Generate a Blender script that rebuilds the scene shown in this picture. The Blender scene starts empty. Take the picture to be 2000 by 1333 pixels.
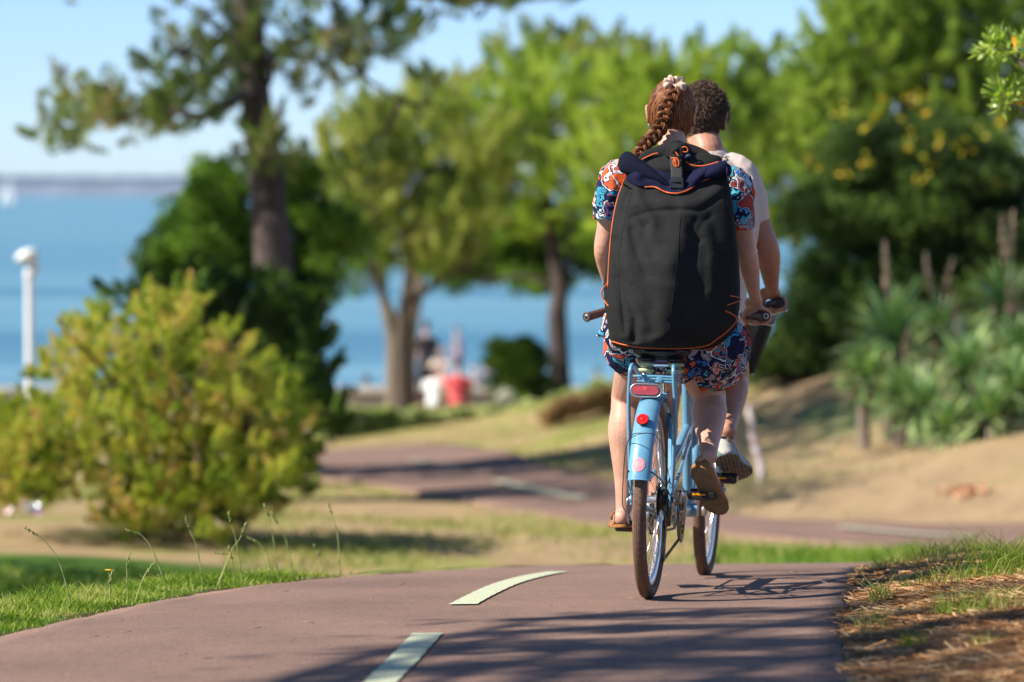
import bpy, math, random
import numpy as np
from mathutils import Vector, Matrix, noise as mnoise
S = bpy.context.scene
COL = S.collection
PI = math.pi
rad = math.radians
# ------------------------------------------------------------------ camera
CAMZ = 1.434
cam = bpy.data.cameras.new('camera')
cam_o = bpy.data.objects.new('camera', cam); COL.objects.link(cam_o)
PITCH = rad(2.226)
cam_o.location = (0, 0, CAMZ)
cam_o.rotation_euler = (rad(90) - PITCH, 0, 0)
cam.sensor_width = 36; cam.lens = 135
cam.clip_start = 0.1; cam.clip_end = 20000
cam.dof.use_dof = True; cam.dof.focus_distance = 13.5; cam.dof.aperture_fstop = 2.25
cam.dof.aperture_blades = 9
S.camera = cam_o
# ------------------------------------------------------------------ sky and sun
SUN_EL = rad(40)
SH = Vector((0.944, 0.33, 0)).normalized()            # direction shadows fall on the ground
sd = Vector((SH.x*math.cos(SUN_EL), SH.y*math.cos(SUN_EL), -math.sin(SUN_EL)))
w = bpy.data.worlds.new('World'); S.world = w; w.use_nodes = True
nt = w.node_tree; nt.nodes.clear()
out = nt.nodes.new('ShaderNodeOutputWorld'); bg = nt.nodes.new('ShaderNodeBackground')
sky = nt.nodes.new('ShaderNodeTexSky'); sky.sky_type = 'NISHITA'; sky.sun_disc = False
sky.sun_elevation = SUN_EL; sky.sun_rotation = math.atan2(-SH.x, -SH.y) % (2*PI)
sky.altitude = 0; sky.air_density = 1.0; sky.dust_density = 0.0; sky.ozone_density = 4.0
tint = nt.nodes.new('ShaderNodeMix'); tint.data_type = 'RGBA'; tint.blend_type = 'MULTIPLY'
tint.inputs[0].default_value = 1.0; tint.inputs[7].default_value = (0.88, 0.93, 1.16, 1)
tcw = nt.nodes.new('ShaderNodeTexCoord'); sxw = nt.nodes.new('ShaderNodeSeparateXYZ'); rw_ = nt.nodes.new('ShaderNodeValToRGB')
nt.links.new(tcw.outputs['Generated'], sxw.inputs[0]); nt.links.new(sxw.outputs['Z'], rw_.inputs[0])
cr_ = rw_.color_ramp; cr_.elements.new(.5); cr_.elements.new(.6)
for e_, (p_, c_) in zip(cr_.elements, ((0, (.90, 1.17, 1.80)), (.05, (.86, 1.09, 1.66)), (.25, (.88, .92, 1.06)), (1, (.88, .90, 1.0)))): e_.position = p_; e_.color = c_+(1,)
nt.links.new(rw_.outputs[0], tint.inputs[7]); nt.links.new(sky.outputs[0], tint.inputs[6]); nt.links.new(tint.outputs[2], bg.inputs[0])
bg.inputs[1].default_value = 0.066
nt.links.new(bg.outputs[0], out.inputs[0])
sl = bpy.data.lights.new('sun', 'SUN'); sl.energy = 5.0; sl.angle = rad(0.55); sl.color = (1.0, 0.94, 0.84)
so = bpy.data.objects.new('sun', sl); COL.objects.link(so)
so.rotation_euler = sd.to_track_quat('-Z', 'Y').to_euler(); so.location = (-20, -8, 20)
S.view_settings.view_transform = 'Standard'; S.view_settings.look = 'None'
S.view_settings.exposure = 0.84; S.view_settings.gamma = 1
S.render.engine = 'CYCLES'
S.cycles.use_denoising = True
S.cycles.max_bounces = 6; S.cycles.transparent_max_bounces = 6
S.cycles.caustics_reflective = False; S.cycles.caustics_refractive = False
S.cycles.sample_clamp_indirect = 6
# ------------------------------------------------------------------ helpers
def at(px, py, D):
    """point on the ray of a pixel (2000 px wide photo) at distance D along the ground"""
    v = Vector((px - 1000, 7500, 666.5 - py))
    c, s = math.cos(PITCH), math.sin(PITCH)
    d = Vector((v.x, v.y*c + v.z*s, -v.y*s + v.z*c))
    return Vector((0, 0, CAMZ)) + d * (D / d.y)
def proj(p):
    x, y, z = p[0], p[1], p[2] - CAMZ
    c, s = math.cos(PITCH), math.sin(PITCH)
    return 1000 + 7500*x/(y*c - z*s), 666.5 - 7500*(y*s + z*c)/(y*c - z*s)
def tag(o, label=None, cat=None, group=None, kind=None):
    if label: o['label'] = label
    if cat: o['category'] = cat
    if group: o['group'] = group
    if kind: o['kind'] = kind
    return o
def empty(name, loc=(0, 0, 0), **k):
    o = bpy.data.objects.new(name, None); COL.objects.link(o); o.location = loc
    o.empty_display_size = 0.1
    return tag(o, **k)
def link(name, me, mat=None, parent=None):
    o = bpy.data.objects.new(name, me); COL.objects.link(o)
    if mat: me.materials.append(mat)
    if parent: o.parent = parent
    return o
def catmull(P, n):
    P = [np.array(p, float) for p in P]
    if len(P) < 3: 
        return [P[0] + (P[-1]-P[0])*i/n for i in range(n+1)]
    Q = [2*P[0]-P[1]] + P + [2*P[-1]-P[-2]]
    out = []
    m = len(P)-1
    for i in range(m):
        a, b, c, d = Q[i:i+4]
        for k in range(n):
            t = k/n
            out.append(0.5*((2*b) + (c-a)*t + (2*a-5*b+4*c-d)*t*t + (3*b-a-3*c+d)*t**3))
    out.append(P[-1]); return out
class MB:
    def __init__(s): s.v = []; s.f = []
    def add(s, V, F):
        n = len(s.v); s.v.extend([tuple(float(q) for q in p) for p in V]); s.f.extend([tuple(i+n for i in f) for f in F]); return s
    def box(s, c, size, R=None, bev=0.0):
        hx, hy, hz = [q/2 for q in size]
        if bev > 0:
            V = []; F = []
            b = bev
            for sx in (-1, 1):
                for sy in (-1, 1):
                    for sz in (-1, 1):
                        V += [(sx*(hx-b), sy*(hy-b), sz*hz), (sx*(hx-b), sy*hy, sz*(hz-b)), (sx*hx, sy*(hy-b), sz*(hz-b))]
            import itertools
            def idx(sx, sy, sz, k): return ((sx > 0)*4 + (sy > 0)*2 + (sz > 0))*3 + k
            for sz in (-1, 1): F.append(tuple(idx(a, b2, sz, 0) for a, b2 in ((-1, -1), (1, -1), (1, 1), (-1, 1))))
            for sy in (-1, 1): F.append(tuple(idx(a, sy, b2, 1) for a, b2 in ((-1, -1), (1, -1), (1, 1), (-1, 1))))
            for sx in (-1, 1): F.append(tuple(idx(sx, a, b2, 2) for a, b2 in ((-1, -1), (1, -1), (1, 1), (-1, 1))))
            for sx in (-1, 1):
                for sy in (-1, 1):
                    F.append((idx(sx, sy, -1, 1), idx(sx, sy, -1, 2), idx(sx, sy, 1, 2), idx(sx, sy, 1, 1)))
                    F.append((idx(sx, -1, sy, 0), idx(sx, -1, sy, 2), idx(sx, 1, sy, 2), idx(sx, 1, sy, 0)))
                    F.append((idx(-1, sx, sy, 0), idx(-1, sx, sy, 1), idx(1, sx, sy, 1), idx(1, sx, sy, 0)))
                    for sz in (-1, 1): F.append((idx(sx, sy, sz, 0), idx(sx, sy, sz, 1), idx(sx, sy, sz, 2)))
        else:
            V = [(x, y, z) for x in (-hx, hx) for y in (-hy, hy) for z in (-hz, hz)]
            F = [(0, 1, 3, 2), (4, 6, 7, 5), (0, 4, 5, 1), (2, 3, 7, 6), (0, 2, 6, 4), (1, 5, 7, 3)]
        out = []
        for p in V:
            q = Vector(p)
            if R is not None: q = R @ q
            out.append((q.x+c[0], q.y+c[1], q.z+c[2]))
        return s.add(out, F)
    def loft(s, pts, radii, seg=12, up=(0, 0, 1), n=0, cap='round', closed=False):
        """tube through pts; radii floats or (a,b): a along side, b along 'up'"""
        R = [(r, r) if not isinstance(r, (tuple, list)) else tuple(r) for r in radii]
        if n:
            PR = catmull([list(p)+list(r) for p, r in zip(pts, R)], n)
            pts = [p[:3] for p in PR]; R = [(max(p[3], 1e-4), max(p[4], 1e-4)) for p in PR]
        pts = [np.array(p, float) for p in pts]
        m = len(pts)
        T = []
        for i in range(m):
            if closed: t = pts[(i+1) % m]-pts[i-1]
            else: t = pts[min(i+1, m-1)]-pts[max(i-1, 0)]
            l = np.linalg.norm(t); T.append(t/l if l > 1e-9 else (T[-1] if T else np.array([0, 0, 1.])))
        up = np.array(up, float)
        rings = []
        side = np.cross(T[0], up)
        if np.linalg.norm(side) < 1e-3: side = np.cross(T[0], np.array([1., 0.1, 0]))
        side /= np.linalg.norm(side)
        fr = []
        for i in range(m):
            side = side - T[i]*np.dot(side, T[i]); side /= max(np.linalg.norm(side), 1e-9)
            fr.append((side.copy(), np.cross(side, T[i])))
        def ring(c, a, b, fs): 
            return [c + fs[0]*a*math.cos(2*PI*k/seg) + fs[1]*b*math.sin(2*PI*k/seg) for k in range(seg)]
        V = []
        if cap == 'round' and not closed:
            for q in (0.05, 0.35, 0.7):
                h = math.sqrt(1-(1-q)**2) if q < 1 else 1
                rr = min(R[0]); V += ring(pts[0]-T[0]*rr*(1-q)*0.9, R[0][0]*h, R[0][1]*h, fr[0])
        for i in range(m): V += ring(pts[i], R[i][0], R[i][1], fr[i])
        if cap == 'round' and not closed:
            for q in (0.7, 0.35, 0.05):
                h = math.sqrt(1-(1-q)**2)
                rr = min(R[-1]); V += ring(pts[-1]+T[-1]*rr*(1-q)*0.9, R[-1][0]*h, R[-1][1]*h, fr[-1])
        nr = len(V)//seg
        F = []
        for i in range(nr-1 if not closed else nr):
            j = (i+1) % nr
            for k in range(seg):
                l = (k+1) % seg
                F.append((i*seg+k, i*seg+l, j*seg+l, j*seg+k))
        if not closed and cap:
            F.append(tuple(reversed(range(seg)))); F.append(tuple((nr-1)*seg+k for k in range(seg)))
        return s.add(V, F)
    def tube(s, pts, r, seg=8, n=0, cap='flat'):
        return s.loft(pts, [r]*len(pts), seg=seg, n=n, cap=cap)
    def torus(s, c, R, r, axis=(1, 0, 0), seg=48, rs=10, sc=(1, 1)):
        ax = Vector(axis).normalized(); q = ax.to_track_quat('Z', 'Y').to_matrix()
        pts = [Vector(c) + q @ Vector((R*math.cos(2*PI*i/seg), R*math.sin(2*PI*i/seg), 0)) for i in range(seg)]
        V = []; F = []
        for i in range(seg):
            a = 2*PI*i/seg; rd = q @ Vector((math.cos(a), math.sin(a), 0))
            for k in range(rs):
                b = 2*PI*k/rs
                V.append(Vector(c) + rd*(R + r*sc[0]*math.cos(b)) + ax*(r*sc[1]*math.sin(b)))
        for i in range(seg):
            for k in range(rs):
                j = (i+1) % seg; l = (k+1) % rs
                F.append((i*rs+k, j*rs+k, j*rs+l, i*rs+l))
        return s.add(V, F)
    def lathe(s, c, prof, axis=(0, 0, 1), seg=24, closed=False):
        ax = Vector(axis).normalized(); q = ax.to_track_quat('Z', 'Y').to_matrix()
        V = []; F = []
        for (r, h) in prof:
            for k in range(seg):
                a = 2*PI*k/seg
                V.append(Vector(c) + q @ Vector((r*math.cos(a), r*math.sin(a), h)))
        m = len(prof)
        for i in range(m if closed else m-1):
            j = (i+1) % m
            for k in range(seg):
                l = (k+1) % seg
                F.append((i*seg+k, i*seg+l, j*seg+l, j*seg+k))
        if not closed:
            F.append(tuple(reversed(range(seg)))); F.append(tuple((m-1)*seg+k for k in range(seg)))
        return s.add(V, F)
    def ball(s, c, r, seg=12, rings=8, R=None):
        if not isinstance(r, (tuple, list)): r = (r, r, r)
        V = []; F = []
        for i in range(rings+1):
            th = PI*i/rings
            for k in range(seg):
                a = 2*PI*k/seg
                p = Vector((r[0]*math.sin(th)*math.cos(a), r[1]*math.sin(th)*math.sin(a), r[2]*math.cos(th)))
                if R is not None: p = R @ p
                V.append(Vector(c)+p)
        for i in range(rings):
            for k in range(seg):
                l = (k+1) % seg
                F.append((i*seg+k, (i+1)*seg+k, (i+1)*seg+l, i*seg+l))
        return s.add(V, F)
    def build(s, name, mat, parent=None, smooth=True, angle=None):
        me = bpy.data.meshes.new(name)
        me.from_pydata(s.v, [], s.f); me.validate(verbose=False)
        if smooth:
            me.polygons.foreach_set('use_smooth', [True]*len(me.polygons))
            if angle is not None:
                try: me.set_sharp_from_angle(angle=rad(angle))
                except Exception: pass
        me.update()
        return link(name, me, mat, parent)
def fix_normals(o):
    import bmesh
    bm = bmesh.new(); bm.from_mesh(o.data)
    bmesh.ops.recalc_face_normals(bm, faces=bm.faces); bm.to_mesh(o.data); bm.free()
def np_mesh(name, V, F, mat, parent=None, smooth=False):
    V = np.asarray(V, np.float32); F = np.asarray(F, np.int32)
    me = bpy.data.meshes.new(name)
    me.vertices.add(len(V)); me.vertices.foreach_set('co', V.ravel())
    k = F.shape[1]
    me.loops.add(F.size); me.loops.foreach_set('vertex_index', F.ravel())
    me.polygons.add(len(F)); me.polygons.foreach_set('loop_start', np.arange(0, F.size, k, dtype=np.int32))
    try: me.polygons.foreach_set('loop_total', np.full(len(F), k, np.int32))
    except Exception: pass
    me.polygons.foreach_set('use_smooth', np.full(len(F), smooth))
    me.update(calc_edges=True)
    return link(name, me, mat, parent)
# ------------------------------------------------------------------ materials
class NT:
    def __init__(s, name, rough=0.6, spec=0.5, metal=0.0):
        s.m = bpy.data.materials.new(name); s.m.use_nodes = True; s.t = s.m.node_tree
        s.b = s.t.nodes['Principled BSDF']; s.out = s.t.nodes['Material Output']
        s.b.inputs['Roughness'].default_value = rough; s.b.inputs['Metallic'].default_value = metal
        s.b.inputs['Specular IOR Level'].default_value = spec
    def n(s, typ, **k):
        nd = s.t.nodes.new(typ)
        for a, b in k.items(): setattr(nd, a, b)
        return nd
    def l(s, a, b): s.t.links.new(a, b)
    def coord(s, which='Object', scale=None):
        tc = s.n('ShaderNodeTexCoord')
        if scale is None: return tc.outputs[which]
        mp = s.n('ShaderNodeMapping'); mp.inputs['Scale'].default_value = scale
        s.l(tc.outputs[which], mp.inputs[0]); return mp.outputs[0]
    def noise(s, scale=5, detail=4, rough=0.6, vec=None, dist=0):
        nd = s.n('ShaderNodeTexNoise'); nd.inputs['Scale'].default_value = scale
        nd.inputs['Detail'].default_value = detail; nd.inputs['Roughness'].default_value = rough
        nd.inputs['Distortion'].default_value = dist
        if vec is None: vec = s.coord()
        s.l(vec, nd.inputs['Vector']); return nd
    def ramp(s, fac, stops, interp='LINEAR'):
        r = s.n('ShaderNodeValToRGB'); cr = r.color_ramp; cr.interpolation = interp
        while len(cr.elements) < len(stops): cr.elements.new(0.5)
        for e, (p, c) in zip(cr.elements, stops):
            e.position = p; e.color = tuple(c)+(1,) if len(c) == 3 else c
        s.l(fac, r.inputs[0]); return r.outputs[0]
    def mix(s, fac, a, b, blend='MIX'):
        nd = s.n('ShaderNodeMix'); nd.data_type = 'RGBA'; nd.blend_type = blend
        for i, q in ((0, fac), (6, a), (7, b)):
            if hasattr(q, 'is_linked') or hasattr(q, 'links'): s.l(q, nd.inputs[i])
            else: nd.inputs[i].default_value = q if i == 0 else (tuple(q)+(1,) if len(q) == 3 else q)
        return nd.outputs[2]
    def math(s, op, a, b=None, c=None):
        nd = s.n('ShaderNodeMath', operation=op)
        for i, q in enumerate((a, b, c)):
            if q is None: continue
            if hasattr(q, 'links'): s.l(q, nd.inputs[i])
            else: nd.inputs[i].default_value = q
        return nd.outputs[0]
    def col(s, c):
        if hasattr(c, 'links'): s.l(c, s.b.inputs['Base Color'])
        else: s.b.inputs['Base Color'].default_value = tuple(c)+(1,)
        return s
    def bump(s, h, strength=0.3, dist=0.01):
        nd = s.n('ShaderNodeBump'); nd.inputs['Strength'].default_value = strength; nd.inputs['Distance'].default_value = dist
        s.l(h, nd.inputs['Height']); s.l(nd.outputs[0], s.b.inputs['Normal']); return s
def simple(name, c, rough=0.6, metal=0, spec=0.5, var=0.12, scale=30, bump=0.0, coat=0):
    t = NT(name, rough, spec, metal)
    nz = t.noise(scale, 3)
    a = tuple(q*(1-var) for q in c); b = tuple(min(1, q*(1+var)) for q in c)
    t.col(t.ramp(nz.outputs[0], [(0.3, a), (0.7, b)]))
    if bump: t.bump(nz.outputs[0], bump, 0.004)
    if coat: t.b.inputs['Coat Weight'].default_value = coat; t.b.inputs['Coat Roughness'].default_value = 0.08
    return t.m
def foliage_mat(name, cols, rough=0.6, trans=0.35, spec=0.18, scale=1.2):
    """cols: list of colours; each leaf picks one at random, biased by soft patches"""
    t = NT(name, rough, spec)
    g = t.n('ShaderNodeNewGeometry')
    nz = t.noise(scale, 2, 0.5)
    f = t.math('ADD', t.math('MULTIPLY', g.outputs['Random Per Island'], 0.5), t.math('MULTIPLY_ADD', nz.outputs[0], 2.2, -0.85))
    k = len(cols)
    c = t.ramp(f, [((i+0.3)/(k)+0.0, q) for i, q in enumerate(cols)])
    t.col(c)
    tr = t.n('ShaderNodeBsdfTranslucent'); mx = t.n('ShaderNodeMixShader'); mx.inputs[0].default_value = trans
    c2 = t.mix(1.0, c, (1.4, 1.5, 0.6), 'MULTIPLY')
    t.l(c2, tr.inputs[0])
    t.l(t.b.outputs[0], mx.inputs[1]); t.l(tr.outputs[0], mx.inputs[2]); t.l(mx.outputs[0], t.out.inputs[0])
    return t.m
def bark_mat(name, a, b, sc=(6, 6, 1.2)):
    t = NT(name, 0.9, 0.2)
    nz = t.noise(3.0, 6, 0.7, t.coord('Object', sc), 0.6)
    t.col(t.ramp(nz.outputs[0], [(0.35, a), (0.65, b)])); t.bump(nz.outputs[0], 0.8, 0.03)
    return t.m
# ------------------------------------------------------------------ terrain
def h_near(D):
    D = np.asarray(D, float)
    Dc = np.clip(D, 9.5, 18.0)
    z = CAMZ - (0.0976*Dc + 0.00574*(18-Dc)**2)
    return z - 0.105*np.clip(D-18, 0, None)
CTRL = [  # pixel x, pixel y, distance: where the photo shows ground
 (2000, 1030, 32.6), (1700, 1025, 33.2), (1430, 1010, 34.5), (1200, 945, 40), (1060, 915, 44), (950, 882, 49), (850, 872, 51), (740, 875, 51), (640, 890, 50), (500, 895, 50),
 (2000, 1085, 30), (1750, 1075, 30.3), (1430, 1045, 31.8), (1200, 1030, 33.5), (1000, 1000, 36), (860, 975, 38.5), (760, 955, 41), (650, 940, 43), (500, 930, 44),
 (900, 1100, 28), (1200, 1095, 28), (1500, 1095, 28), (650, 1060, 30), (620, 990, 37), (1100, 835, 55), (1190, 765, 60), (1050, 800, 62), (750, 850, 57), (880, 812, 67), (850, 795, 77), (1000, 790, 77),
 (1500, 745, 50), (1500, 940, 37), (1600, 850, 42), (1800, 880, 37), (2000, 845, 36), (1700, 735, 46), (1900, 700, 44), (2100, 700, 42), (2000, 990, 33.3), (1800, 1000, 33.7),
 (0, 1170, 19.5), (300, 1160, 19.5), (0, 1090, 25), (300, 1090, 27), (100, 1030, 31), (0, 1000, 34), (0, 880, 52), (300, 900, 46), (0, 800, 70), (300, 800, 74), (1500, 740, 62), (1900, 700, 60)]
CP = [tuple(at(*c)) for c in CTRL]
for D in (18.5,):
    for x in (-0.5, 0.7, 2.2, 4): CP.append((x, D, float(h_near(D))))
for x in (-0.5, 1, 3): CP += [(x, 21.0, -0.78), (x, 24.0, -1.1)]
CP += [(6, 22, -.6), (9, 26, -1.0), (12, 33, -1.2), (10, 40, -.6), (14, 45, 0.1), (14, 60, 0), (-8, 22, -.9), (-10, 35, -1.7), (-12, 60, -2.5), (-25, 40, -2.4), (30, 40, 0), (30, 75, -.5), (-30, 78, -3), (5, 78, -2.7), (10, 78, -2.0)]
CP = np.array(CP)
def _U(r2): return 0.5*r2*np.log(r2+1e-9)
_n = len(CP); _X = CP[:, :2]/10
_K = _U(((_X[:, None]-_X[None])**2).sum(-1)) + 0.003*np.eye(_n)
_Pm = np.c_[np.ones(_n), _X]
_A = np.zeros((_n+3, _n+3)); _A[:_n, :_n] = _K; _A[:_n, _n:] = _Pm; _A[_n:, :_n] = _Pm.T
_w = np.linalg.solve(_A, np.r_[CP[:, 2], np.zeros(3)])
def tps(x, y):
    x = np.asarray(x, float).ravel()/10; y = np.asarray(y, float).ravel()/10
    r2 = (x[:, None]-_X[None, :, 0])**2 + (y[:, None]-_X[None, :, 1])**2
    return _U(r2) @ _w[:_n] + _w[_n] + _w[_n+1]*x + _w[_n+2]*y
def sstep(a, b, x):
    t = np.clip((np.asarray(x, float)-a)/(b-a), 0, 1); return t*t*(3-2*t)
EL = np.array([(2, -2.75), (4, -2.6), (9, -2.1), (11.2, -1.83), (12.3, -1.63), (13.3, -1.42), (14.6, -1.12), (16, -.66), (17.2, -.1), (18.6, .7), (20.5, 2.2), (22.8, 4.6)])
ER = np.array([(2, .4), (4, .5), (9, .84), (11.2, .97), (12.3, 1.06), (13.3, 1.17), (14.6, 1.30), (16, 1.47), (16.8, 1.9), (17.6, 2.7), (18.6, 4), (20.3, 6.2)])
def xl(D): return np.interp(D, EL[:, 0], EL[:, 1])
def xr(D): return np.interp(D, ER[:, 0], ER[:, 1])
def ground_z(x, y, road=False):
    x = np.asarray(x, float); y = np.asarray(y, float); shp = x.shape
    x = x.ravel(); y = y.ravel()
    zn = h_near(y) + 0.018*np.clip(x-0.48, -3, 3)*(1-sstep(16, 20, y))
    dl = np.clip(xl(y)-x, 0, 50); dr = np.clip(x-xr(y), 0, 50)
    zn = zn - np.minimum(0.36*np.clip(dl-0.22, 0, None)**2, 0.9) + 0.05*sstep(0, 0.5, dr)
    zt = tps(x, y)
    wgt = 1-sstep(16.8, 20.5, y)
    wl = sstep(1.6, 3.0, dl)*sstep(14, 17, y)        # far left falls to the valley sooner
    z = zn*wgt + zt*(1-wgt)
    z = z*(1-wl) + np.minimum(zt, z)*wl
    shore = 79 + 1.5*np.sin(x*0.05)
    z = np.where(y > shore, -2.9-1.6*sstep(0, 2.5, y-shore), z)
    if not road:
        und = 0.004*np.sin(x*9+y*3)+0.004*np.sin(y*13-x*5)
        ins = sstep(0.0, 0.08, x-xl(y))*sstep(0.0, 0.08, xr(y)-x)*(y < 19)
        z = z + np.where(y < 19, und, 0.02*np.sin(x*2.1+1)*np.sin(y*1.3)) - 0.035*ins
    return z.reshape(shp)
def gz(x, y): return float(ground_z(np.array([x]), np.array([y]), True)[0])
def G(px, py, d0=9.0, d1=90.0):
    """first ground point seen at a pixel"""
    Ds = np.arange(d0, d1, 0.05)
    a = at(px, py, 1.0)-Vector((0, 0, CAMZ))
    X = a.x*Ds; Z = CAMZ + a.z*Ds
    zg = ground_z(X, Ds, True)
    k = np.argmax(Z < zg)
    D = Ds[k] if (Z < zg).any() else d1
    return Vector((a.x*D, D, gz(a.x*D, D)))
rs = np.random.RandomState(7)
random.seed(5)
# ================================================================== SETTING
xs = np.unique(np.concatenate([np.arange(-40, -4, 1.0), np.arange(-4, -2.4, .15), np.arange(-2.4, 2.6, .05), np.arange(2.6, 8, .2), np.arange(8, 45, 1.0)]).round(4))
ys = np.unique(np.concatenate([np.arange(-6, 8.5, .5), np.arange(8.5, 20, .06), np.arange(20, 60, .35), np.arange(60, 84, .5)]).round(4))
XX, YY = np.meshgrid(xs, ys)
ZZ = ground_z(XX, YY)
def fbm(x, y, sc, seed=0, oc=4):
    r = np.random.RandomState(seed); v = 0; a = 1; t = 0
    for o in range(oc):
        for k in range(5):
            th = r.rand()*2*PI; ph = r.rand()*2*PI; f = sc*(2**o)*(0.7+0.6*r.rand())
            v = v + a*np.sin((x*math.cos(th)+y*math.sin(th))*f + ph + 1.3*np.sin((x*math.sin(th)-y*math.cos(th))*f*.6+ph))/5
        t += a; a *= 0.6
    return v/t*1.6
DRY = np.array((.46, .32, .17)); SAND = np.array((.44, .305, .175)); GRN = np.array((.10, .21, .025)); LIT = np.array((.20, .115, .055)); LGR = np.array((.30, .32, .07))
DKG = np.array((.05, .11, .02))
n1 = fbm(XX, YY, 1.3, 1); n2 = fbm(XX, YY, 6.0, 2); n3 = fbm(XX, YY, 0.5, 3)
def blend(c, t, m): return c*(1-m[..., None]) + t*m[..., None]
C = np.zeros(XX.shape+(3,)) + DRY
PXX = 1000 + 7500*XX/np.maximum(YY, 1)
C = blend(C, LGR, sstep(-.05, .35, n1+0.3*n2)*0.75)
C = blend(C, SAND, sstep(1150, 1500, PXX)*(YY > 25)*0.85*sstep(-.5, .1, n2*.3-n1*.2+.2))
C = blend(C, LGR*.8, sstep(0.1, .4, n3+.3*n1)*(YY > 35)*(PXX < 1800)*0.8*sstep(1600, 1400, PXX)*1.0)
# lush strips in the hollow
C = blend(C, GRN*1.3, sstep(1330, 1430, PXX+60*n1)*sstep(31.0, 29.3, YY)*(YY > 20)*1.0)
C = blend(C, GRN*.8, sstep(27.0, 25.0, YY+.8*n1)*sstep(620, 420, PXX+60*n1)*(YY > 12)*1.0)
C = blend(C, DKG*2.2+.03, sstep(.0, .5, n1-.3*n3+.4*n2)*sstep(1380, 1480, PXX)*sstep(36, 39, YY)*sstep(1900, 1700, PXX)*.75)
C = blend(C, DRY*.62, sstep(-.1, .5, n2*.5+n3)*(YY > 34)*sstep(1350, 1450, PXX)*.6)
dl = xl(YY)-XX; dr = XX-xr(YY)
C = blend(C, GRN, (dl > 0)*(YY < 20)*sstep(0.05, .35, dl+.1*n2)*1.0)
C = blend(C, LIT, (dr > 0)*(YY < 18)*1.0)
C = blend(C, GRN*.8, (dr > 0)*(YY < 20)*sstep(.15, .6, n1+.4*n2)*0.5*sstep(13, 15, YY))
C = blend(C, LIT*.5, ((dr > -.1) & (dr < .07) | (dl > -.1) & (dl < .05))*(YY < 20)*0.7)
C *= (1+0.22*n2+0.15*fbm(XX, YY, 14, 5))[..., None]
C = np.clip(C, 0.01, 0.9)
nx, ny = len(xs), len(ys)
I = np.arange(nx*ny).reshape(ny, nx)
F = np.stack([I[:-1, :-1], I[:-1, 1:], I[1:, 1:], I[1:, :-1]], -1).reshape(-1, 4)
t = NT('ground_soil', 0.95, 0.15)
at_ = t.n('ShaderNodeAttribute'); at_.attribute_name = 'soil'
nz = t.noise(45, 6, 0.75)
t.col(t.mix(1.0, at_.outputs['Color'], t.ramp(nz.outputs[0], [(.3, (.6, .6, .6)), (.7, (1.35, 1.35, 1.35))]), 'MULTIPLY'))
t.bump(nz.outputs[0], 0.9, 0.03)
ground = np_mesh('ground', np.stack([XX, YY, ZZ], -1).reshape(-1, 3), F, t.m, smooth=True)
ca = ground.data.color_attributes.new('soil', 'FLOAT_COLOR', 'POINT')
ca.data.foreach_set('color', np.c_[C.reshape(-1, 3), np.ones(nx*ny)].astype(np.float32).ravel())
tag(ground, 'dry grassy ground with green patches falling from the path to the sea', 'ground', kind='structure')
# ---------------- cycle path (one ribbon, hairpin included)
Le = [(2, -2.75)] + [tuple(q) for q in EL[1:]] + [(24.8, 6.6), (27, 7.8), (29.2, 7.0)]
Re = [(2, .4)] + [tuple(q) for q in ER[1:]] + [(22.5, 9.3), (27.5, 11.2), (31.5, 9.4)]
lo = [(2000, 1085, 30), (1750, 1075, 30.3), (1430, 1045, 31.8), (1200, 1030, 33.5), (1000, 1000, 36), (860, 972, 38.8), (760, 955, 41), (650, 940, 43), (500, 930, 44.5), (300, 925, 46)]
up = [(2000, 1030, 32.6), (1700, 1025, 33.2), (1430, 1010, 34.5), (1200, 945, 40), (1060, 910, 44), (950, 882, 49), (850, 872, 51), (740, 875, 51), (560, 895, 50.5), (380, 897, 51)]
Lp = [(a[1], a[0]) for a in Le] + [tuple(at(*q)[:2]) for q in lo]
Rp = [(a[1], a[0]) for a in Re] + [tuple(at(*q)[:2]) for q in up]
Lc = np.array(catmull([(p[0], p[1], 0) for p in Lp], 24)); Rc = np.array(catmull([(p[0], p[1], 0) for p in Rp], 24))
NW = 28
V = []; 
fz = lambda y: 0.030*sstep(18.5, 22, y)
for a, b in zip(Lc, Rc):
    for k in range(NW+1):
        q = a*(1-k/NW)+b*k/NW
        V.append(q)
V = np.array(V); V[:, 2] = ground_z(V[:, 0], V[:, 1], True) + fz(V[:, 1])
jit = 0.016*fbm(V[:, 0], V[:, 1], 9, 11)+.012*fbm(V[:, 0], V[:, 1], 38, 12)
n = len(Lc)
e = (np.arange(len(V)) % (NW+1)); V[e == 0, 0] += jit[e == 0]; V[e == NW, 0] += jit[e == NW]
I = np.arange(n*(NW+1)).reshape(n, NW+1)
F = np.stack([I[:-1, :-1], I[:-1, 1:], I[1:, 1:], I[1:, :-1]], -1).reshape(-1, 4)
# skirts give the asphalt its thickness
sk = []; Vs = V.copy(); base = len(V)
Lk = V[I[:, 0]] - (0, 0, .06); Rk = V[I[:, -1]] - (0, 0, .06)
V = np.r_[V, Lk, Rk]
il = base+np.arange(n); ir = base+n+np.arange(n)
F = np.r_[F, np.stack([I[:-1, 0], I[1:, 0], il[1:], il[:-1]], -1), np.stack([I[1:, -1], I[:-1, -1], ir[:-1], ir[1:]], -1)]
t = NT('red_asphalt', 0.86, 0.3)
g1 = t.noise(230, 4, 0.8); g2 = t.noise(1.3, 4, 0.6); g3 = t.noise(26, 4, .7)
c = t.ramp(g1.outputs[0], [(.36, (.080, .048, .035)), (.5, (.230, .138, .100)), (.64, (.43, .29, .23))])
c = t.mix(1.0, c, t.ramp(g2.outputs[0], [(.3, (.78, .78, .80)), (.7, (1.14, 1.12, 1.10))]), 'MULTIPLY')
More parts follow.
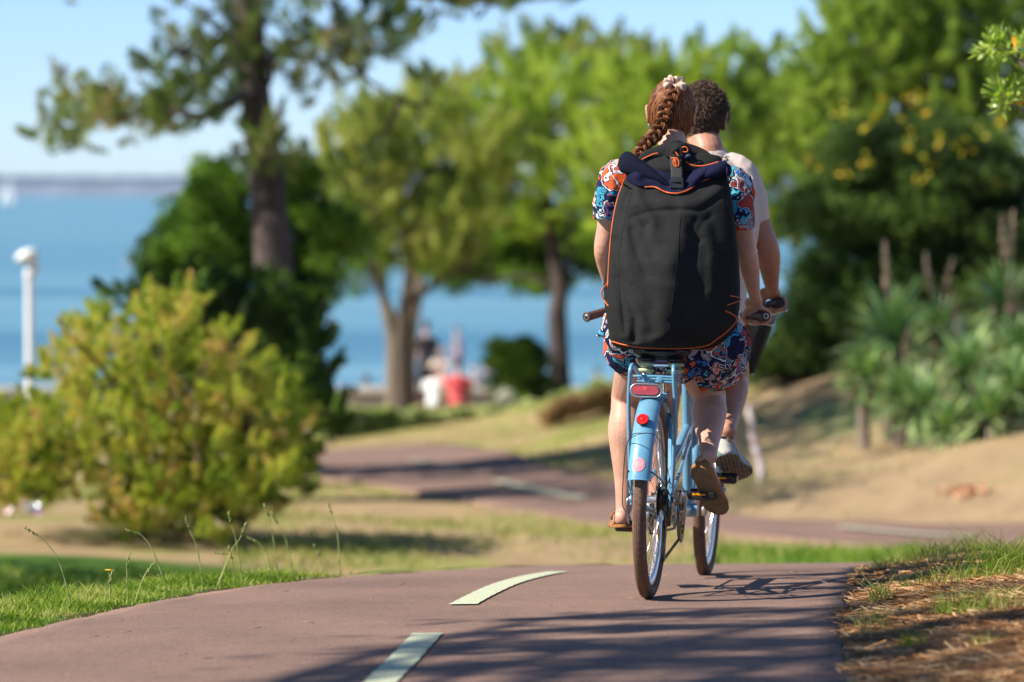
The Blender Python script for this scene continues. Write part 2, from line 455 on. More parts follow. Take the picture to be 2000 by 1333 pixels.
c = t.mix(1.0, c, t.ramp(g3.outputs[0], [(.28, (.82, .82, .84)), (.6, (1.05, 1.05, 1.05))]), 'MULTIPLY')
vo = t.n('ShaderNodeTexVoronoi'); vo.inputs['Scale'].default_value = 60; t.l(t.coord(), vo.inputs['Vector'])
g = t.math('MULTIPLY', t.math('LESS_THAN', vo.outputs['Distance'], 0.1), t.math('GREATER_THAN', t.noise(9, 2).outputs[0], .53))
c = t.mix(t.math('MULTIPLY', g, .6), c, (.5, .46, .42))
t.col(c); t.bump(g1.outputs[0], 0.55, 0.004)
path = np_mesh('cycle_path', V, F, t.m, smooth=True)
fix_normals(path)
tag(path, 'reddish asphalt cycle path cresting in front and winding away behind', 'path', kind='structure')
# ---------------- painted dashes
t = NT('path_paint', 0.75, 0.3)
pz = t.noise(60, 5, .7); pn = t.noise(380, 2, .6)
c = t.mix(t.ramp(pz.outputs[0], [(.55, (0, 0, 0)), (.66, (.75, .75, .75))]), t.ramp(pn.outputs[0], [(.3, (.42, .45, .30)), (.7, (.60, .63, .44))]), (.2, .13, .11))
t.col(c); t.bump(pn.outputs[0], .4, .003)
PAINT = t.m
def dash(name, pxs, width, label, up_=.005, n=14, d0=9.0):
    P = catmull([tuple(G(a, b, d0)) for a, b in pxs], n)
    V = []; F = []
    for i, p in enumerate(P):
        q = P[min(i+1, len(P)-1)]-P[max(i-1, 0)]; d = np.array((q[1], -q[0], 0)); d /= np.linalg.norm(d)
        for k in range(5):
            v = p + d*width*(k/4-.5)*(1+.04*math.sin(i*1.7)); v[2] = gz(v[0], v[1]) + up_ + float(fz(v[1])); V.append(v)
    for i in range(len(P)-1):
        for k in range(4): F.append((i*5+k, i*5+k+1, i*5+k+6, i*5+k+5))
    o = np_mesh(name, V, F, PAINT, smooth=True)
    tag(o, label, 'road marking', 'dashes along the middle of the path', 'structure')
dash('path_marking', [(690, 1400), (745, 1333), (790, 1288), (836, 1241)], .095, 'cream painted dash at the near end, its tip worn and cracked')
dash('path_marking', [(904, 1183), (945, 1162), (990, 1142), (1040, 1128), (1090, 1118.5)], .098, 'cream painted dash curving right towards the crest of the path')
dash('path_marking', [(975, 948), (1030, 962), (1085, 974), (1140, 982)], .16, 'pale blurred dash on the far bend of the path', .02, d0=24)
dash('path_marking', [(800, 905), (850, 914), (900, 925)], .09, 'dash lying in tree shade on the far bend', .02, d0=24)
dash('path_marking', [(1640, 1040), (1740, 1049), (1840, 1056), (1900, 1059)], .12, 'faint dash on the stretch of path beyond the hollow', .02, d0=24)
# ---------------- sea
t = NT('sea_water', 0.45, 0.35)
wv = t.noise(1.0, 5, .65, t.coord('Object', (0.5, 2.2, 1)))
big = t.noise(.03, 5, .65, t.coord('Object', (.12, 1.3, 1)))
t.col(t.ramp(big.outputs[0], [(.40, (.075, .20, .30)), (.5, (.115, .26, .36)), (.60, (.17, .33, .42))]))
t.b.inputs['IOR'].default_value = 1.33
t.bump(wv.outputs[0], 1.0, .28)
m = MB(); m.add([(-4000, 80.5, -4.2), (4000, 80.5, -4.2), (4000, 5400, -4.2), (-4000, 5400, -4.2)], [(0, 1, 2, 3)])
tag(m.build('sea', t.m, smooth=False), 'calm blue bay between the shore trees and the far coast', 'sea', kind='structure')
# far shore: hill with trees, beach strip
def strip(name, D, x0, x1, step, hfun, base, mat, depth, label, cat, kind):
    X = np.arange(x0, x1, step); H = hfun(X)
    V = []; F = []
    for x, h in zip(X, H): V += [(x, D, base), (x, D+depth*.15, base+h*.75), (x, D+depth*.5, base+h), (x, D+depth, base)]
    for i in range(len(X)-1):
        for k in range(3): F.append((i*4+k, i*4+k+1, i*4+k+5, i*4+k+4))
    o = np_mesh(name, V, F, mat); fix_normals(o); return tag(o, label, cat, kind=kind)
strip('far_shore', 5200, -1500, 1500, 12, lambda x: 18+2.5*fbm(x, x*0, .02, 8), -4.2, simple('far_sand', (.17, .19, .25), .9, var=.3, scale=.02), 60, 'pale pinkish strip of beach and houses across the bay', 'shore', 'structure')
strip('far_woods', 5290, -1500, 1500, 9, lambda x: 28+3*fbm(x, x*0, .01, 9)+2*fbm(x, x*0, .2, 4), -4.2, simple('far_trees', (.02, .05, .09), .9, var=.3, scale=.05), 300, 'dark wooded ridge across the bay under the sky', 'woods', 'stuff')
# sea wall along the shore
m = MB(); m.box((0, 78.6, -3.3), (46, .55, 1.25), bev=.02); m.box((0, 78.55, -2.62), (46.3, .75, .12), bev=.02)
sw = m.build('sea_wall', simple('wall_concrete', (.42, .38, .34), .85, var=.2, scale=3, bump=.4), smooth=False)
sw.location.z = .0
tag(sw, 'low pale concrete wall along the waterfront', 'sea wall')
# ================================================================== VEGETATION
def unit(v): return v/np.maximum(np.linalg.norm(v, axis=1, keepdims=True), 1e-9)
def leaf_mesh(name, Cn, L, W, mat, parent=None, axis=None, amix=1.0, rng=None, fold=False):
    rng = rng or rs; n = len(Cn)
    a = unit(rng.randn(n, 3)*(amix) + (0 if axis is None else axis))
    r = unit(rng.randn(n, 3)); b = unit(np.cross(a, r))
    l = (L*(.6+.8*rng.rand(n)))[:, None]; w_ = (W*(.6+.8*rng.rand(n)))[:, None]
    V = np.stack([Cn-a*l/2, Cn+b*w_/2, Cn+a*l/2, Cn-b*w_/2], 1).reshape(-1, 3)
    F = np.arange(4*n).reshape(n, 4)
    return np_mesh(name, V, F, mat, parent)
DENS = 1.5
def crown_points(ells, D, dep, per, rc, rng, hollow=.35, plume=0.0, cen=None):
    """ells: (px,py,rx,ry,nclumps) outlines; returns leaf centres and clump centres"""
    P = []; CC = []
    for el_ in ells:
        px, py, rx, ry, nc = el_[:5]; dp = el_[5] if len(el_) > 5 else dep
        nc = int(nc*DENS)
        for i in range(nc):
            while True:
                u = rng.uniform(-1, 1, 3)
                r = np.linalg.norm(u)
                if hollow < r < 1: break
            d = D + u[1]*dp
            c = np.array(at(px+u[0]*rx, py+u[2]*ry, d))
            k = max(4, int(per*(el_[6] if len(el_) > 6 else 1)*(.6+.8*rng.rand())))
            rr = rc*(.6+.8*rng.rand())
            q = rng.randn(k, 3); q = unit(q)*(rng.rand(k, 1)**.45)*rr; q[:, 2] *= .75
            if plume:   # feathery spray leaving the clump
                dv = np.array((u[0]*.9+rng.randn()*.35, u[1]*.8+rng.randn()*.35, -u[2]*.5+.75+rng.randn()*.3)); dv /= np.linalg.norm(dv)
                tt = rng.rand(k, 1)**.8; q = q*(.55-.40*tt) + dv*tt*plume*(.6+.8*rng.rand())
            P.append(c+q); CC.append(c)
    return np.concatenate(P), np.array(CC)
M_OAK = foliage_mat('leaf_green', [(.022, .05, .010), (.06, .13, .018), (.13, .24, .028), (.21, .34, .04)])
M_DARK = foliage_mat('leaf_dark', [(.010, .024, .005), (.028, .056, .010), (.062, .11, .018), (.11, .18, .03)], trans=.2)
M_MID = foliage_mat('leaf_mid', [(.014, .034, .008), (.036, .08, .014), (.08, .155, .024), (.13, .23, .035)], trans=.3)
M_BRIGHT = foliage_mat('leaf_bright', [(.10, .17, .025), (.24, .34, .04), (.38, .48, .06), (.50, .56, .14)], trans=.45)
M_OLIVE = foliage_mat('leaf_olive', [(.08, .13, .03), (.19, .25, .045), (.34, .38, .08), (.48, .47, .17)], trans=.42)
M_TAM = foliage_mat('leaf_tamarisk', [(.10, .16, .02), (.24, .32, .035), (.40, .44, .06), (.52, .48, .10), (.56, .36, .17)], scale=2.0, trans=.45)
M_PINE = foliage_mat('needle_green', [(.05, .09, .03), (.11, .18, .05), (.19, .28, .07), (.28, .33, .10), (.32, .24, .12)])
M_FIR = foliage_mat('needle_bright', [(.06, .11, .02), (.15, .24, .03), (.27, .38, .05), (.38, .47, .09)])
M_BARK = bark_mat('pine_bark', (.03, .022, .02), (.14, .105, .095))
M_BARK2 = bark_mat('pale_bark', (.12, .09, .07), (.34, .28, .22))
M_BARK3 = bark_mat('dark_bark', (.05, .04, .03), (.13, .10, .075))
def limb(m, pts, r0, r1, D, n=6, seg=9, dd=None):
    P = [at(p[0], p[1], D + (p[2] if len(p) > 2 else 0)) for p in pts]
    k = len(P); m.loft(P, [r0+(r1-r0)*i/(k-1) for i in range(k)], seg=seg, n=n, cap='round')
def tree(name, label, cat, D, trunk, limbs, ells, dep, per, rc, L, W, leafm, barkm, group='trees between the path and the bay', seed=1, hollow=.35, axis=None, amix=1.0, twigs=True, crown_name='crown', plume=0.0):
    rng = np.random.RandomState(seed)
    b = at(trunk[0][0], trunk[0][1], D)
    base = Vector((b.x, D, gz(b.x, D)))
    root = empty(name, base, label=label, cat=cat, group=group)
    P, CC = crown_points(ells, D, dep, per*1.55, rc, rng, hollow, plume)
    m = MB()
    pts = [at(p[0], p[1], D) for p in trunk[1:]]
    rr = [p[2] for p in trunk[1:]]
    m.loft([base-Vector((0, 0, .15))] + [p for p in pts], [trunk[0][2]] + rr, seg=12, n=8, cap='round')
    for lb in limbs: limb(m, lb[0], lb[1], lb[2], D)
    if twigs:
        # thin boughs from trunk/limb points out to the clumps
        src = np.array([tuple(p) for p in pts[len(pts)//2:]] + [tuple(at(q[0], q[1], D+(q[2] if len(q) > 2 else 0))) for lb in limbs for q in lb[0][1:]])
        for c in CC[rng.permutation(len(CC))[:int(min(len(CC), 46))]]:
            s_ = src[np.argmin(((src-c)**2).sum(1))]
            mid = (s_+c)/2 + rng.randn(3)*.12 - np.array((0, 0, .05))
            m.loft([s_, mid, c], [.03, .02, .008], seg=5, n=3, cap='flat')
    tr = m.build('trunk', barkm)
    tr.parent = root; tr.matrix_parent_inverse = Matrix.Translation(-base)
    cr = leaf_mesh(crown_name, P, L*.85, W*.72, leafm, None, axis=axis, amix=amix, rng=rng)
    cr.parent = root; cr.matrix_parent_inverse = Matrix.Translation(-base)
    return root
# --- tall pine on the left
pb = [(120, 180, 20, 25, 4), (95, 265, 34, 28, 7), (140, 278, 22, 16, 4), (190, 195, 35, 35, 9), (180, 235, 50, 40, 12), (235, 215, 45, 40, 12), (270, 245, 45, 34, 11), (320, 205, 45, 45, 11), (340, 245, 40, 26, 9), (350, 185, 35, 40, 9),
 (300, 130, 26, 30, 5), (370, 95, 38, 40, 9), (400, 135, 38, 36, 9), (445, 150, 36, 50, 9), (415, 185, 36, 36, 8), (420, 235, 26, 26, 5), (470, 50, 34, 40, 8), (492, 30, 30, 40, 9), (480, 100, 26, 45, 8),
 (520, 262, 38, 50, 12), (510, 310, 34, 40, 9), (560, 140, 34, 30, 6), (600, 105, 40, 40, 9), (640, 95, 34, 40, 8), (685, 100, 40, 40, 9), (725, 115, 38, 40, 8), (762, 60, 34, 44, 8), (785, 90, 26, 40, 6), (700, 55, 30, 28, 5), (620, 20, 30, 30, 5), (735, 25, 34, 26, 6), (595, 190, 26, 30, 5), (660, 165, 34, 22, 5), (560, 35, 24, 40, 4), (340, 20, 24, 18, 2),
 (870, 4, 50, 18, 9), (940, 2, 44, 20, 8), (985, 14, 34, 16, 5), (820, 70, 30, 26, 3), (830, 175, 30, 30, 3), (1060, 2, 60, 14, 4), (700, 330, 40, 30, 3), (560, 330, 36, 34, 5)]
# crown above the frame, for a real tree and its shade
pb += [(480, -150, 330, 80, 50, 3.5), (300, -270, 380, 90, 60, 4.5, 2.5), (640, -330, 380, 110, 70, 4.5), (450, -480, 300, 110, 60, 4.0, 2), (120, -420, 300, 100, 80, 5.0, 4), (200, -560, 300, 100, 60, 5.0, 4)]
tree('pine_tree', 'tall pine with a dark leaning trunk and airy needles against the sky', 'pine tree', 42,
     [(545, 880, .26), (536, 560, .215), (528, 430, .20), (515, 300, .185), (497, 180, .17), (488, 60, .165), (484, -60, .15), (480, -260, .12), (500, -480, .04)],
     [([(505, 215), (470, 190, -.3), (400, 225, -.6), (310, 215, -.6), (220, 235, -.4), (110, 225, 0)], .065, .012),
      ([(492, 120), (440, 70, .3), (395, 30, .5), (350, 0, .5)], .04, .012),
      ([(470, 190, -.2), (430, 150, -.4), (370, 110, -.5)], .03, .01),
      ([(500, 150), (560, 90, -.3), (640, 62, -.5), (662, 45, -.6), (640, 0, -.6)], .06, .02),
      ([(640, 62, -.5), (700, 140, -.4), (780, 200, -.3)], .035, .012), ([(650, 60, -.5), (720, 50, -.4), (800, 60, -.3)], .03, .01),
      ([(486, -20), (640, -30), (820, -10), (960, 4), (1100, -5)], .07, .015),
      ([(484, -150), (350, -180), (250, -250)], .06, .02), ([(484, -200), (640, -300), (760, -360)], .06, .02),
      ([(508, 60, -.25), (522, 120, -.3), (530, 150, -.3), (512, 190, -.3), (503, 240, -.26), (500, 300, -.25)], .028, .03)],
     pb, 1.3, 50, .18, .13, .022, M_PINE, M_BARK, seed=3, hollow=.2, plume=.30)
# --- dark leafy oaks and shrub round the pine
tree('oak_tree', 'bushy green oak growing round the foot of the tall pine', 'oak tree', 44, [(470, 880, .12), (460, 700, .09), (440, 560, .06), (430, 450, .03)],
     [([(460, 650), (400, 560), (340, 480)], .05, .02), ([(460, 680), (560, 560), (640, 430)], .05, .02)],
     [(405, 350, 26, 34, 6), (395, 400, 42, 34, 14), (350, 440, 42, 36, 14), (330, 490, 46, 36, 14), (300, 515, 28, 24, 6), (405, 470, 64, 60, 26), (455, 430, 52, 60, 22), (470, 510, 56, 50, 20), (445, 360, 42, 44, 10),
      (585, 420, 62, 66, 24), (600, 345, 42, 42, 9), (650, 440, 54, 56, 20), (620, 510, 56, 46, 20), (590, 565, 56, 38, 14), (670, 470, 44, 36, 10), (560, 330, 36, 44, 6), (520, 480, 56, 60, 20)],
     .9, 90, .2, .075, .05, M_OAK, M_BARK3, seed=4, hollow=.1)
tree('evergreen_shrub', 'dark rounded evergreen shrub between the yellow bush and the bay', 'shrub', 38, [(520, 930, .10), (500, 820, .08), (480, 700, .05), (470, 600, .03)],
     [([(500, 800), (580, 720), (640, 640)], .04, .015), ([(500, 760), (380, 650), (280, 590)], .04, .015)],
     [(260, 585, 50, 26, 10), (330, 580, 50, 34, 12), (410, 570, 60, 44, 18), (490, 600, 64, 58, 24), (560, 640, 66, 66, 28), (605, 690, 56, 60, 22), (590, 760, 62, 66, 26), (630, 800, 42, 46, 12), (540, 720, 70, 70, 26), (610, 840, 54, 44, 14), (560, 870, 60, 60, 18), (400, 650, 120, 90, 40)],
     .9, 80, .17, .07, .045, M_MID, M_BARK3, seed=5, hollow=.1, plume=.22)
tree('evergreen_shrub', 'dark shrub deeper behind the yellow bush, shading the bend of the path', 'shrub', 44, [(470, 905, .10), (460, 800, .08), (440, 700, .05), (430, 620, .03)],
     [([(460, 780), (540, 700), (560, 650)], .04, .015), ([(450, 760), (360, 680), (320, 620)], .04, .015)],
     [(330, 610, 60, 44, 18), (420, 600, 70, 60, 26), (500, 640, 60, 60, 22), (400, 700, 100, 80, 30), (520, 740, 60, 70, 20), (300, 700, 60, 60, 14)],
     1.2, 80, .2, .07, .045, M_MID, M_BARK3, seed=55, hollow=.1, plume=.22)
# --- yellow tamarisk bush
tb_ = [(200, 625, 42, 36, 10), (245, 600, 38, 36, 9), (330, 605, 46, 46, 12), (352, 575, 30, 34, 6), (300, 590, 34, 30, 6), (165, 650, 40, 40, 9), (125, 705, 46, 46, 11), (85, 722, 42, 34, 9), (230, 695, 66, 60, 20), (320, 680, 62, 60, 20), (400, 700, 62, 60, 20), (450, 665, 44, 42, 9), (480, 740, 60, 56, 18), (540, 765, 48, 50, 13), (565, 800, 40, 46, 10), (550, 870, 50, 60, 14), (500, 850, 72, 70, 26), (400, 820, 80, 80, 34), (300, 800, 80, 80, 34), (200, 800, 80, 80, 30), (110, 810, 72, 64, 22), (40, 835, 56, 56, 14), (5, 800, 34, 34, 5), (0, 905, 60, 56, 14), (85, 905, 76, 50, 18), (175, 915, 70, 60, 18), (270, 925, 80, 70, 26), (380, 930, 80, 74, 28), (480, 930, 64, 60, 18), (560, 930, 50, 46, 10), (20, 960, 30, 36, 5), (300, 1000, 50, 42, 9), (400, 985, 50, 40, 9), (500, 975, 50, 36, 7), (275, 1045, 26, 34, 4), (240, 1000, 40, 30, 5), (-60, 860, 70, 80, 20), (20, 880, 70, 90, 24), (330, 990, 90, 40, 14), (450, 960, 90, 50, 16), (550, 930, 44, 50, 8), (230, 1010, 50, 40, 8), (400, 1040, 60, 26, 5), (60, 960, 60, 40, 8)]
tb = [(a_-4, b_+22 if b_ < 900 else b_+8, c_*1.06, d_*1.06, e_*1.7) for a_, b_, c_, d_, e_ in tb_ if (a_, b_) not in ((85, 722), (245, 600))]
tree('tamarisk_bush', 'wide feathery bush turning yellow and orange, in front of the dark shrub', 'bush', 29.5, [(392, 1092, .065), (388, 1030, .055), (372, 960, .045), (350, 860, .03), (330, 740, .02)],
     [([(390, 1040), (430, 960), (480, 850)], .035, .012), ([(372, 980), (300, 880), (220, 760)], .03, .012), ([(272, 1085), (278, 1030), (260, 950), (200, 860)], .035, .012), ([(275, 1040), (320, 960), (330, 860)], .025, .01)],
     tb, 1.5, 66, .13, .07, .015, M_TAM, M_BARK3, group='bushes left of the path', seed=6, hollow=.12, axis=np.array((0, 0, .5)), twigs=True, plume=.16)
# --- middle trees in front of the bay
tree('tamarisk_tree', 'forked grey tree with feathery green crown, behind the two seated people', 'tree', 62,
     [(790, 805, .15), (788, 760, .135), (786, 690, .125), (790, 620, .12), (800, 540, .09), (812, 440, .06), (830, 330, .035)],
     [([(782, 640), (756, 590), (736, 530), (722, 440)], .06, .03), ([(800, 590), (850, 555), (905, 530), (960, 540)], .07, .03), ([(740, 560), (700, 480)], .05, .03), ([(798, 560), (795, 500), (790, 440)], .06, .04)],
     [(740, 280, 100, 80, 34), (700, 350, 80, 70, 26), (800, 340, 110, 100, 44), (850, 440, 90, 70, 30), (760, 430, 70, 70, 22), (920, 400, 90, 80, 30), (820, 230, 90, 60, 24), (680, 260, 50, 40, 10), (880, 500, 60, 40, 12), (960, 300, 70, 70, 20), (660, 420, 60, 60, 16), (640, 320, 34, 60, 10), (900, 300, 100, 90, 26), (820, 520, 60, 30, 8)],
     1.8, 80, .26, .15, .036, M_OLIVE, M_BARK3, seed=8, hollow=.2, plume=.45)
tree('pale_tree', 'slim pale trunk standing against the forked grey tree', 'tree', 63.5,
     [(768, 800, .12), (766, 740, .11), (765, 660, .10), (752, 600, .08), (738, 520, .07), (722, 430, .05)], [([(740, 530), (770, 450), (790, 380)], .05, .02)],
     [(700, 420, 70, 60, 18), (760, 480, 50, 50, 10), (670, 360, 46, 46, 10), (690, 540, 60, 34, 8)], 1.2, 80, .3, .12, .04, M_OAK, M_BARK2, seed=9)
tree('tamarisk_tree', 'bright green tree on a dark knotted trunk, above the clipped round bush', 'tree', 66,
     [(1097, 760, .20), (1092, 690, .17), (1088, 620, .16), (1094, 560, .14), (1082, 480, .12), (1072, 400, .08), (1060, 250, .04)],
     [([(1090, 600), (1112, 530), (1112, 440), (1120, 360)], .07, .03), ([(1084, 560), (1020, 540), (950, 550)], .06, .02), ([(1080, 440), (1000, 340)], .06, .02)],
     [(1060, 250, 130, 110, 60), (1000, 360, 90, 80, 34), (1120, 350, 100, 90, 44), (1070, 170, 110, 70, 34), (960, 250, 60, 70, 18), (1040, 430, 60, 34, 12), (1180, 250, 70, 90, 24), (1170, 400, 60, 60, 14), (900, 330, 46, 60, 8)],
     2.0, 84, .27, .15, .038, M_BRIGHT, M_BARK, seed=10, hollow=.2, plume=.5)
tree('oak_tree', 'low dark leafy boughs hanging over the bay beside the bright tree', 'oak tree', 70,
     [(1102, 800, .10), (1100, 700, .09), (1096, 600, .08), (1060, 520, .06), (1010, 450, .03)], [([(1060, 520), (1000, 520), (930, 500)], .04, .02), ([(1096, 560), (1150, 520), (1180, 480)], .04, .02)],
     [(950, 470, 90, 40, 18), (1010, 520, 70, 34, 12), (900, 530, 60, 28, 7), (1130, 470, 60, 40, 12), (1160, 520, 40, 24, 6), (1010, 450, 110, 50, 30), (1060, 540, 60, 20, 8), (860, 500, 60, 34, 14), (1200, 470, 60, 50, 14), (1260, 520, 60, 60, 12)], 1.4, 110, .34, .13, .08, M_OAK, M_BARK3, seed=11, hollow=.1)
tree('olive_tree', 'tall olive green tree rising behind the bright tree', 'tree', 76,
     [(800, 800, .16), (802, 640, .15), (860, 400, .12), (960, 220, .05)], [([(940, 300), (1080, 220), (1180, 150)], .07, .02), ([(860, 400), (850, 300), (840, 230)], .08, .02)],
     [(1010, 110, 46, 30, 9), (1060, 95, 50, 34, 12), (1130, 95, 60, 40, 16), (1190, 110, 60, 44, 15), (1240, 140, 60, 50, 14), (1000, 160, 60, 50, 14), (870, 190, 70, 44, 14), (820, 220, 60, 40, 12), (900, 240, 90, 60, 20), (1100, 180, 120, 60, 26), (1290, 160, 60, 44, 12), (760, 260, 60, 40, 10), (980, 250, 120, 90, 34), (1200, 220, 110, 90, 34), (1300, 300, 100, 110, 34)],
     2.0, 80, .28, .14, .045, M_OLIVE, M_BARK2, seed=12, hollow=.15, plume=.45)
tree('leafy_tree', 'bright leafy tree just behind the cyclists', 'tree', 58,
     [(1230, 800, .16), (1232, 650, .14), (1240, 480, .11), (1250, 300, .06)], [([(1238, 480), (1300, 350), (1340, 240)], .07, .02), ([(1236, 500), (1190, 400), (1160, 300)], .07, .02)],
     [(1230, 230, 80, 90, 30), (1170, 330, 70, 90, 24), (1290, 260, 90, 110, 38), (1350, 330, 80, 110, 30), (1200, 420, 70, 40, 14), (1330, 180, 70, 50, 18), (1420, 400, 60, 90, 16)],
     1.8, 84, .26, .14, .04, M_BRIGHT, M_BARK2, seed=13, hollow=.15, plume=.45)
tree('conifer', 'mid green conifers with pointed tops behind the head of the front rider', 'conifer', 64,
     [(1395, 780, .2), (1398, 600, .17), (1415, 400, .13), (1440, 150, .04)], [([(1435, 400), (1500, 250), (1500, 140)], .07, .02), ([(1435, 420), (1370, 280), (1365, 140)], .07, .02)],
     [(1368, 118, 22, 34, 5), (1440, 118, 24, 34, 6), (1500, 125, 24, 30, 6), (1400, 170, 60, 46, 16), (1470, 180, 70, 50, 20), (1540, 180, 60, 50, 16), (1450, 270, 110, 80, 44), (1520, 340, 90, 100, 36), (1440, 380, 90, 90, 28), (1540, 440, 60, 60, 12), (1490, 450, 50, 50, 10), (1340, 150, 40, 40, 7), (1560, 300, 90, 110, 30), (1500, 240, 90, 90, 26), (1580, 200, 50, 60, 12)],
     1.9, 96, .28, .16, .03, M_FIR, M_BARK, seed=14, hollow=.15, plume=.45)
tree('pine_tree', 'sunlit bright green pine sloping up to the upper right corner', 'pine tree', 52,
     [(1780, 700, .22), (1790, 500, .19), (1810, 300, .14), (1840, 60, .07)], [([(1800, 380), (1700, 250), (1640, 140)], .08, .02), ([(1810, 300), (1900, 160), (1960, 60)], .08, .02)],
     [(1600, 130, 46, 44, 12), (1650, 80, 50, 50, 14), (1700, 40, 60, 50, 18), (1760, 0, 70, 46, 20), (1660, 190, 90, 80, 34), (1760, 130, 100, 90, 44), (1880, 80, 110, 90, 48), (1980, 100, 80, 120, 36), (1620, 300, 80, 70, 22), (1720, 290, 100, 80, 34), (1850, 240, 110, 80, 38), (1600, 210, 50, 50, 12), (1960, 260, 80, 80, 24), (1880, -60, 160, 70, 40), (1620, 380, 50, 40, 8), (1700, 120, 130, 90, 30), (1930, 180, 120, 100, 34), (1800, 20, 160, 60, 30), (1620, 260, 70, 60, 16)],
     1.6, 104, .24, .16, .03, M_FIR, M_BARK, seed=15, hollow=.15, plume=.42)
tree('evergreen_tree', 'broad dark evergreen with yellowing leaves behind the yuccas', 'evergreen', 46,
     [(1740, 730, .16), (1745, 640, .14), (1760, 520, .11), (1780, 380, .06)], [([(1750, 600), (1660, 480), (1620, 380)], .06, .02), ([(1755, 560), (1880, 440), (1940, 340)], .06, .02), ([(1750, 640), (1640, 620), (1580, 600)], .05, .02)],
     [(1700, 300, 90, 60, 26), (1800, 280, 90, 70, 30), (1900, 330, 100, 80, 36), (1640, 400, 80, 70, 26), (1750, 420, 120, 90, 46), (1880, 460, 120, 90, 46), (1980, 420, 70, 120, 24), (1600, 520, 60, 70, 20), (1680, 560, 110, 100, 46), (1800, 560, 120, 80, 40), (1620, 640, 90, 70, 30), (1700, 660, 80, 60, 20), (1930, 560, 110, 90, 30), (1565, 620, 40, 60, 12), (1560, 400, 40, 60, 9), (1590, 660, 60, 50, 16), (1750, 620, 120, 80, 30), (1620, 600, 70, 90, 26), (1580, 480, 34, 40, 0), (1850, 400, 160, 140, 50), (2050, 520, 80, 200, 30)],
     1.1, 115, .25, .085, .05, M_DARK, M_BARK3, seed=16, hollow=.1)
tree('evergreen_tree', 'dark evergreen beyond the right edge of the view, behind the yuccas', 'evergreen', 47,
     [(2330, 730, .16), (2330, 600, .13), (2320, 450, .09), (2300, 300, .05)], [([(2325, 560), (2200, 430), (2160, 330)], .06, .02), ([(2325, 520), (2440, 400), (2500, 320)], .06, .02)],
     [(2200, 420, 120, 160, 50), (2350, 380, 140, 180, 60), (2500, 440, 120, 160, 40), (2200, 620, 120, 110, 36), (2350, 620, 140, 110, 40), (2520, 620, 120, 110, 30)],
     1.2, 60, .25, .09, .055, M_DARK, M_BARK3, seed=18, hollow=.1)
tree('pine_tree', 'tall bright pine beyond the right edge of the view', 'pine tree', 55,
     [(2250, 640, .22), (2250, 400, .19), (2260, 150, .14), (2270, -100, .07)], [([(2255, 250), (2130, 100), (2080, 0)], .08, .02), ([(2258, 200), (2400, 60), (2460, -40)], .08, .02)],
     [(2150, 60, 110, 110, 40), (2280, 0, 130, 120, 50), (2420, 60, 120, 110, 40), (2250, 180, 160, 90, 40), (2300, -140, 150, 90, 40)],
     1.6, 50, .26, .18, .04, M_FIR, M_BARK, seed=19, hollow=.15, plume=.4)
# yellow leaves inside the dark evergreen
M_YEL = foliage_mat('leaf_yellow', [(.28, .28, .02), (.50, .42, .03), (.58, .36, .03)], trans=.4)
rng = np.random.RandomState(30)
yp = []
for (px, py, r_) in [(1710, 230, 14), (1785, 195, 12), (1815, 210, 16), (1770, 240, 12), (1690, 250, 12), (1785, 282, 16), (1690, 313, 12), (1650, 335, 14), (1840, 270, 16), (1880, 290, 26), (1820, 320, 14), (1590, 320, 14), (1640, 230, 20), (1960, 235, 12), (1720, 200, 18), (1910, 260, 18), (1800, 350, 14), (1940, 355, 12)]:
    for i in range(6): yp.append(tuple(at(px+rng.randn()*r_*.7, py+rng.randn()*r_*.7, 44.7+rng.rand()*.5)))
yb = leaf_mesh('flowering_shrub', np.array(yp), .10, .06, M_YEL, rng=rng)
tag(yb, 'scattered yellow leaves catching the sun on the dark evergreen', 'leaves', kind='stuff')
# low shrubs
def bush(name, label, D, ells, dep, per, rc, L, W, mat, seed, cat='shrub', group=None, base_px=None):
    rng = np.random.RandomState(seed)
    P, CC = crown_points(ells, D, dep, per, rc, rng, .05)
    bx = ells[0][0] if base_px is None else base_px
    b = at(bx, 700, D); base = Vector((b.x, D, gz(b.x, D)))
    P = P[P[:, 2] > ground_z(P[:, 0], P[:, 1], True)]
    root = empty(name, base, label=label, cat=cat, group=group)
    m = MB()
    for c in CC[:14]: m.loft([tuple(base), (np.array(base)+c)/2+rng.randn(3)*.04, c], [.03, .02, .008], seg=5, n=2, cap='flat')
    for o in (m.build('stem', M_BARK3), leaf_mesh('foliage', P, L, W, mat, rng=rng)):
        o.parent = root; o.matrix_parent_inverse = Matrix.Translation(-base)
    return root
bush('clipped_bush', 'round clipped green bush on the shore left of the dark trunk', 64, [(1010, 720, 62, 56, 60), (1000, 690, 50, 30, 24), (1030, 760, 50, 40, 20)], .5, 110, .16, .07, .05, M_OAK, 21)
bush('shrub', 'shrub by the near side of the slope under the dark evergreen', 48.5, [(1545, 700, 56, 44, 44), (1490, 715, 40, 34, 24), (1600, 700, 60, 44, 40), (1660, 700, 60, 44, 30)], .6, 90, .14, .06, .03, M_DARK, 22)
bush('white_flowers', 'small pale flowering plant at the end of the hedge', 62, [(985, 775, 16, 18, 8), (995, 800, 14, 16, 6)], .2, 60, .08, .05, .04, foliage_mat('petals', [(.6, .55, .5), (.75, .7, .66), (.3, .35, .2)], trans=.1), 23, 'plant')
hp = []
rng = np.random.RandomState(25)
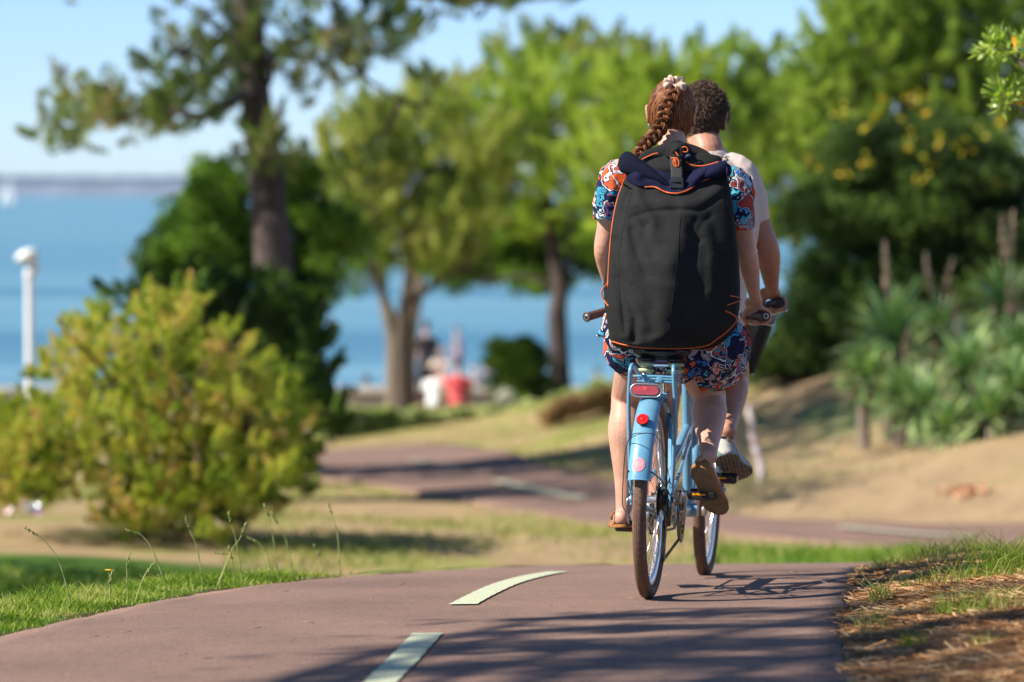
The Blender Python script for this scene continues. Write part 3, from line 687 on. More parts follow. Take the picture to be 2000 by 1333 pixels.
def hedge(name, label, D0, D1, pts, mat, per, seed, dep=.5, L=.08, W=.05, cat='hedge'):
    rng = np.random.RandomState(seed); P = []
    pts = np.array(pts, float)
    for i in range(per):
        u = rng.rand()*(len(pts)-1); k = int(u); f = u-k
        px, top, bot = pts[k]*(1-f)+pts[min(k+1, len(pts)-1)]*f
        D = D0+(D1-D0)*u/(len(pts)-1)
        v = 1-rng.rand()**1.4
        bump_ = 5*math.sin(px*.09)+4*math.sin(px*.23)
        py = bot+(top-bot+bump_)*v
        P.append(tuple(at(px+rng.randn()*4, py, D + rng.uniform(-dep, dep)*(1-.4*v))))
    o = leaf_mesh(name, np.array(P), L, W, mat, rng=rng); return tag(o, label, cat)
M_HEDGE = foliage_mat('leaf_hedge', [(.12, .19, .06), (.26, .34, .10), (.42, .48, .18), (.56, .58, .30)], trans=.25, scale=2.5)
hedge('hedge', 'low green hedge running along the shore behind the far bend', 57, 61, [(620, 812, 868), (700, 798, 872), (800, 806, 868), (900, 804, 856), (1000, 800, 838), (1080, 780, 820), (1160, 752, 800), (1230, 742, 790)], M_HEDGE, 42000, 26, L=.10, W=.065)
hedge('ground_cover', 'russet ground cover plants on the slope end of the hedge', 55, 57, [(1060, 800, 835), (1120, 775, 815), (1180, 760, 800), (1240, 752, 795), (1300, 745, 790)], foliage_mat('leaf_russet', [(.20, .17, .06), (.35, .20, .10), (.40, .24, .14)], trans=.2), 9000, 27, cat='ground cover')
# --- yuccas
M_YUC = foliage_mat('yucca_leaf', [(.06, .13, .045), (.15, .27, .09), (.30, .42, .16), (.52, .58, .27)], rough=.4, spec=.5, trans=.15)
M_DEAD = foliage_mat('dead_leaf', [(.16, .11, .08), (.30, .22, .16), (.42, .33, .25)], trans=.1)
def yucca(px, py, D, R, label, stalks=0, seed=0, n=190):
    rng = np.random.RandomState(seed)
    c = at(px, py, D); base = Vector((c.x, D, gz(c.x, D)))
    root = empty('yucca', base, label=label, cat='yucca', group='yuccas on the sandy bank')
    def blades(n, zlo, zhi, L, w_, droop, cz):
        V = []; F = []
        for i in range(n):
            az = rng.rand()*2*PI; el = math.asin(rng.uniform(zlo, zhi)); l = L*(.75+.4*rng.rand())
            d = np.array((math.cos(az)*math.cos(el), math.sin(az)*math.cos(el), math.sin(el)))
            s_ = np.array((-math.sin(az), math.cos(az), 0))
            p = np.array((0, 0, cz + .06*rng.randn()))
            k0 = len(V)
            for k, (t_, wd) in enumerate(((0, .5), (.35, 1), (.75, .7), (1, .03))):
                q = p + d*l*t_ - np.array((0, 0, droop*l*t_*t_))
                V += [q - s_*w_*wd/2, q + s_*w_*wd/2]
            for k in range(3): F.append((k0+2*k, k0+2*k+1, k0+2*k+3, k0+2*k+2))
        return V, F
    cz = c.z-base.z
    m = MB(); m.loft([(0, 0, -.1), (.03*rng.randn(), .02, cz*.5), (0, 0, cz)], [.07, .06, .05], seg=8, n=3); 
    m.build('stem', M_BARK2, root)
    V, F = blades(n, -.35, .98, R*1.1, .046, .16, cz); np_mesh('leaves', V, F, M_YUC, root)
    V, F = blades(n//3, -.98, -.3, R*.8, .04, .15, cz); np_mesh('dead_leaves', V, F, M_DEAD, root)
    for s_ in range(stalks):
        ax = rng.randn(2)*.10; H = R*(1.5+.3*rng.rand())
        ms = MB(); top = np.array((ax[0], ax[1], cz+H)); ms.loft([(0, 0, cz), top*[.5, .5, 1]-[0, 0, H*.5], top], [.007, .006, .004], seg=6, n=3, cap='flat')
        for k in range(26):
            f = .45+.55*rng.rand(); b_ = np.array((ax[0]*f, ax[1]*f, cz+H*f)); a_ = rng.rand()*2*PI; l = .13*(1.2-f)
            ms.loft([b_, b_+np.array((math.cos(a_)*l*.6, math.sin(a_)*l*.6, l*.8))], [.003, .006], seg=4, cap='flat')
        ms.build('flower_stalk', M_DEAD, root)
for i, a in enumerate([(1690, 740, 38.6, .40, 'yucca at the left foot of the clump with pale lower leaves', 0), (1760, 770, 38, .42, 'yucca between the nearest one and the low drooping one', 1), (1930, 820, 36.4, .42, 'yucca lowest of all at the edge of the sand', 0), (1850, 840, 36.6, .36, 'small yucca beside the lowest one', 0), (1990, 690, 38.4, .44, 'yucca under the tall one at the right edge', 2), (1740, 660, 39, .60, 'pale blue green yucca nearest the cyclists, dead stalk above', 2), (1800, 800, 37.5, .52, 'low yucca with drooping rosette at the front of the bank', 0), (1885, 735, 38.5, .54, 'yellow green yucca in the middle of the clump', 1),
                       (1965, 600, 40, .56, 'tall yucca with two dry flower stalks at the right edge', 3), (1985, 770, 37, .54, 'bright low yucca in the lower right of the clump', 0), (1830, 650, 41, .50, 'yucca half hidden between its neighbours with brown dead skirt', 2), (1920, 690, 40, .36, 'small blue green yucca under the tall stalked one', 1), (2060, 690, 39, .5, 'yucca at the very edge of the view', 1), (2160, 740, 38, .5, 'yucca just outside the right edge of the view', 1), (2260, 660, 40, .52, 'taller yucca farther outside the right edge', 1), (2330, 770, 37.5, .48, 'low yucca farthest to the right', 0)]):
    yucca(*a, seed=40+i)
# --- leafy branch reaching in at the upper right (with its tree outside the frame)
rng = np.random.RandomState(60)
D = 17.0
b0 = at(2330, 300, D); base = Vector((b0.x, D, gz(b0.x, D)))
_at0 = at
def at(px, py, D): return _at0(px+16, py+8, D)
pt = empty('pittosporum_tree', base, label='glossy leafed branches with a few orange leaves reaching in at the upper right', cat='tree')
m = MB()
m.loft([tuple(base-Vector((0, 0, .1))), tuple(at(2335, 700, D)), tuple(at(2300, 400, D)), tuple(at(2280, 150, D)), tuple(at(2260, -60, D))], [.08, .07, .055, .04, .02], seg=9, n=5)
def br(pts, r0, r1): m.loft([tuple(at(a, b, D+c)) for a, b, c in pts], list(np.linspace(r0, r1, len(pts))), seg=7, n=5)
br([(2290, 260, 0), (2180, 220, -.05), (2080, 180, -.1), (2000, 135, -.1), (1970, 108, -.1), (1935, 96, -.08)], .028, .004)
br([(2300, 380, 0), (2180, 310, .05), (2080, 240, .05), (2000, 215, 0), (1965, 200, 0), (1935, 175, 0)], .024, .004)
br([(2000, 135, -.1), (1985, 110, -.15), (1990, 85, -.15)], .006, .003)
br([(1985, 112, -.1), (1955, 90, -.1), (1925, 90, -.1)], .005, .003)
br([(1970, 205, 0), (1985, 180, 0), (1998, 155, 0)], .005, .003)
P = []; A = []
for (px, py, dd, k) in [(1922, 88, -.08, 30), (1940, 74, -.08, 26), (1962, 84, -.1, 30), (1985, 82, -.15, 26), (1998, 96, -.15, 22), (1915, 98, -.05, 12), (1948, 100, -.06, 16), (2010, 110, -.1, 24), (2040, 90, -.1, 40), (2080, 140, -.1, 40), (2120, 100, 0, 60),
                        (1938, 175, 0, 34), (1952, 190, 0, 26), (1970, 172, 0, 26), (1990, 155, 0, 22), (1945, 200, 0, 14), (1998, 140, 0, 18), (2040, 190, 0, 30), (2080, 230, 0, 40), (2150, 280, 0, 60), (2200, 100, 0, 80), (2240, 0, 0, 90), (2260, 200, 0, 90), (2200, -60, .2, 90)]:
    c = np.array(at(px, py, D+dd))
    for i in range(k):
        d = unit(rng.randn(1, 3)+np.array([[-.25, 0, .55]]))[0]
        P.append(c+d*(.018+.022*rng.rand())); A.append(d)
M_PIT = foliage_mat('glossy_leaf', [(.13, .22, .03), (.26, .38, .06), (.40, .50, .10), (.50, .55, .14)], rough=.32, spec=.6, scale=12)
def oriented_leaves(name, P, A, L, W, mat, rng):
    P = np.array(P); A = unit(np.array(A)); n = len(P)
    b = unit(np.cross(A, unit(rng.randn(n, 3)))); c = np.cross(A, b)
    l = (L*(.7+.6*rng.rand(n)))[:, None]; w_ = (W*(.7+.5*rng.rand(n)))[:, None]
    V = []; rows = [(0, .12, 0), (.3, .8, .004), (.65, 1, .004), (.92, .55, 0), (1.0, .08, -.004)]
    for (t_, wd, up_) in rows:
        q = P + A*l*(t_-.1) + c*up_
        V += [q-b*w_*wd/2, q+b*w_*wd/2]
    V = np.stack(V, 1).reshape(-1, 3); k = 10
    F = np.concatenate([np.stack([np.arange(n)*k+2*j, np.arange(n)*k+2*j+1, np.arange(n)*k+2*j+3, np.arange(n)*k+2*j+2], -1) for j in range(4)])
    return np_mesh(name, V, F, mat, smooth=True)
M_ORL = simple('orange_leaf', (.75, .33, .02), .4)
for o in (m.build('trunk', M_BARK2), oriented_leaves('foliage', P, A, .062, .017, M_PIT, rng),
          ) + tuple(oriented_leaves('orange_leaf', [p_], [a_], .05, .02, M_ORL, rng) for p_, a_ in ((at(1966, 84, D-.2), (-.2, -.2, 1)), (at(1985, 178, D-.1), (.3, -.1, 1)), (at(1968, 195, D-.1), (1, 0, .2)))):
    o.parent = pt; o.matrix_parent_inverse = Matrix.Translation(-base)
at = _at0
# --- off-frame pine left of the camera: its boughs throw the shade bands on the near path
rng = np.random.RandomState(70)
base = Vector((-9.0, 2.6, gz(-9.0, 2.6)))
sp = empty('pine_tree', base, label='pine standing outside the view on the left, its boughs shading the near path', cat='pine tree')
m = MB(); m.loft([(0, 0, -.2), (.1, 0, 3), (0, .1, 6), (.2, 0, 8.6)], [.24, .2, .15, .05], seg=10, n=5)
P = []
cot = 1/math.tan(SUN_EL)
def shade(x0, x1, y, H, wy=.16, n=420, gap=.0):
    """a bough at height H whose shadow falls on the path from x0 to x1 at distance y"""
    z0_ = base.z; a = np.array((x0-SH.x*H*cot-base.x, y-SH.y*H*cot-base.y, H-z0_)); b = np.array((x1-SH.x*H*cot-base.x, y+.12-SH.y*H*cot-base.y, H+.15-z0_))
    m.loft([(0, 0, H-.8), tuple(a*[.5, .5, 1]-[0, 0, .3]), tuple(a), tuple(b)], [.06, .045, .03, .012], seg=6, n=3)
    for i in range(n):
        f = rng.rand(); q = a+(b-a)*f
        P.append(q+rng.randn(3)*[.16, wy*(.5+.9*math.sin(f*9+y*3)**2), .12])
shade(.15, 1.15, 12.62, 6.0, .07, 260)
shade(.1, 1.3, 12.1, 6.6, .08, 300)
shade(-.35, .5, 11.55, 7.2, .08, 200)
shade(.25, 1.3, 11.45, 6.2, .12, 380)
shade(-.35, 1.2, 10.95, 6.8, .12, 480)
shade(-.15, 1.3, 10.3, 7.6, .24, 700)
shade(.1, 1.6, 9.2, 7.0, .4, 900)
shade(1.35, 3.2, 11.7, 6.4, .12, 300); shade(1.3, 2.6, 12.9, 6.0, .08, 160)
m.build('trunk', M_BARK, sp)
rng2 = np.random.RandomState(71)
b2 = Vector((-8.7, 17.5, gz(-8.7, 17.5)))
s2t = empty('oak_tree', b2, label='broad oak outside the view on the left, shading the grass of the hollow', cat='oak tree')
m2 = MB(); m2.loft([(0, 0, -.2), (.1, .1, 2), (0, .2, 4), (.1, 0, 6)], [.2, .17, .12, .05], seg=10, n=5)
P2 = []
for i in range(150):
    c_ = np.array((rng2.uniform(-2.0, 1.6), rng2.uniform(-1.5, 5.0), rng2.uniform(4.2, 6.6)))
    P2.append(c_+rng2.randn(60, 3)*.3)
    if i < 14: m2.loft([(0, 0, 3.4), tuple(c_*.6+np.array((0, 0, 1.4))), tuple(c_)], [.06, .04, .015], seg=6, n=3)
b3 = Vector((-6.8, 37.0, gz(-6.8, 37.0)))
s3t = empty('pine_tree', b3, label='wide spreading pine outside the view on the left, dappling the sandy bank', cat='pine tree')
m3 = MB(); m3.loft([(0, 0, -.2), (.1, .1, 2.5), (.3, .2, 4.6), (.4, 0, 7.2)], [.24, .2, .15, .05], seg=10, n=5)
P3 = []
for i in range(40):
    c_ = np.array((rng2.uniform(.6, 3.2), rng2.uniform(-4.5, 6.0), rng2.uniform(5.6, 7.4)))
    P3.append(c_+rng2.randn(120, 3)*[.34, .34, .18])
    if i < 18: m3.loft([(.3, .2, 4.4), tuple(c_*.55+np.array((0, 0, 2.6))), tuple(c_)], [.07, .045, .015], seg=6, n=3)
m3.build('trunk', M_BARK, s3t); leaf_mesh('crown', np.concatenate(P3), .2, .05, M_PINE, s3t, rng=rng2)
m2.build('trunk', M_BARK3, s2t); leaf_mesh('crown', np.concatenate(P2), .13, .08, M_OAK, s2t, rng=rng2)
leaf_mesh('crown', np.array(P), .17, .05, M_PINE, sp, rng=rng)
# ================================================================== NEAR VERGES
def blades(name, B, H, W, lean, mat, rng, parent=None, bend=.5):
    n = len(B); az = rng.rand(n)*2*PI
    d = np.stack([np.cos(az), np.sin(az), 0*az], -1)*(lean*(.3+rng.rand(n)))[:, None]
    az2 = rng.rand(n)*PI; s_ = np.stack([np.cos(az2), np.sin(az2)*.4, 0*az2], -1)
    H = (H*(.5+rng.rand(n)))[:, None] if np.isscalar(H) else H[:, None]; W_ = (W*(.7+.6*rng.rand(n)))[:, None]
    up_ = np.array((0, 0, 1.))
    rows = []
    for t_, wd in ((0, 1), (.5, .8), (1, .06)):
        q = B + up_*H*t_*(1-.25*bend*t_) + d*H*t_*t_
        rows += [q-s_*W_*wd/2, q+s_*W_*wd/2]
    V = np.stack(rows, 1).reshape(-1, 3)
    k = np.arange(n)*6
    F = np.concatenate([np.stack([k, k+1, k+3, k+2], -1), np.stack([k+2, k+3, k+5, k+4], -1)])
    return np_mesh(name, V, F, mat, parent)
M_GRASS = foliage_mat('grass_blade', [(.05, .10, .01), (.13, .22, .02), (.23, .33, .03), (.42, .40, .13)], trans=.35, scale=3)
M_GRASS2 = foliage_mat('grass_dry', [(.10, .17, .03), (.20, .27, .05), (.38, .36, .12), (.50, .38, .18)], trans=.3, scale=5)
M_NEEDLE = foliage_mat('pine_needle', [(.11, .05, .025), (.32, .15, .06), (.52, .27, .11), (.62, .42, .23)], trans=.05, rough=.6, scale=6)
rng = np.random.RandomState(80)
n = 60000
y = rng.uniform(11.0, 17.5, n); off = np.abs(rng.randn(n))*.9; x = xl(y)-off-.0+.02*rng.randn(n)
keep = (x > -3.4) & (rng.rand(n) < np.clip(.35+off*3, 0, 1)*sstep(16.3, 15.3, y)); x = x[keep]; y = y[keep]
B = np.stack([x, y, ground_z(x, y)-.005], -1)
H = (.015+.042*np.clip((xl(y)-x)*2.2, 0, 1))*(.5+rng.rand(len(x)))*(1+.5*fbm(x, y, 4, 3))
tag(blades('verge_grass', B, np.clip(H, .01, .2), .006, .8, M_GRASS, rng), 'short green grass on the left verge of the path', 'grass', kind='stuff')
# valley and hollow grass
n = 26000
y = rng.uniform(18, 31, n); x = rng.uniform(-.145, .16, n)*y
px = 1000+7500*x/y
keep = ((px > 1380) & (y > 26.5) & (y < 30.2)) | ((px < 560) & (y < 24.5+1.0*fbm(x, y, .8, 9)))
x = x[keep]; y = y[keep]
tag(blades('hollow_grass', np.stack([x, y, ground_z(x, y)-.01], -1), .09, .014, .7, M_GRASS, rng), 'lush green grass in the hollow beyond the crest', 'grass', kind='stuff')
n = 70000
y = 24+34*rng.rand(n)**1.2; x = rng.uniform(-.075, .145, n)*y
poly = np.concatenate([Lc[:, :2], Rc[::-1, :2]])
ins = np.zeros(n, bool)
for (x1, y1), (x2, y2) in zip(poly, np.roll(poly, -1, 0)):
    cnd = ((y1 > y) != (y2 > y)); 
    if abs(y2-y1) > 1e-9: ins ^= cnd & (x < (x2-x1)*(y-y1)/(y2-y1)+x1)
keep = ~ins & (fbm(x, y, 1.1, 61) > rng.rand(n)*1.0-.30) & ~((1000+7500*x/y > 1500) & (rng.rand(n) < .7))
x = x[keep]; y = y[keep]
tag(blades('dry_grass', np.stack([x, y, ground_z(x, y)-.01], -1), .06, .016, .9, M_GRASS2, rng), 'dry straw coloured grass on the slopes', 'grass', kind='stuff')
# right verge: litter of needles
n = 120000
y = rng.uniform(9.3, 17.0, n); x = xr(y)+.0+rng.rand(n)**.8*2.4-.03
z = ground_z(x, y)
L = .035+.05*rng.rand(n)**1.5; az = rng.randn(n)*1.1 + np.where(rng.rand(n) < .5, 0, PI); tl = rng.randn(n)*.16
d = np.stack([np.cos(az)*np.cos(tl), np.sin(az)*np.cos(tl), np.sin(tl)], -1); s_ = np.stack([-np.sin(az), np.cos(az), .6*rng.randn(n)], -1)
kk = rng.rand(n) < np.clip(.55+.7*fbm(x, y, 3.2, 44), .08, 1); x = x[kk]; y = y[kk]; z = z[kk]; L = L[kk]; d = d[kk]; s_ = s_[kk]; n = len(x)
Cn = np.stack([x, y, z+.003+.012*rng.rand(n)**2], -1)
wd = .0007+.0008*rng.rand(n)
V = np.stack([Cn-d*L[:, None]/2-s_*wd[:, None], Cn-d*L[:, None]/2+s_*wd[:, None], Cn+d*L[:, None]/2+s_*wd[:, None], Cn+d*L[:, None]/2-s_*wd[:, None]], 1).reshape(-1, 3)
tag(np_mesh('pine_needles', V, np.arange(4*n).reshape(n, 4), M_NEEDLE), 'carpet of fallen rust coloured pine needles on the right verge', 'pine needles', kind='stuff')
# soil clods at the broken asphalt edge
V = []; F = []
m = MB()
for i in range(420):
    y_ = rng.uniform(9.4, 16.5); x_ = float(xr(y_))+.015+abs(rng.randn())*.05; r_ = .004+.012*rng.rand()**2
    m.ball((x_, y_, gz(x_, y_)+r_*.2-.008), (r_*1.3, r_*1.2, r_*.8), 6, 4)
for i in range(160):
    y_ = rng.uniform(9.6, 16.5); x_ = float(xr(y_))+.1+rng.rand()*1.8; r_ = .004+.009*rng.rand()**2
    m.ball((x_, y_, gz(x_, y_)+r_*.2), (r_*1.3, r_*1.2, r_*.8), 6, 4)
tag(m.build('soil_crumbs', simple('soil', (.10, .065, .045), .95, var=.5, scale=60)), 'dark crumbs of soil and grit along the broken asphalt edge', 'soil', kind='stuff')
# grit and stray needles on the asphalt
m = MB()
for i in range(90):
    y_ = rng.uniform(10, 15.5); x_ = rng.uniform(float(xl(y_))+.05, float(xr(y_))-.05)
    if i % 3: m.ball((x_, y_, gz(x_, y_)+.001), (.003, .003, .002), 5, 4)
    else:
        a = rng.rand()*PI; m.tube([(x_, y_, gz(x_, y_)+.002), (x_+.04*math.cos(a), y_+.04*math.sin(a), gz(x_, y_)+.004)], .0012, 4)
tag(m.build('path_grit', simple('grit', (.30, .22, .15), .9, var=.6, scale=40)), 'scattered grit and needles lying on the asphalt', 'grit', kind='stuff')
# tufts on the right verge, each one a thing
tufts = [(1720, 1175, .05, .06, 60, 'low tuft with bleached curled blades at the corner of the path'), (1790, 1150, .07, .05, 40, 'thin tuft right behind the corner tuft'), (1930, 1130, .16, .085, 170, 'tallest green tuft at the right of the verge'), (1985, 1120, .14, .10, 170, 'broad tuft in the right edge of the view'),
         (1850, 1145, .1, .06, 70, 'grey green tuft left of the tallest tuft'), (1880, 1195, .11, .045, 110, 'tuft in the middle of the needle litter'), (1780, 1262, .05, .04, 60, 'small bright tuft low on the needle litter'), (1960, 1190, .1, .045, 80, 'pale low tuft below the broad one'), (1760, 1112, .07, .05, 60, 'tuft on the skyline of the verge, left end'), (1830, 1110, .1, .06, 80, 'tuft on the skyline of the verge, middle'), (1900, 1108, .12, .08, 110, 'tuft on the skyline of the verge, behind the tallest one'), (1930, 1262, .06, .03, 40, 'sparse flat tuft near the lower right corner')]
for (px, py, r_, h_, k, lb) in tufts:
    g = G(px, py) if py > 1116 else None
    if g is None: 
        D_ = 15.6 + .6*rng.rand(); a = at(px, 1000, D_); g = Vector((a.x, D_, gz(a.x, D_)))
    az = rng.rand(k)*2*PI; rr = r_*np.sqrt(rng.rand(k))*.8
    B = np.stack([rr*np.cos(az), rr*np.sin(az), 0*az-.004], -1)
    o = blades('grass_tuft', B, h_*1.35, .0035, 1.0, M_GRASS2 if 'grey' in lb or 'bleach' in lb or 'pale' in lb or 'sparse' in lb else M_GRASS, rng)
    o.location = g; tag(o, lb, 'grass tuft', 'grass tufts on the right verge')
# sparse blades through the litter
n = 16000
y = rng.uniform(11.5, 17.5, n); x = xr(y)+.04+rng.rand(n)*2.2
keep = fbm(x, y, 2.5, 21) > .28-.5*sstep(14.0, 15.6, y); x = x[keep]; y = y[keep]
tag(blades('sparse_grass', np.stack([x, y, ground_z(x, y)-.003], -1), .05, .003, 1.0, M_GRASS2, rng), 'sparse blades of grass growing through the needle litter', 'grass', kind='stuff')
# stalks rising over the left verge
stalks = [([(142, 1165), (118, 1105), (85, 1055), (48, 1030)], 'dark bowed grass stalk at the far left', 1), ([(398, 1120), (386, 1075), (372, 1040), (362, 1010)], 'pale stalk with a bent seed head in front of the bush trunk', 2), ([(422, 1118), (450, 1080), (470, 1050), (480, 1022)], 'green stalk leaning right beside the bush trunk', 2),
          ([(545, 1110), (535, 1060), (525, 1010), (515, 985)], 'tall stalk standing highest on the verge', 3), ([(575, 1108), (560, 1060), (545, 1030), (530, 1000)], 'tall pale stalk leaning against the highest one', 2), ([(635, 1100), (622, 1085), (612, 1065)], 'short stalk at the right end of the row', 2), ([(665, 1100), (660, 1050), (650, 1010), (640, 980)], 'fine yellow stalk at the end of the row', 3),
          ([(250, 1145), (248, 1110), (252, 1082)], 'upright stalk with a narrow head left of the bush trunk', 1), ([(215, 1160), (216, 1130), (220, 1115)], 'short stalk under the yellow flower', 1), ([(262, 1160), (280, 1130), (298, 1102)], 'slanting stalk right of the yellow flower', 1), ([(460, 1115), (452, 1090), (446, 1068)], 'whitish dead stalk among the green ones', 1),
          ([(535, 1112), (520, 1080), (500, 1058), (482, 1050)], 'stalk with a drooping branched head', 3), ([(475, 1112), (462, 1060), (450, 1020), (446, 1000)], 'stalk with twin heads behind the leaning one', 2), ([(420, 1115), (450, 1085), (440, 1082), (418, 1080)], 'curled stalk folding back on itself', 2), ([(330, 1130), (300, 1080), (275, 1045), (245, 1035)], 'long thin arching stalk over the shaded grass', 1)]
M_STALK = foliage_mat('grass_stalk', [(.12, .18, .04), (.25, .32, .08), (.45, .42, .18)], trans=.2, scale=20)
for i, (pts, lb, sd_) in enumerate(stalks):
    D_ = 13.4
    while D_ < 17.2 and (pts[0][0]-1000)/7500*D_ > float(xl(D_))-.05-.04*(i % 3): D_ += .05
    b = at(pts[0][0], pts[0][1], D_); zb = gz(b.x, D_)
    P = [Vector((b.x, D_, zb-.01))] + [at(a, c, D_) for a, c in pts[1:]]
    m = MB(); P = [p-P[0] for p in P]; m.loft(P, list(np.linspace(.0027, .0014, len(P))), seg=5, n=5, cap='flat')
    e_ = np.array(P[-1]); d_ = np.array(P[-1]-P[-2]); d_ /= np.linalg.norm(d_)
    for k in range(9):
        q = e_-d_*(.006*k); a_ = k*2.4
        m.ball(tuple(q+np.array((math.cos(a_)*.0034, math.sin(a_)*.0034, 0))), (.0028, .0028, .006), 5, 4)
    o = m.build('grass_stalk', M_STALK); o.location = Vector((b.x, D_, zb-.01)); tag(o, lb, 'grass stalk', 'tall grass stalks on the left verge')
g = at(212, 1114, 14.4)
m = MB(); m.tube([(0, 0, -.07), (.004, 0, -.03), (0, 0, 0)], .0014, 5)
fl = empty('yellow_flower', g - Vector((0, 0, .07)), label='small yellow flower above the left verge grass', cat='flower')
o = m.build('flower_stem', M_STALK, fl); o.location = (0, 0, .07)
m = MB(); m.ball((0, 0, 0), (.006, .006, .004), 8, 5)
for k in range(14):
    a_ = 2*PI*k/14; m.ball((.009*math.cos(a_), .009*math.sin(a_), .001), (.006, .0022, .0012), 6, 4, Matrix.Rotation(a_, 3, 'Z'))
o = m.build('petals', simple('petal_yellow', (.85, .48, .02), .5), fl); o.location = (0, 0, .07)
# ================================================================== THINGS IN THE BACKGROUND
# lamp post
D_ = 50; b = at(58, 700, D_); zb = gz(b.x, D_); top = at(58, 540, D_)
lp = empty('lamp_post', (b.x, D_, zb), label='white lamp post with a tilted oval head by the bay', cat='lamp post')
M_WHT = simple('white_enamel', (.80, .80, .80), .35, var=.04, scale=5)
h_ = top.z-zb
m = MB(); m.loft([(0, 0, -.1), (0, 0, h_)], [.056, .05], seg=16, cap='flat'); m.lathe((0, 0, 0), [(.11, -.05), (.11, .03), (.07, .12)], seg=16); m.build('pole', M_WHT, lp, angle=40)
m = MB(); m.loft([(0, 0, h_-.02), (.015, 0, h_+.05), (.06, 0, h_+.13), (.05, 0, h_+.22)], [.062, .075, .065, .05], seg=14, n=4); m.build('arm', M_WHT, lp)
m = MB(); m.ball((-.03, -.02, h_+.27), (.155, .17, .085), 20, 10, Matrix.Rotation(rad(-20), 3, 'Y')); m.build('lamp_head', M_WHT, lp)
m = MB(); m.ball((-.03, -.02, h_+.24), (.12, .13, .06), 16, 8, Matrix.Rotation(rad(-20), 3, 'Y')); m.build('lens', simple('lamp_glass', (.6, .62, .6), .15), lp)
# sail boat far out, small craft nearer
def boat(px, py, D_, L_, label, sail=None, hullc=(.8, .8, .8)):
    b = at(px, py, D_); o = empty('sailing_boat' if sail else 'rowing_boat', (b.x, D_, -4.2), label=label, cat='boat')
    m = MB(); n = 12; V = []; F = []
    for i in range(n+1):
        t_ = i/n; w_ = L_*.14*math.sin(PI*min(1, .12+t_*.9))**.6 if t_ < 1 else .01; h = L_*(.07+.04*t_*t_)
        V += [(L_*(t_-.5), -w_, h), (L_*(t_-.5)*.92, 0, -L_*.04), (L_*(t_-.5), w_, h)]
    for i in range(n): F += [(3*i, 3*i+1, 3*i+4, 3*i+3), (3*i+1, 3*i+2, 3*i+5, 3*i+4), (3*i, 3*i+3, 3*i+5, 3*i+2)]
    F += [(0, 2, 1), (3*n, 3*n+1, 3*n+2)]
    m.add(V, F); m.build('hull', simple('hull_paint', hullc, .4), o, smooth=False)
    if sail:
        m = MB(); m.tube([(0, 0, 0), (0, 0, L_*1.35)], L_*.012, 8); m.build('mast', simple('mast', (.6, .6, .6), .4), o)
        for sx, nm in ((-1, 'mainsail'), (1, 'jib')):
            m = MB(); V = []; F = []
            for i in range(7):
                for j in range(7):
                    u = i/6; v = j/6; xx = sx*L_*(.02+(.42 if sx < 0 else .38)*u*(1-v)); V.append((xx, -L_*.06*math.sin(PI*u)*(1-v), L_*(.16+1.1*v)))
            for i in range(6):
                for j in range(6): F.append((i*7+j, i*7+j+1, i*7+j+8, i*7+j+7))
            m.add(V, F); m.build(nm, simple('sailcloth', (.8, .8, .78), .7), o)
    return o
boat(16, 385, 1500, 8, 'white sailing boat far out in front of the opposite shore', True)
bo = boat(262, 525, 290, 1.9, 'small white boat with a person in pink on the open water', None, (.75, .8, .82))
# people
def skin_mat(name, c, blotch=.12):
    t = NT(name, .5, .4)
    nz = t.noise(14, 4, .6); nf = t.noise(240, 3, .6)
    a = (c[0]*(1-blotch), c[1]*(1-blotch*1.3), c[2]*(1-blotch*1.3)); b = (min(1, c[0]*1.06), c[1]*1.02, c[2]*1.0)
    col_ = t.ramp(nz.outputs[0], [(.3, a), (.7, b)])
    t.col(t.mix(1.0, col_, t.ramp(nf.outputs[0], [(.35, (.86, .80, .78)), (.6, (1.03, 1.03, 1.03))]), 'MULTIPLY'))
    t.b.inputs['Subsurface Weight'].default_value = .12; t.b.inputs['Subsurface Radius'].default_value = (.012, .004, .002); t.b.inputs['Subsurface Scale'].default_value = 1.0
    t.bump(nf.outputs[0], .15, .001)
    return t.m
SK_FAR = simple('skin_far', (.62, .36, .27), .5)
SK_DK = simple('skin_tan', (.38, .2, .13), .5)
def remesh(o, vox, sm=4, fac=.5, disp=None):
    md = o.modifiers.new('remesh', 'REMESH'); md.mode = 'VOXEL'; md.voxel_size = vox; md.use_smooth_shade = True
    if sm:
        s_ = o.modifiers.new('smooth', 'SMOOTH'); s_.factor = fac; s_.iterations = sm
    return o
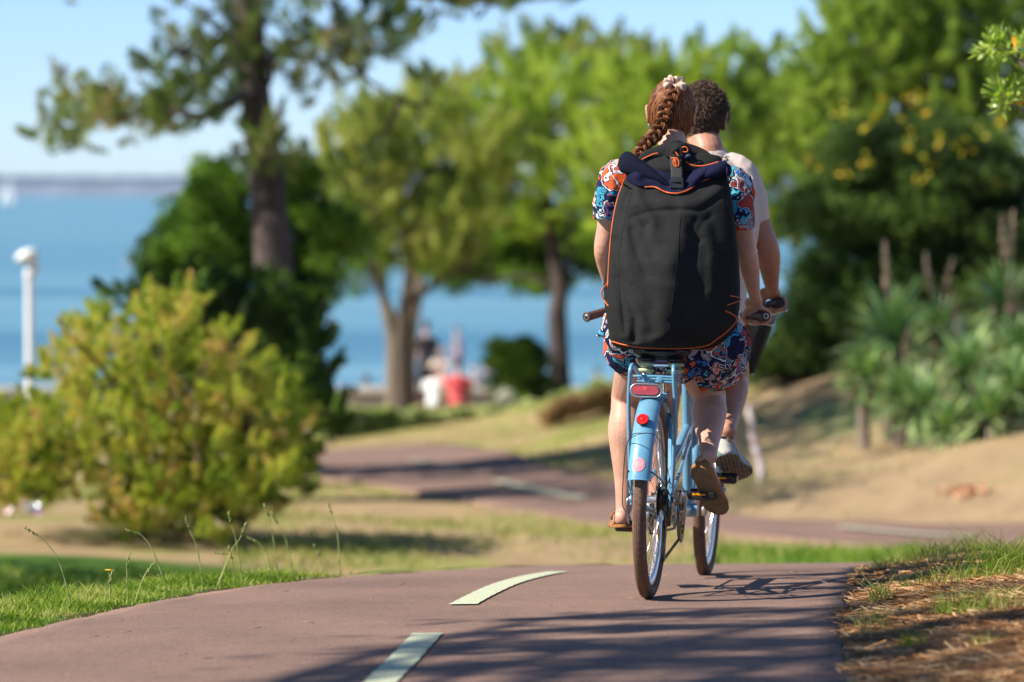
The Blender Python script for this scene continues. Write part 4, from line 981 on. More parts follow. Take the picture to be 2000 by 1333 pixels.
def far_person(loc, label, pose, skin, clothes, hair=(.05, .03, .02), yaw=0, s=1.0, hat=None, group='bathers and people by the bay'):
    o = empty('person', loc, label=label, cat='person', group=group); o.rotation_euler = (0, 0, yaw); o.scale = (s, s, s)
    m = MB()
    sit = pose == 'sit'; hz = .12 if sit else .90
    L = lambda p, r, n=4: m.loft(p, r, seg=12, n=n)
    L([(0, 0, hz), (0, .0, hz+.2), (0, .02, hz+.42), (0, .02, hz+.52)], [(.155, .10), (.125, .085), (.18, .10), (.07, .06)])
    L([(0, .02, hz+.5), (0, .03, hz+.64)], [.052, .05], 0)
    m.ball((0, .045, hz+.73), (.075, .095, .115), 16, 12)
    for sx in (-1, 1):
        if pose == 'arms': A = [(sx*.17, .02, hz+.48), (sx*.36, 0, hz+.46), (sx*.55, .04, hz+.50), (sx*.63, .05, hz+.52)]
        elif sit: A = [(sx*.17, .02, hz+.48), (sx*.24, .06, hz+.24), (sx*.16, .25, hz+.12), (sx*.10, .3, hz+.12)]
        else: A = [(sx*.17, .02, hz+.48), (sx*.22, .0, hz+.22), (sx*.24, .08, hz+.0), (sx*.24, .1, hz-.08)]
        L(A, [.05, .04, .032, .028])
        if sit: L([(sx*.09, .0, hz), (sx*.13, .42, hz+.28), (sx*.12, .75, .06), (sx*.12, .92, .03)], [.085, .06, .045, .035])
        else: L([(sx*.08, 0, hz), (sx*.09, .02, hz*.52), (sx*.10, -.02, .08), (sx*.10, .14, .03)], [.085, .06, .042, .035])
    b = m.build('body', skin, o); remesh(b, .018, 2)
    m = MB(); m.ball((0, .02, hz+.76), (.083, .10, .11), 14, 10); m.build('hair', simple('hair_far', hair, .7), o)
    if 'top' in clothes:
        m = MB(); m.loft([(0, 0, hz-.02), (0, 0, hz+.2), (0, .02, hz+.42), (0, .02, hz+.53)], [(.185, .125), (.16, .115), (.205, .125), (.08, .075)], seg=18, n=4, cap='flat')
        for sx in (-1, 1): m.loft([(sx*.16, .02, hz+.47), (sx*.23, .02, hz+.30)], [.075, .075], seg=12, cap='flat')
        c_ = m.build('shirt', simple('shirt_'+label[:6], clothes['top'], .85, var=.08, scale=12), o); remesh(c_, .014, 3)
    if 'low' in clothes:
        m = MB(); m.loft([(0, 0, hz-.06), (0, 0, hz+.12)], [(.18, .13), (.165, .12)], seg=18, cap='flat')
        if not sit:
            for sx in (-1, 1): m.loft([(sx*.085, 0, hz+.02), (sx*.1, 0, hz*clothes.get('len', .6))], [.10, .10 if clothes.get('len', .6) > .4 else .07], seg=14, cap='flat')
        m.build('shorts', simple('cloth_'+label[:6], clothes['low'], .85), o)
    if hat:
        m = MB(); m.lathe((0, .04, hz+.79), [(.10, .0), (.20, -.02), (.205, -.01), (.105, .02), (.095, .09), (.04, .115), (.005, .118)], seg=20); m.build('hat', simple('straw_hat', hat, .8), o)
    return o
def gnd(px, D_, dz=0): 
    a = at(px, 700, D_); return (a.x, D_, gz(a.x, D_)+dz)
far_person(gnd(895, 71), 'person in a coral red shirt sitting on the shore', 'sit', SK_FAR, {'top': (.60, .07, .08), 'low': (.5, .1, .1)}, yaw=.1, s=1.0)
far_person(gnd(850, 71.5), 'person in a white top and pale sun hat sitting beside the red shirt', 'sit', SK_DK, {'top': (.78, .80, .82), 'low': (.6, .6, .6)}, yaw=-.1, s=.92, hat=(.62, .5, .4))
far_person(gnd(833, 77.5), 'person in dark clothes standing behind the white hat', 'stand', SK_FAR, {'top': (.02, .02, .03), 'low': (.015, .015, .02), 'len': .1}, yaw=.3, s=1.0)
wat = [(826, 664, 97, 'bather standing just left of the person in black, head highest of the group', 'arms', 1.0), (895, 646, 122, 'bather farthest out, alone above the others', 'stand', 1.0), (866, 692, 100, 'bather waving both arms in the shallows', 'arms', .95), (925, 722, 95, 'bather standing by the clipped bush', 'stand', 1.0), (946, 712, 99, 'pale skinned bather next to the clipped bush', 'arms', .9), (715, 744, 93, 'bather in pink trunks beyond the pale trunk', 'stand', 1.0), (1168, 728, 97, 'bather half hidden by the rear rider', 'stand', 1.0), (968, 722, 104, 'bather behind the top of the clipped bush', 'stand', 1.0)]
for i, (px, py, D_, lb, ps, s_) in enumerate(wat):
    hd = at(px, py, D_); top = hd.z + .08
    far_person((hd.x, D_, top-1.70*s_), lb, ps, SK_FAR if i % 2 == 0 else simple('skin_pink', (.7, .45, .38), .5), {'low': [(.05, .1, .2), (.6, .25, .3), (.7, .3, .1)][i % 3]} , yaw=i*1.1, s=s_)
far_person((bo.location.x, 290, -4.15), 'person in pink paddling the small white boat', 'sit', SK_FAR, {'top': (.6, .35, .4)}, yaw=1.5, s=1.0)
# beach things at the far left
g = Vector(gnd(42, 33))
m = MB(); rng = np.random.RandomState(90)
V = []; F = []
for i in range(15):
    for j in range(9):
        V.append(((i/14-.5)*.34, (j/8-.5)*.5, .10*math.exp(-((i-7)/4)**2)+.02*math.sin(i*1.3)*math.cos(j)+.015))
for i in range(14):
    for j in range(8): F.append((i*9+j, i*9+j+1, i*9+j+10, i*9+j+9))
m.add(V, F); o = m.build('beach_towel', None); o.location = g
t = NT('towel_cloth', .95, .1); wv = t.n('ShaderNodeTexWave'); wv.inputs['Scale'].default_value = 2.2; wv.inputs['Distortion'].default_value = 3; t.l(t.coord(), wv.inputs['Vector'])
t.col(t.ramp(wv.outputs['Color'], [(.0, (.75, .25, .5)), (.35, (.85, .6, .55)), (.6, (.85, .8, .4)), (.9, (.8, .75, .7))])); o.data.materials.append(t.m)
tag(o, 'crumpled pink and cream towel on the grass at the far left', 'towel')
m = MB(); m.ball((0, 0, .06), .06, 18, 12); m.lathe((0, 0, .115), [(.012, 0), (.012, .012), (.004, .014)], seg=10)
o = m.build('ball', simple('ball_silver', (.55, .57, .62), .25, metal=.6)); o.location = Vector(gnd(78, 33.4)); tag(o, 'small silvery ball on the grass next to the pink towel', 'ball')
# mottled leaning stake
b = G(1489, 940, 30); tp = at(1462, 795, b.y+.1)
m = MB(); m.loft([(0, 0, -.05)] + [tuple((tp-b)*k/4 + Vector((.01*math.sin(k*2), 0, 0))) for k in range(5)], [.045, .042, .04, .038, .036, .03], seg=12, n=4)
t = NT('peeling_bark', .8, .2); vz = t.n('ShaderNodeTexVoronoi'); vz.inputs['Scale'].default_value = 16; t.l(t.coord(), vz.inputs['Vector'])
t.col(t.ramp(vz.outputs['Color'], [(.3, (.5, .4, .38)), (.5, (.66, .58, .58)), (.6, (.25, .18, .17))], 'CONSTANT'))
o = m.build('wooden_stake', t.m); o.location = b; tag(o, 'leaning mottled grey and pink stake in the sandy slope', 'stake')
# orange leaf litter patch on slope
rng = np.random.RandomState(91)
P = []
for i in range(120):
    a = G(1882+rng.randn()*26, 968+rng.randn()*6, 30); P.append((a.x, a.y, a.z+.02+.03*rng.rand()))
tag(leaf_mesh('fallen_leaves', np.array(P), .06, .04, simple('orange_litter', (.50, .26, .13), .8), rng=rng), 'patch of orange fallen leaves on the sandy slope', 'leaves', kind='stuff')
# ================================================================== TANDEM AND RIDERS
# bicycle frame of reference: x right, y forward, z up, origin where the rear tyre meets the path
YAW = rad(9.1); ROLL = rad(1.5); PIT = math.atan2(-.107, 1.85)
BM = Matrix.Translation((.479, 13.5, 0.0)) @ Matrix.Rotation(-YAW, 4, 'Z') @ Matrix.Rotation(PIT, 4, 'X') @ Matrix.Rotation(ROLL, 4, 'Y')
_c, _s = math.cos(PITCH), math.sin(PITCH)
CAMM = Matrix(((1, 0, 0), (0, _c, -_s), (0, _s, _c)))
def camspace(p):
    q = p - Vector((0, 0, CAMZ)); return Vector((q.x, q.y*_c - q.z*_s, q.y*_s + q.z*_c))
def B(px, py, y):
    """local point at forward position y that the photo shows at a pixel"""
    o = camspace(BM @ Vector((0, y, 0))); ax = camspace(BM @ Vector((1, y, 0)))-o; az = camspace(BM @ Vector((0, y, 1)))-o
    u = (px-1000)/7500; v = (666.5-py)/7500
    a, b, e = ax.x-u*ax.y, az.x-u*az.y, u*o.y-o.x
    c, d, f = ax.z-v*ax.y, az.z-v*az.y, v*o.y-o.z
    det = a*d-b*c
    return Vector(((e*d-b*f)/det, y, (a*f-e*c)/det))
def root_at(name, **k):
    o = empty(name, **k); o.matrix_world = BM; return o
# ---------- materials
t = NT('frame_blue', .3, .6)
nz = t.noise(8, 3); nd_ = t.noise(34, 6, .75); ns_ = t.noise(300, 2, .5)
c_ = t.ramp(nz.outputs[0], [(.3, (.118, .292, .425)), (.7, (.132, .322, .462))])
dirt = t.math('MULTIPLY', t.ramp(nd_.outputs[0], [(.54, (0, 0, 0)), (.72, (1, 1, 1))]), .42)
c_ = t.mix(dirt, c_, (.20, .19, .16)); c_ = t.mix(t.ramp(ns_.outputs[0], [(.74, (0, 0, 0)), (.78, (.7, .7, .7))]), c_, (.05, .06, .07))
t.col(c_); t.l(t.ramp(nd_.outputs[0], [(.4, (.22, .22, .22)), (.7, (.55, .55, .55))]), t.b.inputs['Roughness'])
t.b.inputs['Coat Weight'].default_value = .45; t.b.inputs['Coat Roughness'].default_value = .12
M_BLUE = t.m
M_CHROME = simple('polished_steel', (.62, .62, .63), .22, metal=1, var=.1, scale=20)
M_ALU = simple('brushed_aluminium', (.60, .60, .61), .35, metal=.85, var=.08, scale=40)
M_RIM = simple('rim_silver', (.62, .63, .65), .3, metal=.75, var=.05, scale=20)
M_BLKM = simple('black_metal', (.02, .02, .022), .38, metal=.3, var=.3)
M_BLKP = simple('black_plastic', (.02, .02, .02), .3, var=.3)
M_OIL = simple('oily_steel', (.07, .065, .06), .35, metal=.8, var=.5, scale=90)
t = NT('brown_rubber', .8, .3)
sp_ = t.n('ShaderNodeSeparateXYZ'); t.l(t.coord(), sp_.inputs[0])
nz = t.noise(60, 4)
t.col(t.ramp(nz.outputs[0], [(.3, (.115, .065, .042)), (.7, (.19, .112, .075))])); t.bump(nz.outputs[0], .4, .002)
M_TYRE = t.m
M_LEATH = simple('brown_leather', (.10, .045, .032), .5, var=.25, scale=80, bump=.4)
M_RED = simple('red_lens', (.42, .006, .010), .15, spec=.8, var=.3, scale=60)
M_AMB = simple('amber_reflector', (.85, .30, .01), .2, var=.3, scale=200)
def clear_mat():
    t = NT('clear_plastic', .08, .6); tr = t.n('ShaderNodeBsdfTransparent'); mx = t.n('ShaderNodeMixShader'); mx.inputs[0].default_value = .04
    t.col((.8, .8, .8)); t.l(tr.outputs[0], mx.inputs[1]); t.l(t.b.outputs[0], mx.inputs[2]); t.l(mx.outputs[0], t.out.inputs[0]); return t.m
M_CLEAR = clear_mat()
# ---------- tandem bicycle
bike = root_at('tandem_bicycle', label='light blue tandem bicycle with brown tyres ridden away by two people', cat='tandem bicycle')
RW = .35; WB = 1.85
BB1 = Vector((0, .45, .285)); BB2 = Vector((0, 1.17, .285))
SC1 = Vector((0, .27, .70)); SC2 = Vector((0, .985, .76)); HT = Vector((0, 1.50, .93)); HB = Vector((0, 1.56, .74))
m = MB()
T_ = lambda *a, **k: m.tube(*a, **k)
T_([BB1, SC1+Vector((0, -.01, .03))], .019, 12); T_([BB2, SC2+Vector((0, -.01, .03))], .019, 12)
T_([BB1, BB2], .022, 12); T_([HB+Vector((0, -.01, .03)), BB2], .022, 12)
T_([HT+Vector((0, -.005, -.03)), (0, 1.25, .70), (0, 1.05, .60), (0, .98, .575)], .02, 12, n=6)
T_([(0, 1.04, .60), (0, .7, .50), (0, .40, .42)], .018, 12, n=6)
T_([HB-Vector((0, -.01, .03)), HT+Vector((0, 0, .03))], .024, 14)
for bb in (BB1, BB2): m.loft([bb+Vector((-.037, 0, 0)), bb+Vector((.037, 0, 0))], [.027, .027], seg=18, cap='flat')
for s_ in (-1, 1):
    T_([SC1+Vector((s_*.012, 0, -.02)), (s_*.042, .16, .58), (s_*.062, .03, .385), (s_*.066, 0, .36)], .0095, 8, n=5)
    T_([BB1+Vector((s_*.018, -.02, 0)), (s_*.045, .30, .305), (s_*.062, .05, .345), (s_*.066, 0, .345)], .011, 8, n=5)
    T_([(s_*.02, .96, .55), (s_*.045, .45, .44), (s_*.066, .01, .36)], .008, 8, n=6)
    m.box((s_*.068, 0, .352), (.008, .05, .05), bev=.002)
m.build('frame', M_BLUE, bike, angle=40)
m = MB()
for s_ in (-1, 1):
    m.tube([(s_*.04, 1.575, .71), (s_*.052, 1.62, .66), (s_*.056, 1.72, .52), (s_*.055, 1.83, .37), (s_*.055, 1.85, .35)], .012, 8, n=5)
m.box((0, 1.577, .715), (.09, .04, .03), bev=.006)
m.build('fork', M_BLUE, bike, angle=40)
def wheel(y0, steer=0, cass=False, orange_at=(2.6,)):
    w_ = empty('wheel'); w_.parent = bike; w_.location = (0, y0, RW); w_.rotation_euler = (0, 0, steer)
    m = MB(); m.torus((0, 0, 0), .3255, .0245, (1, 0, 0), 96, 20)
    # tread blocks
    for k in range(96):
        a = 2*PI*k/96
        for s_ in (-1, 1):
            for b_ in (.12, .42, .72):
                b0 = b_-.12; b1 = b_+.12
                P = [(.3255+.0257*math.cos(b))*1.0 for b in (b0, b1)]; X = [s_*.0257*math.sin(b) for b in (b0, b1)]
                a0 = a-.027; a1 = a+.027; V = []
                for (r_, x_) in zip(P, X):
                    for q in (a0, a1): V.append((x_, r_*math.cos(q), r_*math.sin(q)))
                m.add(V, [(0, 1, 3, 2)])
    m.build('tyre', M_TYRE, w_)
    m = MB(); m.lathe((0, 0, 0), [(.306, -.0125), (.298, -.0135), (.284, -.009), (.278, -.004), (.278, .004), (.284, .009), (.298, .0135), (.306, .0125)], (1, 0, 0), 96, closed=True)
    m.build('rim', M_RIM, w_)
    m = MB(); m.lathe((0, 0, 0), [(.008, -.075), (.008, -.05), (.014, -.048), (.026, -.036), (.026, -.033), (.014, -.03), (.013, .03), (.026, .033), (.026, .036), (.014, .048), (.008, .05), (.008, .075)], (1, 0, 0), 24)
    m.build('hub', M_ALU, w_, angle=30)
    m = MB()
    for k in range(36):
        a = 2*PI*k/36+.05; s_ = 1 if k % 2 else -1; dl_ = (1 if (k//2) % 2 else -1)*.9
        m.tube([(s_*.034, .024*math.cos(a+dl_), .024*math.sin(a+dl_)), (0, .279*math.cos(a), .279*math.sin(a))], .0011, 5)
        m.tube([(0, .266*math.cos(a), .266*math.sin(a)), (0, .28*math.cos(a), .28*math.sin(a))], .0022, 5)
    m.build('spokes', M_CHROME, w_)
    for a in orange_at:
        m = MB(); m.box((.012, .19*math.cos(a), .19*math.sin(a)), (.007, .03, .075), Matrix.Rotation(a-PI/2, 3, 'X'), bev=.003); m.build('reflector', M_AMB, w_, smooth=False)
    return w_
wheel(0, 0, orange_at=(2.55, 5.6)); wheel(WB, rad(0.5), orange_at=(1.2,))
# mudguards
def guard(name, y0, R, a0, a1, wd=.036, n=40, mat=M_BLUE):
    m = MB(); V = []; F = []; K = 14
    for i in range(n+1):
        a = a0+(a1-a0)*i/n
        for th in range(2):
            for k in range(K+1):
                b_ = -1.25+2.5*k/K
                r_ = (wd - th*.0022); rr = R-.022+ r_*math.cos(b_)*.8; x_ = r_*math.sin(b_)/.95
                V.append((x_, y0+rr*math.cos(a), RW+rr*math.sin(a)))
    W_ = 2*(K+1)
    for i in range(n):
        for k in range(K):
            F.append((i*W_+k, i*W_+k+1, (i+1)*W_+k+1, (i+1)*W_+k)); F.append((i*W_+K+1+k, (i+1)*W_+K+1+k, (i+1)*W_+K+2+k, i*W_+K+2+k))
        for k in (0, K): F.append((i*W_+k, (i+1)*W_+k, (i+1)*W_+K+1+k, i*W_+K+1+k))
    for i in (0, n):
        for k in range(K): F.append((i*W_+k, i*W_+k+1, i*W_+K+2+k, i*W_+K+1+k))
    m.add(V, F); 
    # rolled lip at the rear edge
    lip = [(-.036+.072*k/10, 0, 0) for k in range(11)]
    e = []
    for k in range(K+1):
        b_ = -1.25+2.5*k/K; rr = R-.022+wd*math.cos(b_)*.8; e.append((wd*math.sin(b_)/.95, y0+rr*math.cos(a1), RW+rr*math.sin(a1)))
    m.tube(e, .0022, 6)
    o = m.build(name, mat, bike, angle=50); fix_normals(o); return o
rg = guard('mudguard', 0, .372, rad(48), rad(168.5), .040)
guard('mudguard', WB, .372, rad(30), rad(178), .032)
# mudguard stays and brake cable
m = MB()
for s_ in (-1, 1): m.tube([(s_*.07, 0, .36), (s_*.06, -.2, .42), (s_*.040, -.355, .455)], .0025, 6, n=3)
m.tube([B(1262, 846, -.40), B(1235, 850, -.36), B(1222, 880, -.25), B(1217, 940, -.08), B(1216, 985, -.02), B(1222, 1000, .0), B(1224, 1015, .02)], .0016, 6, n=6)
m.tube([B(1232, 856, -.385), B(1250, 848, -.40), B(1278, 850, -.385), B(1296, 880, -.2), B(1318, 990, .1)], .0014, 6, n=6)
m.build('cable', M_BLKM, bike)
# round sticker with number
a_s = rad(160.5)
def on_guard(b_, a, R=.372, wd=.040, off=.0012):
    rr = R-.022+(wd+off)*math.cos(b_)*.8; return Vector(((wd+off)*math.sin(b_)/.95, rr*math.cos(a), RW+rr*math.sin(a)))
m = MB(); V = [on_guard(-.12, a_s)]; F = []
K = 28
for ring in (0.25, .5, .75, 1.0):
    for k in range(K):
        q = 2*PI*k/K; V.append(on_guard(-.12+ring*.0235/.042*math.cos(q), a_s+ring*.0235/.35*math.sin(q)))
for k in range(K): F.append((0, 1+k, 1+(k+1) % K))
for r_ in range(3):
    for k in range(K): F.append((1+r_*K+k, 1+(r_+1)*K+k, 1+(r_+1)*K+(k+1) % K, 1+r_*K+(k+1) % K))
m.add(V, F); stk = m.build('sticker', simple('sticker_pink', (.66, .25, .29), .6, var=.2, scale=160), bike); fix_normals(stk)
def text_mesh(s, size, name, extrude=.0002, shear=0.0):
    cu = bpy.data.curves.new(name, 'FONT'); cu.body = s; cu.size = size; cu.align_x = 'CENTER'; cu.align_y = 'CENTER'; cu.extrude = extrude; cu.shear = shear; cu.resolution_u = 4
    o = bpy.data.objects.new(name+'_tmp', cu); COL.objects.link(o)
    me = bpy.data.meshes.new_from_object(o.evaluated_get(bpy.context.evaluated_depsgraph_get())); bpy.data.objects.remove(o); return me
me = text_mesh('1928', .0165, 'sticker_number')
for v in me.vertices:
    p = on_guard(-.12 - v.co.x/.042*-1, a_s - v.co.y/.35, off=.0022); v.co = p
link('sticker_number', me, simple('sticker_white', (.85, .83, .82), .5), bike)
# rear carrier
m = MB()
for s_ in (-1, 1):
    x_ = s_*.078
    m.tube([(s_*.072, -.005, .37), (x_, -.03, .50), (x_+s_*.004, -.075, .68), (x_, -.10, .77), (x_-s_*.002, -.105, .805), (x_-s_*.006, -.075, .822), (x_-s_*.012, .0, .80), (x_-s_*.02, .12, .772), (x_-s_*.045, .20, .765)], .0075, 10, n=6)
m.tube([(-.072, -.055, .782), (0, -.06, .784), (.072, -.055, .782)], .005, 8, n=3)
m.tube([(-.062, -.03, .765), (.066, -.03, .765)], .0042, 8); m.tube([(-.07, .06, .775), (.07, .06, .775)], .004, 8); m.tube([(-.06, .14, .77), (.06, .14, .77)], .004, 8)
for x_ in (-.028, .022): m.box((x_, -.062, .772), (.02, .006, .02), bev=.001)
m.tube([(-.02, -.05, .775), (-.012, .2, .765)], .004, 8); m.tube([(.02, -.05, .775), (.012, .2, .765)], .004, 8)
m.build('carrier', M_BLUE, bike, angle=50)
# carrier light: red lens in a clear stadium shaped case
lc = B(1262, 763, -.14)
def stadium(w_, h, n=10):
    r_ = h/2; out = []
    for k in range(n+1): a = -PI/2+PI*k/n; out.append((w_/2-r_+r_*math.cos(a), r_*math.sin(a)))
    for k in range(n+1): a = PI/2+PI*k/n; out.append((-w_/2+r_+r_*math.cos(a), r_*math.sin(a)))
    return out
def plate(prof, c, y0, y1, shrink=.0, bulge=0):
    m = MB(); n = len(prof); V = []
    for (yy, sc) in ((y0, 1-shrink), (y0+.3*(y1-y0), 1), (y1, 1)):
        V += [(c[0]+p[0]*sc, c[1]+yy, c[2]+p[1]*sc) for p in prof]
    F = [tuple(range(n))[::-1], tuple(2*n+k for k in range(n))]
    for j in range(2):
        for k in range(n): F.append((j*n+k, (j*n+(k+1) % n), ((j+1)*n+(k+1) % n), (j+1)*n+k))
    return m.add(V, F)
tl = plate(stadium(.108, .044), lc, -.006, .03, .06).build('tail_light', simple('light_case', (.10, .10, .11), .3), bike, angle=30); fix_normals(tl)
o = plate(stadium(.094, .031), lc, -.013, .0, .06).build('red_lens', M_RED, tl, angle=30); fix_normals(o)
o = plate(stadium(.107, .042), lc, -.018, -.0065, .08).build('clear_case', M_CLEAR, tl, angle=30); fix_normals(o)
m = MB()
nn = 22; pr = stadium(.110, .045); m.loft([(lc[0]+p[0], lc[1]-.008, lc[2]+p[1]) for p in pr], [.0022]*len(pr), seg=6, closed=True, cap=None); m.build('case_rim', M_ALU, tl)
m = MB(); m.box((lc[0], lc[1]-.012, lc[2]+.006), (.014, .006, .012), bev=.002); m.build('light_bulb', simple('red_plastic', (.8, .03, .03), .2), tl, smooth=False)
# round reflector on the mudguard
rc_ = on_guard(-.12, rad(134)); nrm = Vector((0, math.cos(rad(150)), math.sin(rad(150))))
m = MB(); m.lathe(rc_+nrm*.004, [(.014, -.01), (.0215, .006), (.0225, .010), (.021, .013), (.0205, .0125)], nrm, 32); rl = m.build('mudguard_light', M_BLKP, bike, angle=30)
m = MB(); m.lathe(rc_+nrm*.015, [(.0205, 0), (.020, .004), (.013, .005), (.012, .0035), (.007, .0035), (.006, .006), (.002, .0075)], nrm, 32); m.build('red_lens', simple('red_reflector', (.78, .015, .01), .12, spec=.9, var=.3, scale=200), rl, angle=25)
# transmission
m = MB()
for i, r_ in enumerate((.022, .025, .028, .032, .036, .041, .047)):
    x_ = .055-.0045*i; N = int(r_*2*PI/.0127)*2*2
    prof = [((r_-.003 if (k//2) % 2 else r_)*1.0) for k in range(N)]
    V = []; 
    for xx in (x_-.001, x_+.001): V += [(xx, prof[k]*math.cos(2*PI*k/N), RW+prof[k]*math.sin(2*PI*k/N)) for k in range(N)]
    m.add(V, [tuple(range(N))[::-1], tuple(range(N, 2*N))]+[(k, (k+1) % N, N+(k+1) % N, N+k) for k in range(N)])
m.lathe((0, 0, RW), [(.016, .02), (.016, .062), (.010, .064), (.010, .075)], (1, 0, 0), 20)
m.build('cassette', M_OIL, bike, smooth=False)
m = MB(); m.torus((.026, 0, RW), .056, .003, (1, 0, 0), 40, 6, (1.6, .4)); m.lathe((.024, 0, RW), [(.012, 0), (.057, .0), (.057, .002), (.012, .002)], (1, 0, 0), 40); m.build('spoke_guard', M_OIL, bike)
def toothed(c, r_, x_, name, mat, hole=.62):
    m = MB(); N = int(2*PI*r_/.0127)*4; V = []
    rr = [(r_+.002 if (k//2) % 2 else r_-.0025) for k in range(N)]
    for xx in (x_-.0015, x_+.0015):
        V += [(xx, c[1]+rr[k]*math.cos(2*PI*k/N), c[2]+rr[k]*math.sin(2*PI*k/N)) for k in range(N)]
        V += [(xx, c[1]+r_*hole*math.cos(2*PI*k/N), c[2]+r_*hole*math.sin(2*PI*k/N)) for k in range(N)]
    F = []
    for k in range(N):
        l = (k+1) % N
        F += [(k, l, N+l, N+k), (2*N+k, 3*N+k, 3*N+l, 2*N+l), (k, 2*N+k, 2*N+l, l), (N+k, N+l, 3*N+l, 3*N+k)]
    m.add(V, F)
    for q in range(5):
        a = 2*PI*q/5+.3; m.box((x_, c[1]+r_*.36*math.cos(a), c[2]+r_*.36*math.sin(a)), (.004, r_*.62, .016), Matrix.Rotation(a, 3, 'X'), bev=.001)
    return m.build(name, mat, bike, smooth=False)
toothed(BB1, .086, .052, 'chainring', M_OIL); toothed(BB1, .072, -.050, 'timing_ring', M_OIL); toothed(BB2, .072, -.050, 'timing_ring', M_OIL)
m = MB(); m.lathe((.058, BB1.y, BB1.z), [(.098, 0), (.102, .002), (.098, .004), (.070, .004), (.070, 0)], (1, 0, 0), 64, closed=True); m.build('chain_guard', M_BLKP, bike, angle=30)
def chain(path, name):
    P = []; tot = 0
    for i in range(len(path)-1):
        a, b = Vector(path[i]), Vector(path[i+1]); L_ = (b-a).length; k = max(1, int(L_/.0127))
        for q in range(k): P.append((a+(b-a)*(q/k), (b-a).normalized()))
    m = MB()
    for i, (p, d) in enumerate(P):
        ang = math.atan2(d.z, d.y); R = Matrix.Rotation(ang, 3, 'X'); wx = .0068 if i % 2 else .0045
        c = p+d*.0063
        for s_ in (-1, 1): m.box((c.x+s_*wx/2, c.y, c.z), (.0011, .0145, .0082), R)
        m.tube([(c.x-.0035, c.y-.0, c.z), (c.x+.0035, c.y, c.z)], .0032, 6)
    return m.build(name, M_OIL, bike, smooth=False)
arc = lambda c, r_, a0, a1, x_, n=8: [(x_, c[1]+r_*math.cos(rad(a0+(a1-a0)*k/n)), c[2]+r_*math.sin(rad(a0+(a1-a0)*k/n))) for k in range(n+1)]
HC = (0, 0, RW); PU = (0, .055, .262); PL = (0, .03, .150)
chain([(.046, 0, RW+.036)] + arc(BB1, .087, 95, -85, .052, 12) + [(.045, .03, PL[2]-.016)] + arc(PL, .019, -90, -200, .045) + arc(PU, .019, -60, 100, .045) + arc(HC, .036, -30, -270, .045, 12), 'chain')
chain(arc(BB1, .073, 270, 90, -.05, 12) + arc(BB2, .073, 90, -90, -.05, 12) + [(-.05, BB1.y, BB1.z-.073)], 'timing_chain')
m = MB()
m.box((.050, .043, .205), (.003, .026, .145), Matrix.Rotation(-.2, 3, 'X'), bev=.001); m.box((.038, .043, .205), (.003, .026, .145), Matrix.Rotation(-.2, 3, 'X'), bev=.001)
m.box((.060, .03, .285), (.02, .05, .045), Matrix.Rotation(.4, 3, 'X'), bev=.004); m.box((.066, .01, .315), (.012, .03, .05), bev=.003)
for c in (PU, PL): m.lathe((.044, c[1], c[2]), [(.005, -.004), (.018, -.002), (.018, .002), (.005, .004)], (1, 0, 0), 20)
m.tube([(.068, .0, .31), (.075, -.03, .30), (.072, -.02, .35), (.055, .12, .34)], .0022, 6, n=4)
m.build('derailleur', M_OIL, bike, smooth=False)
m = MB()
m.tube([(-.082, 0, RW), (.085, 0, RW)], .0045, 12); m.tube([(-.06, 0, RW), (-.082, 0, RW)], .009, 12); m.tube([(-.084, .0, RW+.002), (-.088, .01, .30), (-.078, .02, .26)], .003, 6, n=3); m.tube([(.075, 0, RW), (.085, 0, RW)], .008, 12)
m.build('skewer', M_CHROME, bike)
# cranks and pedals
def crank(bb, py_r, pz_r, py_l, pz_l):
    for s_, (y_, z_) in ((1, (py_r, pz_r)), (-1, (py_l, pz_l))):
        m = MB(); x0 = s_*.066; x1 = s_*.086
        a = Vector((x0, bb.y, bb.z)); b = Vector((x1, y_, z_))
        m.loft([a, a+(b-a)*.5, b], [(.010, .017), (.008, .013), (.008, .014)], seg=12, up=(0, -(b-a).z, (b-a).y), n=3)
        m.lathe((x0, bb.y, bb.z), [(.020, -s_*.012), (.021, 0), (.014, s_*.009)], (1, 0, 0), 20)
        m.lathe((x1, y_, z_), [(.0145, -.009), (.0145, .009)], (1, 0, 0), 18)
        cr = m.build('crank', M_ALU, bike, angle=40)
        pc = Vector((s_*.150, y_, z_)); R = Matrix.Rotation(rad(10), 3, 'X')
        m = MB(); m.tube([(x1, y_, z_), (s_*.195, y_, z_)], .007, 10)
        for dy in (-.03, .03): m.box(pc+R @ Vector((0, dy, 0)), (.094, .010, .030), R, bev=.003); 
        for dx in (-.047, -.015, .047): m.box(pc+Vector((dx, 0, 0)), (.009, .066, .024), R, bev=.003)
        m.box(pc+R @ Vector((.0, -.037, -.006)), (.07, .004, .012), R, bev=.002)
        pd = m.build('pedal', M_BLKP, bike, smooth=False)
        for dy in (-.0365, .0365):
            mm = MB(); mm.box(pc+R @ Vector((-.01*s_, dy, .007)), (.046, .004, .008), R, bev=.001); mm.build('reflector', M_AMB, pd, smooth=False)
PR1 = B(1383, 967, .285); PR2 = B(1424, 940, 1.0)
PLZ = B(1205, 1027, .605).z
crank(BB1, .295, PR1.z, .605, PLZ); crank(BB2, 1.015, PR2.z+.01, 1.325, PLZ)
